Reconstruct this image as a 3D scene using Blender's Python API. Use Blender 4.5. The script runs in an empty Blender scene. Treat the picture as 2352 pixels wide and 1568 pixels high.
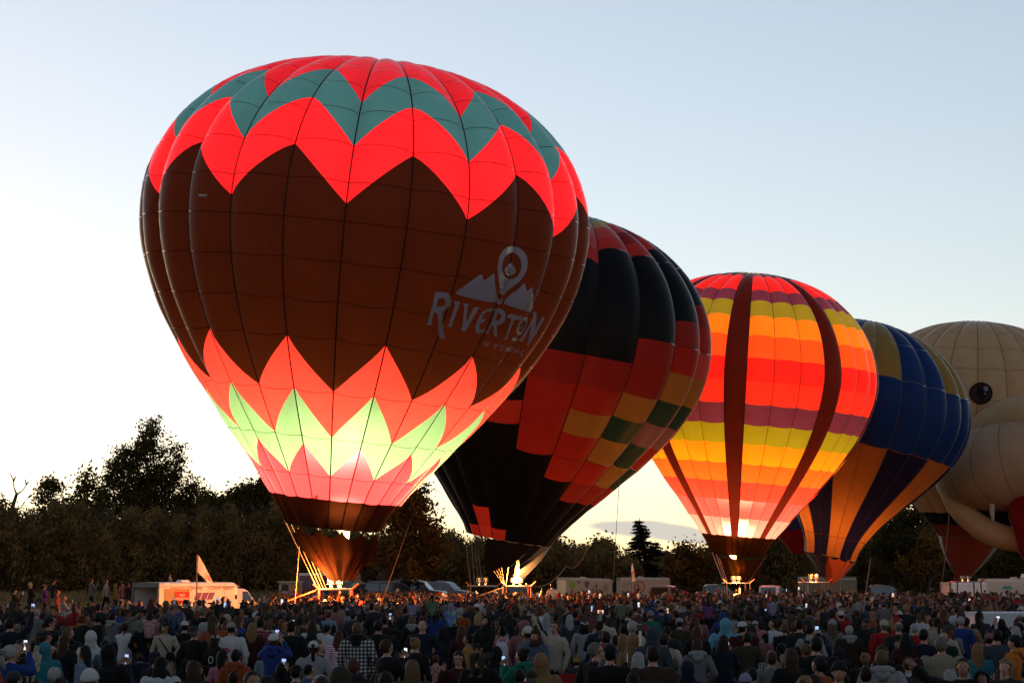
import bpy, bmesh, math, random
import numpy as np
from mathutils import Vector, Matrix, geometry

# ---------------------------------------------------------------- camera, sky, light, exposure
SC = bpy.context.scene
COL = SC.collection
CAM_H = 2.75
PITCH = math.atan(530 / 4573)
cam = bpy.data.cameras.new('camera')
cam.lens = 70.0; cam.sensor_width = 36.0; cam.clip_start = 0.1; cam.clip_end = 4000
camo = bpy.data.objects.new('camera', cam); COL.objects.link(camo)
camo.location = (0, 0, CAM_H); camo.rotation_euler = (math.pi / 2 + PITCH, 0, 0)
SC.camera = camo
SC.view_settings.view_transform = 'Standard'
SC.view_settings.look = 'None'
SC.view_settings.exposure = 1.85
SC.view_settings.gamma = 1.0
SC.view_settings.use_curve_mapping = False
SC.cycles.use_denoising = True
SC.cycles.max_bounces = 6
SC.cycles.diffuse_bounces = 2
SC.cycles.transmission_bounces = 5
SC.cycles.transparent_max_bounces = 12
SC.cycles.sample_clamp_indirect = 4.0
SC.cycles.caustics_reflective = False
SC.cycles.caustics_refractive = False

SKY_A, SKY_B = 1.45,0.22
SUN_EL = math.radians(1.0)
SUN_AZ = math.radians(-32)
world = bpy.data.worlds.new('World'); SC.world = world
world.use_nodes = True
wn, wl = world.node_tree.nodes, world.node_tree.links
wn.clear()
w_out = wn.new('ShaderNodeOutputWorld'); w_bg = wn.new('ShaderNodeBackground')
w_sky = wn.new('ShaderNodeTexSky'); w_sky.sky_type = 'NISHITA'; w_sky.sun_disc = False
w_sky.sun_elevation = SUN_EL; w_sky.sun_rotation = SUN_AZ
w_sky.altitude = 1500; w_sky.air_density = 1.0; w_sky.dust_density = 0.8; w_sky.ozone_density = 1.8
w_hsv = wn.new('ShaderNodeHueSaturation'); w_hsv.inputs['Saturation'].default_value = 0.70
w_hsv.inputs['Hue'].default_value = 0.5
w_tint = wn.new('ShaderNodeMix'); w_tint.data_type = 'RGBA'; w_tint.blend_type = 'MULTIPLY'; w_tint.inputs[0].default_value = 1
w_tint.inputs[7].default_value = (1.09, 0.975, 0.985, 1); wl.new(w_sky.outputs[0], w_tint.inputs[6])
# soft shoulder, the way film rolls off a bright sky: c * a / (1 + c * b)
w_ga = wn.new('ShaderNodeGamma'); w_ga.inputs[1].default_value = 1.0; wl.new(w_tint.outputs[2], w_ga.inputs[0])
w_v1 = wn.new('ShaderNodeVectorMath'); w_v1.operation = 'SCALE'; w_v1.inputs['Scale'].default_value = SKY_B; wl.new(w_ga.outputs[0], w_v1.inputs[0])
w_v2 = wn.new('ShaderNodeVectorMath'); w_v2.operation = 'ADD'; w_v2.inputs[1].default_value = (1, 1, 1); wl.new(w_v1.outputs[0], w_v2.inputs[0])
w_v3 = wn.new('ShaderNodeVectorMath'); w_v3.operation = 'SCALE'; w_v3.inputs['Scale'].default_value = SKY_A; wl.new(w_ga.outputs[0], w_v3.inputs[0])
w_v4 = wn.new('ShaderNodeVectorMath'); w_v4.operation = 'DIVIDE'; wl.new(w_v3.outputs[0], w_v4.inputs[0]); wl.new(w_v2.outputs[0], w_v4.inputs[1])
wl.new(w_v4.outputs[0], w_hsv.inputs['Color'])
# lenticular cloud low over the far trees: a soft patch in azimuth / elevation
w_tc = wn.new('ShaderNodeTexCoord'); w_sep = wn.new('ShaderNodeSeparateXYZ')
wl.new(w_tc.outputs['Generated'], w_sep.inputs[0])
def wmath(op, a, b=None):
    n = wn.new('ShaderNodeMath'); n.operation = op
    for i, v in enumerate((a, b)):
        if v is None: continue
        if isinstance(v, (int, float)): n.inputs[i].default_value = v
        else: wl.new(v, n.inputs[i])
    return n.outputs[0]
w_az = wmath('ARCTAN2', w_sep.outputs[0], w_sep.outputs[1])
w_el = wmath('ARCSINE', w_sep.outputs[2])
w_nz = wn.new('ShaderNodeTexNoise'); w_nz.inputs['Scale'].default_value = 6.0; w_nz.inputs['Detail'].default_value = 6
w_mp = wn.new('ShaderNodeMapping'); w_mp.inputs['Scale'].default_value = (6, 6, 45)
wl.new(w_tc.outputs['Generated'], w_mp.inputs[0]); wl.new(w_mp.outputs[0], w_nz.inputs['Vector'])
w_nzo = wmath('SUBTRACT', w_nz.outputs[0], 0.5)
def cloud(az0, el0, wa, we, slope=0.0, k=1.3):
    da = wmath('SUBTRACT', w_az, az0)
    a = wmath('DIVIDE', da, wa)
    e0 = wmath('SUBTRACT', w_el, el0)
    e = wmath('DIVIDE', wmath('SUBTRACT', e0, wmath('MULTIPLY', da, slope)), we)
    r = wmath('ADD', wmath('MULTIPLY', a, a), wmath('MULTIPLY', e, e))
    r = wmath('ADD', r, wmath('MULTIPLY', w_nzo, k))
    n = wn.new('ShaderNodeMapRange'); n.interpolation_type = 'SMOOTHSTEP'
    wl.new(r, n.inputs[0]); n.inputs[1].default_value = 0.55; n.inputs[2].default_value = 1.25
    n.inputs[3].default_value = 1.0; n.inputs[4].default_value = 0.0
    return n.outputs[0]
w_c = wmath('MAXIMUM', cloud(0.0665, 0.0215, 0.031, 0.0042, -0.06), cloud(0.093, 0.0165, 0.028, 0.0022, -0.05))
w_mix = wn.new('ShaderNodeMix'); w_mix.data_type = 'RGBA'; w_mix.blend_type = 'MIX'
wl.new(wmath('MULTIPLY', w_c, 0.85), w_mix.inputs[0]); wl.new(w_hsv.outputs[0], w_mix.inputs[6])
w_mix.inputs[7].default_value = (1.02, 1.04, 1.02, 1)
wl.new(w_mix.outputs[2], w_bg.inputs[0])
w_bg.inputs[1].default_value = 0.15
wl.new(w_bg.outputs[0], w_out.inputs[0])

sun = bpy.data.lights.new('sun', 'SUN'); sun.energy = 0.06; sun.angle = math.radians(8); sun.color = (1.0, 0.72, 0.42)
suno = bpy.data.objects.new('sun', sun); COL.objects.link(suno)
_sd = Vector((math.sin(SUN_AZ) * math.cos(SUN_EL), math.cos(SUN_AZ) * math.cos(SUN_EL), math.sin(SUN_EL)))
suno.rotation_euler = _sd.to_track_quat('Z', 'Y').to_euler()

# ---------------------------------------------------------------- helpers
FPX = 4573.0
cP, sP = math.cos(PITCH), math.sin(PITCH)
def at(px, py, y):
    """world point at depth y along a sight line (2352-wide picture units)"""
    a = (px - 1176) / FPX; b = (784 - py) / FPX
    d = (a, cP - b * sP, sP + b * cP); k = y / d[1]
    return Vector((d[0] * k, y, CAM_H + d[2] * k))
def X_at(px, y): return at(px, 1314, y).x
def proj(X):
    X = np.asarray(X, float); x, y, z = X[..., 0], X[..., 1], X[..., 2] - CAM_H
    d = y * cP + z * sP; u = z * cP - y * sP
    return np.stack([1176 + FPX * x / d, 784 - FPX * u / d], -1)
def sstep(a, b, x):
    t = min(1, max(0, (x - a) / (b - a))); return t * t * (3 - 2 * t)
def gz(x, y):
    """ground height: flat field with a low swell at the back left"""
    return 0.75 * sstep(-14, -22, x) * math.exp(-((y - 108) / 24) ** 2) + 0.03 * math.sin(x * .31 + 1) * math.sin(y * .23)
WS = {}      # roots whose children are built in world space
def world_root(o):
    WS[o.name] = Matrix.Translation(o.location).inverted(); return o
def link(o, parent=None):
    COL.objects.link(o)
    if parent is not None:
        o.parent = parent
        if parent.name in WS: o.matrix_parent_inverse = WS[parent.name]
    return o
def tag(o, label=None, cat=None, group=None, kind=None):
    if label: o['label'] = label
    if cat: o['category'] = cat
    if group: o['group'] = group
    if kind: o['kind'] = kind
    return o
def empty(name, loc=(0, 0, 0), rz=0.0, **k):
    o = bpy.data.objects.new(name, None); o.empty_display_size = 0.3
    o.location = loc; o.rotation_euler = (0, 0, rz); link(o); return tag(o, **k)
def mesh_np(name, V, F, mats, parent=None, fm=None, smooth=True, attrs=None, loc=None):
    """V (n,3); F list of tuples or (m,k) array"""
    me = bpy.data.meshes.new(name)
    V = np.asarray(V, np.float32)
    if isinstance(F, np.ndarray):
        m, k = F.shape
        me.vertices.add(len(V)); me.vertices.foreach_set('co', V.ravel())
        me.loops.add(m * k); me.loops.foreach_set('vertex_index', F.astype(np.int32).ravel())
        me.polygons.add(m); me.polygons.foreach_set('loop_start', np.arange(0, m * k, k, dtype=np.int32))
    else:
        me.from_pydata(V.tolist(), [], F)
    me.update(calc_edges=True)
    if not isinstance(mats, (list, tuple)): mats = [mats]
    for mm in mats: me.materials.append(mm)
    if fm is not None: me.polygons.foreach_set('material_index', np.asarray(fm, np.int32))
    if smooth: me.polygons.foreach_set('use_smooth', np.ones(len(me.polygons), bool))
    if attrs is not None:
        for an, (dom, typ, data) in attrs.items():
            a = me.attributes.new(an, typ, dom)
            a.data.foreach_set('color' if 'COLOR' in typ else 'value', np.asarray(data, np.float32).ravel())
    me.validate(); me.update()
    o = bpy.data.objects.new(name, me)
    if loc is not None: o.location = loc
    return link(o, parent)

class MB:
    def __init__(s): s.v = []; s.f = []; s.m = []
    def add(s, V, F, m=0):
        n = len(s.v); s.v += [tuple(p) for p in V]; s.f += [tuple(i + n for i in q) for q in F]; s.m += [m] * len(F); return s
    def box(s, c, d, rz=0, m=0, top=(1, 1), rx=0):
        x, y, z = (q / 2 for q in d)
        P = [(-x, -y, -z), (x, -y, -z), (x, y, -z), (-x, y, -z)] + [(a * top[0], b * top[1], z) for a, b in ((-x, -y), (x, -y), (x, y), (-x, y))]
        R = Matrix.Rotation(rz, 3, 'Z') @ Matrix.Rotation(rx, 3, 'X'); c = Vector(c)
        return s.add([R @ Vector(p) + c for p in P], [(3, 2, 1, 0), (4, 5, 6, 7), (0, 1, 5, 4), (1, 2, 6, 5), (2, 3, 7, 6), (3, 0, 4, 7)], m)
    def tube(s, pts, rad, n=6, m=0, cap=True, sx=1, sy=1):
        pts = [Vector(p) for p in pts]; rad = [rad] * len(pts) if isinstance(rad, (int, float)) else rad
        V = []; up = Vector((0, 0, 1))
        for i, p in enumerate(pts):
            t = (pts[min(i + 1, len(pts) - 1)] - pts[max(i - 1, 0)]).normalized()
            a = t.cross(up if abs(t.z) < .95 else Vector((0, 1, 0))).normalized(); b = t.cross(a)
            for k in range(n):
                w = 2 * math.pi * k / n; V.append(p + (a * math.cos(w) * sx + b * math.sin(w) * sy) * rad[i])
        F = [(i * n + k, i * n + (k + 1) % n, (i + 1) * n + (k + 1) % n, (i + 1) * n + k) for i in range(len(pts) - 1) for k in range(n)]
        if cap: F += [tuple(range(n))[::-1], tuple((len(pts) - 1) * n + k for k in range(n))]
        return s.add(V, F, m)
    def ell(s, c, r, n=10, k=7, m=0, rot=None):
        V = []; F = []
        for i in range(k + 1):
            th = math.pi * i / k
            for j in range(n):
                ph = 2 * math.pi * j / n
                p = Vector((r[0] * math.sin(th) * math.cos(ph), r[1] * math.sin(th) * math.sin(ph), r[2] * math.cos(th)))
                if rot: p = rot @ p
                V.append(p + Vector(c))
        for i in range(k):
            for j in range(n): F.append((i * n + j, (i + 1) * n + j, (i + 1) * n + (j + 1) % n, i * n + (j + 1) % n))
        return s.add(V, F, m)
    def prism(s, prof, y0, y1, m=0, inset=0):
        """profile in (x,z) extruded along y"""
        n = len(prof); V = [(x, y0, z) for x, z in prof] + [(x, y1, z) for x, z in prof]
        F = [tuple(range(n)), tuple(range(2 * n - 1, n - 1, -1))] + [(i, i + n, (i + 1) % n + n, (i + 1) % n) for i in range(n)]
        return s.add(V, F, m)
    def build(s, name, mats, parent=None, smooth=False, loc=None):
        o = mesh_np(name, np.array(s.v, float).reshape(-1, 3), s.f, mats, parent, s.m, smooth, loc=loc)
        if smooth:
            try: o.data.set_sharp_from_angle(angle=math.radians(40))
            except Exception: pass
        return o

# ---------------------------------------------------------------- materials
def newmat(name):
    m = bpy.data.materials.new(name); m.use_nodes = True; m.node_tree.nodes.clear(); return m, m.node_tree.nodes, m.node_tree.links
def mat(name, c, rough=.6, metal=0, var=.15, scale=8, bump=.1, spec=.4, emit=None, es=1.0, c2=None):
    m, n, l = newmat(name)
    o = n.new('ShaderNodeOutputMaterial'); b = n.new('ShaderNodeBsdfPrincipled'); l.new(b.outputs[0], o.inputs[0])
    b.inputs['Roughness'].default_value = rough; b.inputs['Metallic'].default_value = metal
    b.inputs['Specular IOR Level'].default_value = spec
    tc = n.new('ShaderNodeTexCoord'); z = n.new('ShaderNodeTexNoise'); z.inputs['Scale'].default_value = scale; z.inputs['Detail'].default_value = 4
    l.new(tc.outputs['Object'], z.inputs['Vector'])
    r = n.new('ShaderNodeMix'); r.data_type = 'RGBA'
    c = tuple(c)[:3]; d = c2 or tuple(x * (1 - var) for x in c)
    r.inputs[6].default_value = (*d, 1); r.inputs[7].default_value = (*[min(1, x * (1 + var)) for x in c], 1)
    l.new(z.outputs[0], r.inputs[0]); l.new(r.outputs[2], b.inputs['Base Color'])
    if bump:
        bp = n.new('ShaderNodeBump'); bp.inputs['Strength'].default_value = bump; bp.inputs['Distance'].default_value = .05
        l.new(z.outputs[0], bp.inputs['Height']); l.new(bp.outputs[0], b.inputs['Normal'])
    if emit:
        b.inputs['Emission Color'].default_value = (*emit, 1); b.inputs['Emission Strength'].default_value = es
    return m
def fabric(name, c, t, sheer=0.0, gloss=.02, rough=.45, fwd=0.0):
    """balloon nylon: reflects c, lets through t; sheer = share seen straight through"""
    m, n, l = newmat(name)
    o = n.new('ShaderNodeOutputMaterial'); tc = n.new('ShaderNodeTexCoord')
    z = n.new('ShaderNodeTexNoise'); z.inputs['Scale'].default_value = .9; z.inputs['Detail'].default_value = 5
    l.new(tc.outputs['Object'], z.inputs['Vector'])
    z2 = n.new('ShaderNodeTexNoise'); z2.inputs['Scale'].default_value = 2.2; z2.inputs['Detail'].default_value = 3
    mp = n.new('ShaderNodeMapping'); mp.inputs['Scale'].default_value = (1, 1, .15); l.new(tc.outputs['Object'], mp.inputs[0]); l.new(mp.outputs[0], z2.inputs['Vector'])
    bp = n.new('ShaderNodeBump'); bp.inputs['Strength'].default_value = .25; bp.inputs['Distance'].default_value = .08
    l.new(z2.outputs[0], bp.inputs['Height'])
    def col(cc, a, b_):
        x = n.new('ShaderNodeMix'); x.data_type = 'RGBA'; x.inputs[6].default_value = (*[q * a for q in cc], 1); x.inputs[7].default_value = (*[min(1, q * b_) for q in cc], 1)
        l.new(z.outputs[0], x.inputs[0]); return x.outputs[2]
    d = n.new('ShaderNodeBsdfDiffuse'); l.new(col(c, .85, 1.12), d.inputs[0]); l.new(bp.outputs[0], d.inputs['Normal'])
    tr = n.new('ShaderNodeBsdfTranslucent'); l.new(col(t, .82, 1.15), tr.inputs[0])
    if fwd:   # thin cloth passes light mostly straight on: a broad forward lobe beside the diffuse one
        rf = n.new('ShaderNodeBsdfRefraction'); rf.inputs['IOR'].default_value = 1.25; rf.inputs['Roughness'].default_value = .75; l.new(col(t, .85 * 1.3, 1.15 * 1.3), rf.inputs['Color'])
        mf = n.new('ShaderNodeMixShader'); mf.inputs[0].default_value = fwd; l.new(tr.outputs[0], mf.inputs[1]); l.new(rf.outputs[0], mf.inputs[2]); tr = mf
    ad = n.new('ShaderNodeAddShader'); l.new(d.outputs[0], ad.inputs[0]); l.new(tr.outputs[0], ad.inputs[1])
    g = n.new('ShaderNodeBsdfGlossy'); g.inputs['Roughness'].default_value = rough; g.inputs['Color'].default_value = (.8, .8, .8, 1); l.new(bp.outputs[0], g.inputs['Normal'])
    lw = n.new('ShaderNodeFresnel'); lw.inputs['IOR'].default_value = 1.0 + gloss * 6
    if not gloss: lw.inputs['IOR'].default_value = 1.0
    mx = n.new('ShaderNodeMixShader'); l.new(lw.outputs[0], mx.inputs[0]); l.new(ad.outputs[0], mx.inputs[1]); l.new(g.outputs[0], mx.inputs[2])
    out = mx.outputs[0]
    if sheer:
        tp = n.new('ShaderNodeBsdfTransparent'); tp.inputs[0].default_value = (1, .75, .45, 1)
        m2 = n.new('ShaderNodeMixShader'); m2.inputs[0].default_value = sheer; l.new(out, m2.inputs[1]); l.new(tp.outputs[0], m2.inputs[2]); out = m2.outputs[0]
    l.new(out, o.inputs[0]); return m
def flamemat(name, s):
    m, n, l = newmat(name); o = n.new('ShaderNodeOutputMaterial'); e = n.new('ShaderNodeEmission'); tc = n.new('ShaderNodeTexCoord'); sp = n.new('ShaderNodeSeparateXYZ')
    l.new(tc.outputs['Generated'], sp.inputs[0]); z = n.new('ShaderNodeTexNoise'); z.inputs['Scale'].default_value = 3; l.new(tc.outputs['Object'], z.inputs['Vector'])
    a = n.new('ShaderNodeMath'); a.operation = 'MULTIPLY_ADD'; a.inputs[1].default_value = .5; l.new(z.outputs[0], a.inputs[0]); l.new(sp.outputs[2], a.inputs[2])
    cr = n.new('ShaderNodeValToRGB'); el = cr.color_ramp.elements; el[0].position = .1; el[0].color = (1, .9, .6, 1); el[1].position = 1.1; el[1].color = (.55, .13, .02, 1); x = el.new(.65); x.color = (1, .55, .14, 1)
    l.new(a.outputs[0], cr.inputs[0]); l.new(cr.outputs[0], e.inputs[0]); e.inputs[1].default_value = s; l.new(e.outputs[0], o.inputs[0]); return m
def emitmat(name, c, s):
    m, n, l = newmat(name); o = n.new('ShaderNodeOutputMaterial'); e = n.new('ShaderNodeEmission')
    e.inputs[0].default_value = (*c, 1); e.inputs[1].default_value = s; l.new(e.outputs[0], o.inputs[0]); return m
def lamp(name, loc, power, c, r=.5, parent=None):
    d = bpy.data.lights.new(name, 'POINT'); d.energy = power; d.color = c; d.shadow_soft_size = r
    o = bpy.data.objects.new(name, d); o.location = loc; return link(o, parent)

# ---------------------------------------------------------------- ground
def ground():
    xs = np.concatenate([np.linspace(-1500, -90, 8), np.linspace(-80, 80, 81), np.linspace(90, 1500, 8)])
    ys = np.concatenate([np.linspace(-300, -10, 4), np.linspace(0, 240, 121), np.linspace(260, 3000, 10)])
    V = [(x, y, gz(x, y)) for y in ys for x in xs]; w = len(xs)
    F = np.array([(j * w + i, j * w + i + 1, (j + 1) * w + i + 1, (j + 1) * w + i) for j in range(len(ys) - 1) for i in range(w - 1)])
    m, n, l = newmat('dry_grass_ground')
    o = n.new('ShaderNodeOutputMaterial'); b = n.new('ShaderNodeBsdfPrincipled'); l.new(b.outputs[0], o.inputs[0]); b.inputs['Roughness'].default_value = .95
    b.inputs['Specular IOR Level'].default_value = .1
    tc = n.new('ShaderNodeTexCoord'); z = n.new('ShaderNodeTexNoise'); z.inputs['Scale'].default_value = .25; z.inputs['Detail'].default_value = 10
    z3 = n.new('ShaderNodeTexNoise'); z3.inputs['Scale'].default_value = 9; z3.inputs['Detail'].default_value = 8
    l.new(tc.outputs['Object'], z.inputs['Vector']); l.new(tc.outputs['Object'], z3.inputs['Vector'])
    cr = n.new('ShaderNodeValToRGB'); e = cr.color_ramp.elements
    e[0].position = .35; e[0].color = (.026, .021, .011, 1); e[1].position = .62; e[1].color = (.11, .07, .038, 1)
    l.new(z.outputs[0], cr.inputs[0])
    mx = n.new('ShaderNodeMix'); mx.data_type = 'RGBA'; mx.blend_type = 'MULTIPLY'; mx.inputs[0].default_value = .6
    cr2 = n.new('ShaderNodeValToRGB'); cr2.color_ramp.elements[0].color = (.45, .45, .4, 1); cr2.color_ramp.elements[1].color = (1.3, 1.25, 1.1, 1)
    l.new(z3.outputs[0], cr2.inputs[0]); l.new(cr.outputs[0], mx.inputs[6]); l.new(cr2.outputs[0], mx.inputs[7]); l.new(mx.outputs[2], b.inputs['Base Color'])
    bp = n.new('ShaderNodeBump'); bp.inputs['Strength'].default_value = .7; bp.inputs['Distance'].default_value = .06
    l.new(z3.outputs[0], bp.inputs['Height']); l.new(bp.outputs[0], b.inputs['Normal'])
    g = mesh_np('ground', V, F, m); tag(g, kind='structure')
ground()
# ---------------------------------------------------------------- balloons
class Env:
    """hot-air balloon envelope: smooth profile, gores bulging between load tapes"""
    def __init__(s, D, p, seams, bulge=.16):
        s.D = D; s.R, s.rm, s.L, s.fl, s.q, s.bend, s.eu, s.el = p[4:]
        t = np.linspace(0, 1, 300)
        z = np.r_[s.L * s.R * t, s.L * s.R + s.fl * s.R * np.sin(t[1:] * np.pi / 2)]
        r = np.r_[s.R * (s.rm + (1 - s.rm) * ((1 - s.q) * np.sin(t * np.pi / 2) ** s.el + s.q * t)), s.R * np.cos(t[1:] * np.pi / 2) ** s.eu]
        a = np.r_[0, np.cumsum(np.hypot(np.diff(z), np.diff(r)))]; s.S = a[-1]
        s.vs = a / s.S; s.z = z; s.r = np.maximum(r, 0)
        s.M = at(p[0], p[1], D); al, be = p[2], p[3]
        s.a = Vector((math.sin(al), -math.sin(be), 1)).normalized()
        s.e1 = Vector((0, 1, 0)).cross(s.a).normalized(); s.e2 = s.a.cross(s.e1)
        s.seams = sorted(seams); s.bulge = bulge
    def P(s, phi, v, off=0.0, gore=True):
        """phi in degrees (0 faces the camera, + to the right), v 0..1 mouth to crown"""
        phi = np.asarray(phi, float); v = np.asarray(v, float); phi, v = np.broadcast_arrays(phi, v)
        z = np.interp(v, s.vs, s.z); r = np.interp(v, s.vs, s.r)
        h = 1e-3; dz = np.interp(np.minimum(v + h, 1), s.vs, s.z) - np.interp(np.maximum(v - h, 0), s.vs, s.z)
        dr = np.interp(np.minimum(v + h, 1), s.vs, s.r) - np.interp(np.maximum(v - h, 0), s.vs, s.r)
        L = np.hypot(dz, dr) + 1e-9; nr, nz = dz / L, -dr / L
        d = np.full(phi.shape, off, float)
        if gore:
            sm = np.array(s.seams); ph = (phi - sm[0]) % 360 + sm[0]
            k = np.clip(np.searchsorted(sm, ph, side='right') - 1, 0, len(sm) - 1)
            nxt = np.append(sm, sm[0] + 360)[k + 1]; wd = nxt - sm[k]; u = np.clip((ph - sm[k]) / wd, 0, 1)
            w = np.radians(wd) * r
            d = d + w * s.bulge * (4 * u * (1 - u)) ** .8 * (.35 + .65 * np.clip(v / .45, 0, 1))
            d = d + .035 * np.sin(v * 60 + k * 2.3) * np.sin(np.pi * u) * np.clip(1 - v * 1.2, 0, 1)
        pr = np.radians(phi); sx, sy = np.sin(pr), -np.cos(pr)
        e1, e2, a = (np.array(q) for q in (s.e1, s.e2, s.a))
        bn = s.bend * s.R * (z / s.z[-1]) ** 2
        rr = r + d * nr; zz = z + d * nz
        return np.array(s.M) + zz[..., None] * a + (rr * sx + bn)[..., None] * e1 + (rr * sy)[..., None] * e2
    def inv(s, pts):
        ph = np.linspace(-88, 88, 353); v = np.linspace(0, 1, 401)
        g = proj(s.P(ph[None, :], v[:, None])); out = []
        for p in pts:
            d = ((g - np.array(p)) ** 2).sum(-1); i, j = np.unravel_index(d.argmin(), d.shape)
            # refine linearly
            i = min(max(i, 1), 399); j = min(max(j, 1), 351)
            J = np.stack([(g[i, j + 1] - g[i, j - 1]) / (ph[j + 1] - ph[j - 1]), (g[i + 1, j] - g[i - 1, j]) / (v[i + 1] - v[i - 1])], 1)
            try: dd = np.linalg.solve(J, np.array(p) - g[i, j])
            except Exception: dd = (0, 0)
            out.append((ph[j] + float(np.clip(dd[0], -1, 1)), v[i] + float(np.clip(dd[1], -.005, .005))))
        return out

def panel(env, parent, p0, p1, lo, hi, m, name='panel', nu=9, off=0.0, cell=.62):
    """one sewn panel between two load tapes: lo and hi are (v at left, v at right)"""
    L = max(abs(hi[0] - lo[0]), abs(hi[1] - lo[1])) * env.S
    nv = max(2, int(L / cell) + 1)
    u = np.linspace(0, 1, nu)[None, :]; w = np.linspace(0, 1, nv)[:, None]
    if lo[0] >= hi[0] and lo[1] >= hi[1]: return None
    a = lo[0] + (lo[1] - lo[0]) * u; b = hi[0] + (hi[1] - hi[0]) * u
    V = a + (b - a) * w; PH = p0 + (p1 - p0) * u + 0 * w
    # stay just inside the gore so the bulge lookup keeps to it
    X = env.P(np.clip(PH, p0 + 1e-4, p1 - 1e-4), V, off).reshape(-1, 3)
    j, i = np.meshgrid(np.arange(nv - 1), np.arange(nu - 1), indexing='ij'); j = j.ravel(); i = i.ravel()
    F = np.stack([j * nu + i, j * nu + i + 1, (j + 1) * nu + i + 1, (j + 1) * nu + i], 1)
    return mesh_np(name, X, F, m, parent)

def ribbon(env, parent, pts, w, m, name, off=.02, gore=True, across='phi'):
    """thin raised tape along (phi, v) points"""
    ph = np.array([p[0] for p in pts], float); v = np.array([p[1] for p in pts], float)
    if across == 'phi':
        r = np.maximum(np.interp(v, env.vs, env.r), .3); dp = np.degrees(w / 2 / r)
        A = env.P(ph - dp, v, off, gore=False); B = env.P(ph + dp, v, off, gore=False)
    else:
        dv = w / 2 / env.S; A = env.P(ph, v - dv, off, gore); B = env.P(ph, v + dv, off, gore)
    n = len(pts); V = np.concatenate([A, B]); k = np.arange(n - 1)
    return mesh_np(name, V, np.stack([k, k + n, k + n + 1, k + 1], 1), m, parent)

def tapes(env, parent, m, mh, rings, w=.05, wh=.035, vmax=.93):
    for p in env.seams: ribbon(env, parent, [(p, v) for v in np.linspace(0, vmax, 40)], w, m, 'load_tape', off=.03)
    ph = np.linspace(env.seams[0], env.seams[0] + 360, 24 * 8 + 1)
    for v in rings: ribbon(env, parent, [(p, v) for p in ph], wh, mh, 'seam_tape', off=.012, across='v')

def crown(env, parent, m, v0):
    ph = np.linspace(0, 360, 97)[:-1]; vs = np.linspace(v0, 1, 7)
    X = env.P(ph[None, :], vs[:, None], .04, True); n = 96
    j, i = np.meshgrid(np.arange(6), np.arange(n), indexing='ij'); j = j.ravel(); i = i.ravel()
    F = np.stack([j * n + i, j * n + (i + 1) % n, (j + 1) * n + (i + 1) % n, (j + 1) * n + i], 1)
    mesh_np('parachute_top', X.reshape(-1, 3), F, m, parent)

def scoop(env, parent, m, ph0, ph1, apex, width=.5, sag=.35, name='scoop', nseg=6, gapv=.0, k=.12):
    """triangular cloth hung under the mouth down to the burner frame"""
    nu, nv = 8 * nseg + 1, 12
    ph = np.linspace(ph0, ph1, nu); top = env.P(ph, np.zeros(nu), 0, gore=False)
    u = np.linspace(0, 1, nu); g = np.abs(np.sin(np.pi * u * nseg)) ** .7 * sag
    top = top - np.outer(g, np.array(env.a))
    ap = np.array(apex); bot = ap + np.outer((u - .5) * width, np.array([1, 0, 0]))
    X = np.zeros((nv, nu, 3)); ctr = top.mean(0)
    for i in range(nv):
        w = i / (nv - 1); c = w ** .92
        q = top * (1 - c) + bot * c
        q += (q - (ctr * (1 - c) + ap * c)) * (k * math.sin(math.pi * w))
        q[:, 2] += .05 * np.sin(u * 37 + w * 3) * math.sin(math.pi * w)
        X[i] = q
    j, i = np.meshgrid(np.arange(nv - 1), np.arange(nu - 1), indexing='ij'); j = j.ravel(); i = i.ravel()
    F = np.stack([j * nu + i, j * nu + i + 1, (j + 1) * nu + i + 1, (j + 1) * nu + i], 1)
    return mesh_np(name, X.reshape(-1, 3), F, m, parent)

def flame(loc, h, r, parent, tilt=(0, 0), m=None, seed=0, tongues=7):
    """a burner flame: ragged tongues of different height twisting round one axis"""
    rg = random.Random(seed); mb = MB()
    for q in range(tongues):
        a0 = rg.uniform(0, 6.28); hh = h * rg.uniform(.45, 1.0); of = r * rg.uniform(.15, .7); P = []; R = []
        for i in range(11):
            t = i / 10; a = a0 + t * rg.uniform(1.2, 2.2); P.append((tilt[0] * t + of * (.4 + t) * math.cos(a) + rg.gauss(0, r * .06), tilt[1] * t + of * (.4 + t) * math.sin(a), t * hh))
            R.append(max(.008, r * .5 * (math.sin(math.pi * min(1, t * .9 + .16)) ** 1.1) * rg.uniform(.75, 1.2)))
        mb.tube(P, R, 8)
    return mesh_np('flame', np.array([tuple(v) for v in mb.v]), mb.f, m, parent, loc=loc)

FLAME_C = (1.0, .60, .31)
M_flame = flamemat('flame_core', 5.0)
M_tape_d = fabric('black_tape', (.012, .010, .010), (.0, .0, .0), gloss=.02)
M_tape_g = fabric('grey_tape', (.10, .08, .07), (.03, .015, .01), gloss=.02)
M_tape_h = fabric('dim_tape', (.008, .005, .004), (.02, .004, .003), gloss=.01)

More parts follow.
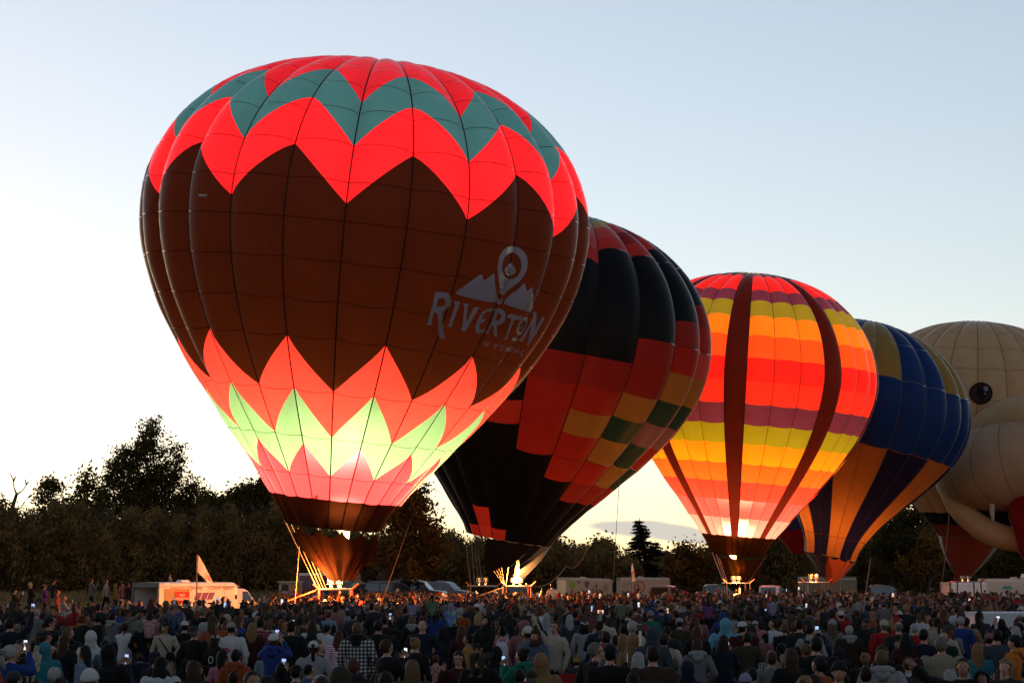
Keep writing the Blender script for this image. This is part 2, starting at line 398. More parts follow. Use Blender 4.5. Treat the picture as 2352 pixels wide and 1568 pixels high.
# --- the large brown balloon with red and teal zigzags
E1 = Env(83, [764.4106, 1208.8157, 0.1077, 0.0716, 8.9809, 0.2203, 1.4075, 0.7423, 0.0468, 0.0008, 0.8946, 1.1954], [15 * k for k in range(24)], .17)
b1 = world_root(empty('hot_air_balloon', E1.M, label='huge brown balloon with red and teal zigzags and RIVERTON WYOMING logo', cat='hot-air balloon'))
F1 = dict(
    crown=fabric('crimson_nylon', (.33, .012, .03), (.34, .012, .03)),
    teal=fabric('teal_nylon', (.025, .13, .17), (.024, .12, .20)),
    red=fabric('bright_red_nylon', (.30, .010, .026), (.80, .018, .036)),
    brown=fabric('dark_brown_nylon', (.009, .0065, .0055), (.023, .0060, .0017), gloss=.02, fwd=.22, rough=.5),
    coral=fabric('coral_red_nylon', (.36, .03, .03), (.54, .042, .038)),
    mint=fabric('mint_green_nylon', (.05, .25, .2), (.085, .225, .125), fwd=.03),
    rose=fabric('rose_red_nylon', (.36, .03, .06), (.40, .034, .055), fwd=.45),
    skirt=fabric('brown_skirt_nylon', (.008, .0045, .004), (.0032, .0009, .0003), gloss=0, fwd=.85))
def zz(k, odd, even): return odd if k % 2 else even
Z1 = [('skirt', None, None), ('rose', .052, .052), ('mint', .153, .096), ('coral', .252, .168), ('brown', .338, .251),
      ('red', .615, .535), ('teal', .702, .618), ('crown', .788, .698)]
for g in range(24):
    for i, (nm, od, ev) in enumerate(Z1):
        lo = (0, 0) if od is None else (zz(g, od, ev), zz(g + 1, od, ev))
        hi = (.94, .94) if i == len(Z1) - 1 else (zz(g, Z1[i + 1][1], Z1[i + 1][2]), zz(g + 1, Z1[i + 1][1], Z1[i + 1][2]))
        panel(E1, b1, 15 * g, 15 * (g + 1), lo, hi, F1[nm])
crown(E1, b1, F1['crown'], .935)
tapes(E1, b1, M_tape_d, M_tape_h, [.096, .168, .251, .341, .398, .456, .511, .564, .618, .674, .73, .785, .84, .895], w=.05, wh=.024)

# flame and burner light inside the first balloon
fb = at(785, 1325, 83); 
flame(fb, 6.0, .24, b1, (.25, 0), M_flame, 1)
lamp('flame_light', at(802, 960, 83), 3000, FLAME_C, 1.2, b1)
lamp('flame_light', at(792, 1158, 83), 300, FLAME_C, .5, b1)
lamp('flame_light', at(790, 1285, 83), 90, (1, .42, .10), .3, b1)
M_scoop = fabric('brown_scoop_nylon', (.008, .0045, .004), (.0042, .0011, .0003), gloss=0, fwd=.85)
scoop(E1, b1, M_scoop, -62, 95, at(785, 1333, 82.3), 1.0)

# --- the black balloon with stepped coloured squares
E2 = Env(122, [1168.023, 1237.6134, 0.1658, 0.0585, 9.6052, 0.2667, 1.2512, 0.8445, 0.0009, 0.1086, 1.064, 1.1831], [-4 + 18 * k for k in range(20)], .17)
b2 = world_root(empty('hot_air_balloon', E2.M, label='black balloon with stepped red, olive and green squares behind the brown one', cat='hot-air balloon'))
F2 = dict(k=fabric('black_nylon', (.004, .0045, .006), (.001, .0004, .0003), gloss=.025, rough=.5),
    r=fabric('red_nylon', (.09, .008, .007), (.55, .035, .022)), d=fabric('dark_red_nylon', (.075, .008, .008), (.36, .03, .02)),
    p=fabric('salmon_nylon', (.22, .03, .03), (.5, .08, .05)), o=fabric('olive_gold_nylon', (.10, .06, .015), (.42, .17, .035)),
    g=fabric('dark_green_nylon', (.008, .022, .018), (.02, .06, .03)), v=fabric('mauve_nylon', (.085, .05, .065), (.25, .07, .07)),
    t=fabric('teal_green_nylon', (.015, .13, .11), (.05, .3, .2)), y=fabric('lime_olive_nylon', (.17, .17, .04), (.4, .3, .08)),
    x=fabric('soft_red_nylon', (.16, .016, .014), (.6, .05, .03)))
V2 = [0, .027, .08, .132, .188, .25, .312, .367, .421, .482, .536, .59, .64, .69, .735, .78, .83, .88, .945]
# rows from the mouth up, per gore (gore 0 spans -4..14 degrees, 1 spans 14..32 ...)
P2 = {
    0: 'kkkkkrrrdkkkkxppyt', 1: 'kkkkrrordkkkkkxpyt', 2: 'kkkdrogodkkkkkxdpy', 3: 'kkkdogvgordkkkkxdp', 4: 'kkkdgrvgoprdkkkkxd',
    -1: 'rkkkkkxkkkkkxppytt', -2: 'xrkkkkkkkkkkxpytty', -3: 'rkkkkkkkkkkkxpyttt', -4: 'kkkkkkkkkkkxppyttt', 5: 'kkddrogvgoxrkkkkkx'}
P2[2] = 'kkkdrogodd' + 'kkkkxdpy'
P2[2] = 'kkk' + 'drog' + 'odd' + 'kkkk' + 'xdpy'
for g in range(20):
    gg = g if g < 10 else g - 20
    s = P2.get(gg, P2[(gg * 3) % 5]); i = 0
    while i < 18:
        j = i + 1
        if s[i] == 'k':
            while j < 18 and s[j] == 'k': j += 1
        panel(E2, b2, -4 + 18 * g, 14 + 18 * g, (V2[i],) * 2, (V2[j],) * 2, F2[s[i]]); i = j
crown(E2, b2, F2['t'], .94)
tapes(E2, b2, M_tape_d, M_tape_d, [.25, .536, .735], w=.05, wh=.03, vmax=.94)
M_sk2 = fabric('black_scoop_nylon', (.008, .007, .007), (.004, .0015, .001))
scoop(E2, b2, M_sk2, -30, 110, at(1138, 1335, 121), .9, sag=.06)
lamp('flame_light', at(1190, 1060, 122), 105, FLAME_C, .8, b2)  # added inside with the burner off, standing in for neighbouring flames' light

# --- the rainbow-striped balloon with wide dark vertical bands
_s3 = []
for k in range(8):
    c = -12 + 45 * k; _s3 += [c - 4.7, c + 4.7, c + 4.7 + 11.87, c + 4.7 + 23.73]
E3 = Env(140, [1692.8552, 1273.9471, 0.0814, 0.0463, 8.8372, 0.2024, 1.3805, 0.8471, 0.1942, -0.0312, 0.8994, 1.2463], _s3, .15)
b3 = world_root(empty('hot_air_balloon', E3.M, label='glowing rainbow striped balloon with wide dark vertical bands', cat='hot-air balloon'))
F3 = dict(dark=fabric('maroon_band_nylon', (.010, .005, .005), (.048, .006, .0025)),
    skirt=fabric('dark_skirt_nylon', (.008, .0045, .004), (.0065, .0017, .0003), gloss=0, fwd=.7), red=fabric('red_stripe_nylon', (.34, .02, .02), (.78, .022, .014)),
    red2=fabric('scarlet_stripe_nylon', (.36, .03, .02), (.85, .045, .028)), org=fabric('orange_stripe_nylon', (.4, .09, .02), (.95, .12, .014)),
    yel=fabric('golden_stripe_nylon', (.45, .2, .02), (.95, .30, .006)), grn=fabric('green_stripe_nylon', (.13, .22, .03), (.28, .30, .006)),
    pur=fabric('purple_stripe_nylon', (.09, .035, .08), (.13, .028, .055)), pink=fabric('pink_stripe_nylon', (.4, .08, .1), (.6, .075, .075), fwd=.4),
    pale=fabric('pale_lavender_nylon', (.4, .25, .3), (.5, .20, .20), fwd=.5), cap=fabric('black_cap_nylon', (.015, .012, .013), (.01, .003, .002)))
R3 = [(0, .058, 'skirt'), (.058, .115, 'pale'), (.115, .173, 'pink'), (.173, .231, 'red2'), (.231, .286, 'org'), (.286, .343, 'yel'), (.343, .396, 'grn'), (.396, .449, 'pur'),
      (.449, .506, 'red2'), (.506, .561, 'red'), (.561, .617, 'org'), (.617, .672, 'yel'), (.672, .722, 'grn'), (.722, .767, 'pur'), (.767, .868, 'red'), (.868, .93, 'cap')]
for k in range(8):
    c = -12 + 45 * k
    panel(E3, b3, c - 4.7, c + 4.7, (0, 0), (.058, .058), F3['skirt']); panel(E3, b3, c - 4.7, c + 4.7, (.058, .058), (.868, .868), F3['dark']); panel(E3, b3, c - 4.7, c + 4.7, (.868, .868), (.93, .93), F3['cap'])
    for lo, hi, nm in R3:
        for q in range(3): 
            a = c + 4.7 + 11.87 * q
            if nm == 'skirt' or (abs(((a + 6 + 180) % 360) - 180) < 100) or q == 1:
                panel(E3, b3, a, a + 11.867, (lo, lo), (hi, hi), F3[nm], nu=7)
            else: panel(E3, b3, a, a + 11.867, (lo, lo), (hi, hi), F3[nm], nu=4, cell=1.6)
crown(E3, b3, F3['cap'], .925)
for p in E3.seams:
    e = min(abs(((p - (-12 + 45 * k) + 180) % 360) - 180) for k in range(8)) < 5
    ribbon(E3, b3, [(p, v) for v in np.linspace(0, .93, 40)], .05 if e else .03, M_tape_d if e else M_tape_h, 'load_tape', off=.02)
flame(at(1690, 1335, 140), 4.2, .36, b3, (-.1, 0), M_flame, 3)
lamp('flame_light', at(1705, 1090, 140), 1250, FLAME_C, 1.2, b3)
lamp('flame_light', at(1695, 1205, 140), 330, FLAME_C, .5, b3)
lamp('flame_light', at(1692, 1312, 140), 110, (1, .42, .10), .3, b3)
M_sk3 = fabric('dark_scoop_nylon', (.008, .0045, .004), (.009, .0025, .0004), gloss=0, fwd=.7)
scoop(E3, b3, M_sk3, -80, 88, at(1706, 1335, 139.3), 1.9, sag=.25)

# --- the blue and gold balloon
E4 = Env(155, [1907.069, 1277.1714, 0.2139, 0.0284, 8.4334, 0.2328, 1.3749, 0.8131, 0.0599, -0.0455, 1.0166, 1.6643], [-3 + 15 * k for k in range(24)], .16)
b4 = world_root(empty('hot_air_balloon', E4.M, label='royal blue and olive gold balloon with orange lower gores', cat='hot-air balloon'))
F4 = dict(blue=fabric('royal_blue_nylon', (.006, .024, .095), (.005, .007, .02)), gold=fabric('olive_yellow_nylon', (.13, .105, .03), (.22, .10, .02)),
    org=fabric('orange_gore_nylon', (.12, .05, .015), (.60, .15, .018)), navy=fabric('navy_nylon', (.008, .010, .030), (.012, .006, .012)))
for g in range(24):
    a = -3 + 15 * g; q = ((g + 1) // 2) % 2     # gores -1,0 gold / 1,2 blue / 3,4 gold
    up = F4['gold'] if q == 0 else F4['blue']; lo = F4['org'] if q == 0 else F4['navy']
    panel(E4, b4, a, a + 15, (0, 0), (.06, .06), lo); panel(E4, b4, a, a + 15, (.06, .06), (.405, .405), lo)
    panel(E4, b4, a, a + 15, (.405, .405), (.61, .61), F4['blue']); panel(E4, b4, a, a + 15, (.61, .61), (.93, .93), up)
crown(E4, b4, F4['blue'], .925)
M_tape_o = fabric('orange_tape', (.2, .06, .03), (.3, .06, .02)); M_tape_l = fabric('pale_tape', (.10, .10, .10), (.05, .02, .01))
tapes(E4, b4, M_tape_l, M_tape_l, [.61, .745], w=.03, wh=.04, vmax=.93)
for v in (.405, .063): ribbon(E4, b4, [(p, v) for p in np.linspace(-3, 357, 193)], .05, M_tape_o, 'seam_tape', off=.012, across='v')
M_sk4 = fabric('orange_scoop_nylon', (.13, .03, .012), (.50, .06, .012))
scoop(E4, b4, M_sk4, -12, 85, at(1908, 1338, 154.3), .8, sag=.2, nseg=4)
M_net = fabric('dark_scoop_mesh', (.03, .03, .04), (.02, .01, .01), sheer=.35)
scoop(E4, b4, M_net, -100, -14, at(1906, 1336, 154.5), .5, sag=.1, nseg=4, name='scoop_mesh')
lamp('flame_light', at(1915, 1160, 155), 140, FLAME_C, .6, b4)

# --- balloons mostly hidden behind the others
E6 = Env(175, [1212, 1256, -.10, .03, 8.2, .25, 1.35, .8, .1, 0, 1, 1.2], [15 * k for k in range(24)], .14)
b6 = world_root(empty('hot_air_balloon', E6.M, label='pale beige balloon almost hidden between the brown and the black balloons', cat='hot-air balloon'))
F6 = [fabric('beige_nylon', (.30, .22, .14), (.35, .22, .10)), fabric('blue_band_nylon', (.04, .06, .2), (.05, .05, .1)), fabric('red_band_nylon', (.3, .03, .03), (.4, .05, .03))]
for g in range(24):
    for i, (lo, hi) in enumerate(((0, .2), (.2, .26), (.26, .32), (.32, .94))): panel(E6, b6, 15 * g, 15 * g + 15, (lo, lo), (hi, hi), F6[(0, 2, 1, 0)[i]], nu=5, cell=1.5)
crown(E6, b6, F6[0], .935)
scoop(E6, b6, F6[0], -60, 90, at(1192, 1330, 174.3), .8, sag=.2)
lamp('flame_light', at(1190, 1303, 174), 120, FLAME_C, .4, b6)
E7 = Env(190, [1872, 1268, -.05, .02, 7.4, .3, 1.35, .8, .1, 0, 1, 1.1], [20 * k for k in range(18)], .14)
b7 = world_root(empty('hot_air_balloon', E7.M, label='red and purple balloon peeking out between the rainbow and blue balloons', cat='hot-air balloon'))
F7 = [fabric('deep_red_nylon', (.22, .012, .012), (.3, .02, .01)), fabric('violet_nylon', (.06, .03, .12), (.08, .03, .06)), fabric('denim_blue_nylon', (.04, .05, .15), (.03, .03, .05))]
for g in range(18):
    for i in range(7):
        panel(E7, b7, 20 * g, 20 * g + 20, (.13 * i,) * 2, (.13 * (i + 1) + .02 * (i == 6),) * 2, F7[(g + i) % 3 if i else 0], nu=5, cell=1.5)
crown(E7, b7, F7[1], .925)

# --- printed logo on the brown balloon: outlines in picture units of the enlarged logo, laid on the envelope
def zl(pts): return [((1040 + x / 5.228) / 1.0884, (600 + y / 5.228) / 1.0884) for x, y in pts]
def inside(p, rings):
    c = False; x, y = p
    for r in rings:
        for i in range(len(r)):
            (x1, y1), (x2, y2) = r[i - 1], r[i]
            if (y1 > y) != (y2 > y) and x < (x2 - x1) * (y - y1) / (y2 - y1) + x1: c = not c
    return c
def decal(env, parent, name, m, shapes, conv, off=.03, step=3.2):
    """shapes: list of ring lists (outer, holes...); one printed figure"""
    V = []; F = []
    for rings in shapes:
        rings = [conv(r) for r in rings]; pts = []; edges = []
        for r in rings:
            rr = []
            for i in range(len(r)):
                (x1, y1), (x2, y2) = r[i], r[(i + 1) % len(r)]; n = max(1, int(math.hypot(x2 - x1, y2 - y1) / step))
                rr += [(x1 + (x2 - x1) * k / n, y1 + (y2 - y1) * k / n) for k in range(n)]
            b = len(pts); pts += rr; edges += [(b + i, b + (i + 1) % len(rr)) for i in range(len(rr))]
        xs = [p[0] for p in pts]; ys = [p[1] for p in pts]
        for gx in np.arange(min(xs), max(xs), step):
            for gy in np.arange(min(ys), max(ys), step):
                if inside((gx, gy), rings) and min((gx - p[0]) ** 2 + (gy - p[1]) ** 2 for p in pts) > (step * .5) ** 2: pts.append((gx, gy))
        vo, eo, fo, *_ = geometry.delaunay_2d_cdt([Vector(p) for p in pts], edges, [], 0, 1e-5)
        vo = [(p.x, p.y) for p in vo]; b = len(V); V += vo
        for f in fo:
            c = (sum(vo[i][0] for i in f) / 3, sum(vo[i][1] for i in f) / 3)
            if inside(c, rings): F.append(tuple(b + i for i in f))
    q = env.inv(V); X = env.P([a for a, _ in q], [v for _, v in q], off)
    return mesh_np(name, X, F, m, parent)
def stroke(pl, w):
    """polyline to thin quads"""
    out = []
    for (x1, y1), (x2, y2) in zip(pl[:-1], pl[1:]):
        L = math.hypot(x2 - x1, y2 - y1); nx, ny = -(y2 - y1) / L * w / 2, (x2 - x1) / L * w / 2
        out.append([[(x1 + nx, y1 + ny), (x2 + nx, y2 + ny), (x2 - nx, y2 - ny), (x1 - nx, y1 - ny)]])
    return out
M_print = fabric('grey_print', (.26, .22, .27), (.05, .018, .02), gloss=.03)
M_print_p = fabric('pink_print', (.32, .18, .19), (.07, .02, .02), gloss=.03)
def ring(cx, cy, rx, ry, n=22, a0=0, a1=360, tilt=0):
    o = []
    for k in range(n):
        a = math.radians(a0 + (a1 - a0) * k / n); x, y = rx * math.cos(a), ry * math.sin(a)
        o.append((cx + x * math.cos(tilt) - y * math.sin(tilt), cy + x * math.sin(tilt) + y * math.cos(tilt)))
    return o
pin = [(1260, 78), (1330, 92), (1395, 140), (1440, 210), (1453, 300), (1440, 390), (1400, 470), (1340, 545), (1250, 610), (1190, 655), (1140, 712), (1096, 720),
       (1088, 640), (1080, 570), (1065, 470), (1060, 380), (1068, 290), (1090, 200), (1130, 130), (1190, 90)]
pinhole = [(1265, 162), (1318, 190), (1358, 245), (1372, 320), (1362, 400), (1320, 470), (1260, 505), (1205, 512), (1160, 480), (1128, 420), (1117, 350), (1128, 275), (1160, 210), (1210, 170)]
drop = [(1232, 285), (1262, 330), (1290, 372), (1298, 412), (1270, 445), (1220, 462), (1170, 448), (1150, 400), (1155, 370), (1200, 330)]
base = [(1065, 748), (1130, 765), (1105, 832), (1050, 815)]
mtn1 = [(515, 690), (530, 665), (842, 446), (860, 462), (885, 530), (1005, 438), (1018, 450), (1025, 560), (1048, 700), (1052, 760), (1030, 812), (960, 808), (760, 770), (540, 712)]
mtn2 = [(1142, 820), (1165, 765), (1250, 690), (1330, 640), (1405, 556), (1418, 575), (1445, 670), (1505, 610), (1518, 640), (1522, 830), (1510, 905), (1490, 935), (1380, 915), (1142, 832)]
Rr = [[(235, 680), (330, 675), (410, 690), (448, 735), (450, 800), (425, 870), (340, 940), (345, 1040), (352, 1180), (360, 1235), (385, 1252), (365, 1280), (325, 1280), (290, 1250), (290, 1160), (288, 1060), (275, 948), (235, 938), (210, 1010), (200, 1065), (210, 1105), (118, 1105), (145, 1085), (190, 930), (225, 800), (240, 710)],
      [(288, 762), (345, 758), (375, 770), (383, 800), (368, 845), (330, 868), (262, 868)]]
Ii = [[(496, 790), (575, 808), (555, 860), (500, 1010), (468, 1100), (465, 1138), (398, 1125), (420, 1098), (470, 960), (505, 850)]]
Vv = [[(610, 820), (690, 835), (670, 870), (655, 1000), (650, 1070), (690, 1000), (755, 870), (825, 870), (800, 910), (700, 1080), (640, 1190), (578, 1175), (600, 1130), (615, 1000), (628, 880)]]
Ee = [[(1002, 905), (985, 888), (930, 893), (860, 940), (800, 1040), (768, 1130), (772, 1190), (810, 1218), (860, 1212), (895, 1180), (895, 1150), (850, 1165), (822, 1150), (822, 1085), (888, 1060), (915, 1022), (845, 1030), (880, 960), (935, 925), (965, 930)]]
R2 = [[(1025, 885), (1090, 890), (1150, 920), (1168, 975), (1155, 1040), (1105, 1095), (1050, 1110), (1050, 1180), (1055, 1235), (1068, 1245), (1055, 1258), (1020, 1250), (1003, 1210), (1005, 1120), (985, 1110), (950, 1180), (940, 1218), (890, 1212), (915, 1190), (985, 1020), (1015, 930)],
      [(1062, 945), (1100, 960), (1108, 1000), (1080, 1045), (1025, 1050)]]
Tt = [[(1180, 1015), (1200, 975), (1240, 955), (1300, 975), (1340, 988), (1390, 975), (1378, 1020), (1340, 1045), (1275, 1035), (1255, 1100), (1200, 1230), (1190, 1265), (1172, 1300), (1130, 1290), (1165, 1265), (1205, 1140), (1240, 1040), (1215, 1010)]]
Oo = [[(1420, 995), (1448, 1010), (1452, 1060), (1425, 1150), (1385, 1215), (1345, 1243), (1310, 1225), (1302, 1170), (1325, 1100), (1370, 1025)], [(1410, 1035), (1422, 1060), (1405, 1130), (1370, 1180), (1340, 1195), (1335, 1170), (1352, 1110), (1385, 1050)]]
Bb = [[(1262, 1262), (1335, 1280), (1315, 1318), (1235, 1308)]]
Nn = [[(1520, 925), (1570, 945), (1565, 1040), (1550, 1180), (1600, 1080), (1640, 1010), (1635, 988), (1675, 1010), (1655, 1050), (1560, 1220), (1480, 1340), (1465, 1380), (1430, 1365), (1460, 1320), (1505, 1080), (1440, 1220), (1390, 1310), (1385, 1330), (1335, 1300), (1370, 1270), (1460, 1130), (1525, 1000)]]
decal(E1, b1, 'logo_emblem', M_print, [[pin, pinhole], [drop], [base], [mtn1], [mtn2]], zl)
for L_, m_ in ((Rr, M_print), (Ii, M_print), (Vv, M_print), (Ee, M_print), (R2, M_print), (Tt, M_print), (Nn, M_print), (Oo, M_print_p), (Bb, M_print_p)): decal(E1, b1, 'logo_letter', m_, [L_], zl, step=2.6)
wy = []
for pl in ([(878, 1315), (880, 1368), (915, 1322), (908, 1382), (970, 1318)], [(1018, 1345), (1040, 1385), (1082, 1350)], [(1040, 1385), (1008, 1420)],
           ring(1114, 1402, 18, 36, 12, tilt=.35) + [ring(1114, 1402, 18, 36, 12, tilt=.35)[0]], [(1160, 1445), (1190, 1382), (1192, 1440), (1240, 1390), (1212, 1455)],
           [(1268, 1385), (1240, 1450)], [(1272, 1475), (1300, 1405), (1312, 1480), (1350, 1412)], [(1408, 1442), (1392, 1432), (1362, 1470), (1355, 1508), (1378, 1508), (1390, 1480), (1375, 1482)]):
    wy += stroke(pl, 13)
decal(E1, b1, 'wyoming_lettering', M_print_p, wy, zl, step=4)
# maker's name high on the left, a small round patch above the skirt
def za(pts): return [((340 + x / 2.063) / 1.0884, (120 + y / 2.063) / 1.0884) for x, y in pts]
mk = []
for i, pls in enumerate(([[(0, 12), (0, 0), (3, 6), (6, 0), (6, 12)]], [[(0, 12), (3, 0), (6, 12)], [(1, 8), (5, 8)]], [[(0, 0), (0, 12), (5, 9), (5, 3), (0, 0)]], [[(0, 0), (0, 12), (5, 9), (5, 3), (0, 0)]],
                         [[(0, 0), (5, 0), (5, 12), (0, 12), (0, 0)]], [[(5, 1), (0, 3), (0, 9), (5, 12)]], [[(0, 0), (0, 12)], [(5, 0), (0, 6), (5, 12)]])):
    for pl in pls: mk += stroke([(326 + i * 7 * .92 + x * .85, 754 + y) for x, y in pl], 1.5)
decal(E1, b1, 'maker_lettering', fabric('white_print', (.45, .45, .45), (.1, .06, .05)), mk, za, step=8)
decal(E1, b1, 'round_patch', M_tape_d, [[ring(727, 1140, 4.2, 4.2, 14), ring(727, 1140, 1.6, 1.6, 8)]], lambda r: r, step=2)

# --- the tan animal-head balloon on the right
E5 = Env(175, [2228, 1232, .045, .03, 9.4, .30, 1.18, .82, .1, .0, .92, 1.15], [15 * k + 4 for k in range(24)], .15)
b5 = world_root(empty('hot_air_balloon', E5.M, label='tan animal head balloon with a round dark eye and bulging muzzle at the right edge', cat='hot-air balloon'))
M_tan = fabric('tan_nylon', (.30, .205, .115), (.32, .17, .06)); M_tan2 = fabric('tan_muzzle_nylon', (.27, .185, .12), (.25, .12, .05))
M_bk = fabric('black_mouth_nylon', (.01, .009, .009), (.004, .002, .001)); M_mar = fabric('maroon_nylon', (.030, .010, .008), (.12, .018, .010))
M_tng = fabric('crimson_tongue_nylon', (.11, .006, .006), (.3, .02, .01)); M_ivory = fabric('ivory_nylon', (.3, .26, .22), (.2, .15, .1))
for g in range(24):
    a = 15 * g + 4
    for lo, hi, m in ((0, .045, M_mar), (.045, .093, M_bk), (.093, .40, M_tan), (.40, .94, M_tan)): panel(E5, b5, a, a + 15, (lo, lo), (hi, hi), m, nu=7)
crown(E5, b5, M_tan, .935)
M_tt = fabric('tan_seam_tape', (.09, .058, .034), (.1, .05, .02), gloss=.01)
tapes(E5, b5, M_tt, M_tt, [.2, .3, .4, .5, .6, .68, .76], w=.035, wh=.03)
for k, x in enumerate((2146, 2155, 2170, 2190)):
    decal(E5, b5, 'round_patch', M_ivory if k < 2 else M_tt, [[ring(x, 1222 + k * 1.2, 3.2 + k * .7, 6, 12)]], lambda r: r, step=3)
scoop(E5, b5, M_mar, -88, 92, at(2210, 1340, 174), .6, sag=.1, nseg=5)
ez = lambda r: r
decal(E5, b5, 'eye', M_bk, [[ring(2253, 903, 27, 25, 28)]], ez, off=.06, step=6)
M_ebr = fabric('dark_brown_iris', (.035, .014, .01), (.02, .006, .003)); M_egl = fabric('grey_glint', (.14, .14, .16), (.05, .05, .05))
decal(E5, b5, 'eye', M_ebr, [[ring(2251, 904, 24, 22, 28), ring(2255, 902, 13, 14, 20)]], ez, off=.09, step=6)
decal(E5, b5, 'eye', M_egl, [[ring(2264, 893, 5.5, 6, 14)], [ring(2262, 904, 2.6, 2.8, 10)]], ez, off=.12, step=4)
def lobe(name, m, path, rad, parent, n=28, seam=10, flat=1.0):
    """stuffed cloth tube along picture-plane points (x, y, depth), radius per point in metres"""
    pts = [at(x, y, d) for x, y, d in path]; K = 10; P = []; R = []
    for i in range(len(pts) - 1):
        for k in range(K):
            t = k / K; p0, p1, p2, p3 = (pts[max(i - 1, 0)], pts[i], pts[i + 1], pts[min(i + 2, len(pts) - 1)])
            P.append(.5 * ((2 * p1) + (-p0 + p2) * t + (2 * p0 - 5 * p1 + 4 * p2 - p3) * t * t + (-p0 + 3 * p1 - 3 * p2 + p3) * t ** 3)); R.append(rad[i] + (rad[i + 1] - rad[i]) * (t * t * (3 - 2 * t)))
    P.append(pts[-1]); R.append(rad[-1]); V = []
    for i, p in enumerate(P):
        t = (P[min(i + 1, len(P) - 1)] - P[max(i - 1, 0)]).normalized(); a = t.cross(Vector((0, 1, 0))).normalized(); b = t.cross(a)
        for k in range(n):
            w = 2 * math.pi * k / n; q = R[i] * (1 + .03 * abs(math.sin(w * seam / 2)))
            V.append(p + a * math.cos(w) * q + b * math.sin(w) * q * flat)
    F = [(i * n + k, i * n + (k + 1) % n, (i + 1) * n + (k + 1) % n, (i + 1) * n + k) for i in range(len(P) - 1) for k in range(n)] + [tuple(range(n))[::-1], tuple((len(P) - 1) * n + k for k in range(n))]
    return mesh_np(name, [tuple(v) for v in V], F, m, parent)
# muzzle: a big ellipsoid bag with seams, brow fold above, jaw crescent below
def bag(name, m, c, r, parent, tilt=0, seams=16, n=64, K=28):
    C = at(*c); R = Matrix.Rotation(tilt, 3, 'Y'); V = []
    for i in range(K + 1):
        th = math.pi * i / K
        for j in range(n):
            ph = 2 * math.pi * j / n; q = 1 + .018 * abs(math.sin(ph * seams / 2)) * math.sin(th)
            V.append(tuple(C + R @ Vector((r[0] * q * math.sin(th) * math.cos(ph), r[1] * q * math.sin(th) * math.sin(ph), r[2] * math.cos(th)))))
    F = [(i * n + j, (i + 1) * n + j, (i + 1) * n + (j + 1) % n, i * n + (j + 1) % n) for i in range(K) for j in range(n)]
    o = mesh_np(name, V, F, m, parent)
    if name == 'muzzle':
        for k in range(seams):
            ph = 2 * math.pi * k / seams; MB().tube([tuple(C + R @ Vector((r[0] * 1.002 * math.sin(a) * math.cos(ph), r[1] * 1.002 * math.sin(a) * math.sin(ph), r[2] * 1.002 * math.cos(a)))) for a in np.linspace(.15, math.pi - .15, 22)], .02, 4, cap=False).build('seam_tape', M_tt, parent)
    return o
bag('muzzle', M_tan2, (2345, 1058, 164.5), (7.0, 4.6, 4.05), b5, tilt=-.22)
lobe('brow_fold', M_tan, [(2185, 1060, 167), (2235, 1008, 165), (2290, 972, 163.8), (2350, 952, 163), (2430, 950, 163)], [.5, 1.25, 1.5, 1.6, 1.5], b5)
lobe('lower_jaw', M_tan, [(2152, 1075, 168), (2172, 1125, 166), (2215, 1180, 164.5), (2275, 1222, 163.6), (2345, 1240, 163), (2430, 1236, 163)], [.4, .62, .9, 1.0, 1.0, .95], b5)
bag('mouth', M_bk, (2350, 1165, 166.0), (5.2, 2.5, 2.5), b5, tilt=.05)
lobe('tongue', M_tng, [(2300, 1150, 164), (2345, 1140, 162.6), (2372, 1180, 161.4), (2385, 1250, 161), (2390, 1300, 161)], [.7, 1.5, 1.9, 1.7, 1.0], b5, flat=.6)
lobe('tooth', M_ivory, [(2278, 1158, 162.4), (2279, 1178, 162.2), (2281, 1196, 162.1)], [.22, .2, .08], b5, n=12)
lamp('flame_light', at(2228, 1215, 175), 14, FLAME_C, .5, b5)

# ---------------------------------------------------------------- trees and thickets
def leafmat(name, c, c2, trans=.5):
    m, n, l = newmat(name); o = n.new('ShaderNodeOutputMaterial'); oi = n.new('ShaderNodeTexCoord'); z = n.new('ShaderNodeTexNoise'); z.inputs['Scale'].default_value = .55; z.inputs['Detail'].default_value = 6
    l.new(oi.outputs['Object'], z.inputs['Vector']); cr = n.new('ShaderNodeValToRGB'); e = cr.color_ramp.elements
    e[0].position = .38; e[0].color = (*c, 1); e[1].position = .62; e[1].color = (*c2, 1); l.new(z.outputs[0], cr.inputs[0])
    d = n.new('ShaderNodeBsdfDiffuse'); t = n.new('ShaderNodeBsdfTranslucent'); l.new(cr.outputs[0], d.inputs[0]); l.new(cr.outputs[0], t.inputs[0])
    x = n.new('ShaderNodeMixShader'); x.inputs[0].default_value = trans * .5; l.new(d.outputs[0], x.inputs[1]); l.new(t.outputs[0], x.inputs[2]); l.new(x.outputs[0], o.inputs[0]); return m
M_bark = mat('bark', (.05, .035, .022), .9, scale=6, bump=.6, var=.4)
M_leaf = {'dark': leafmat('cottonwood_leaves', (.032, .030, .010), (.080, .058, .018)), 'olive': leafmat('willow_leaves', (.075, .055, .022), (.21, .125, .045)),
          'rust': leafmat('autumn_leaves', (.08, .045, .014), (.22, .10, .022)), 'needle': leafmat('spruce_needles', (.012, .018, .012), (.03, .034, .018), .2)}
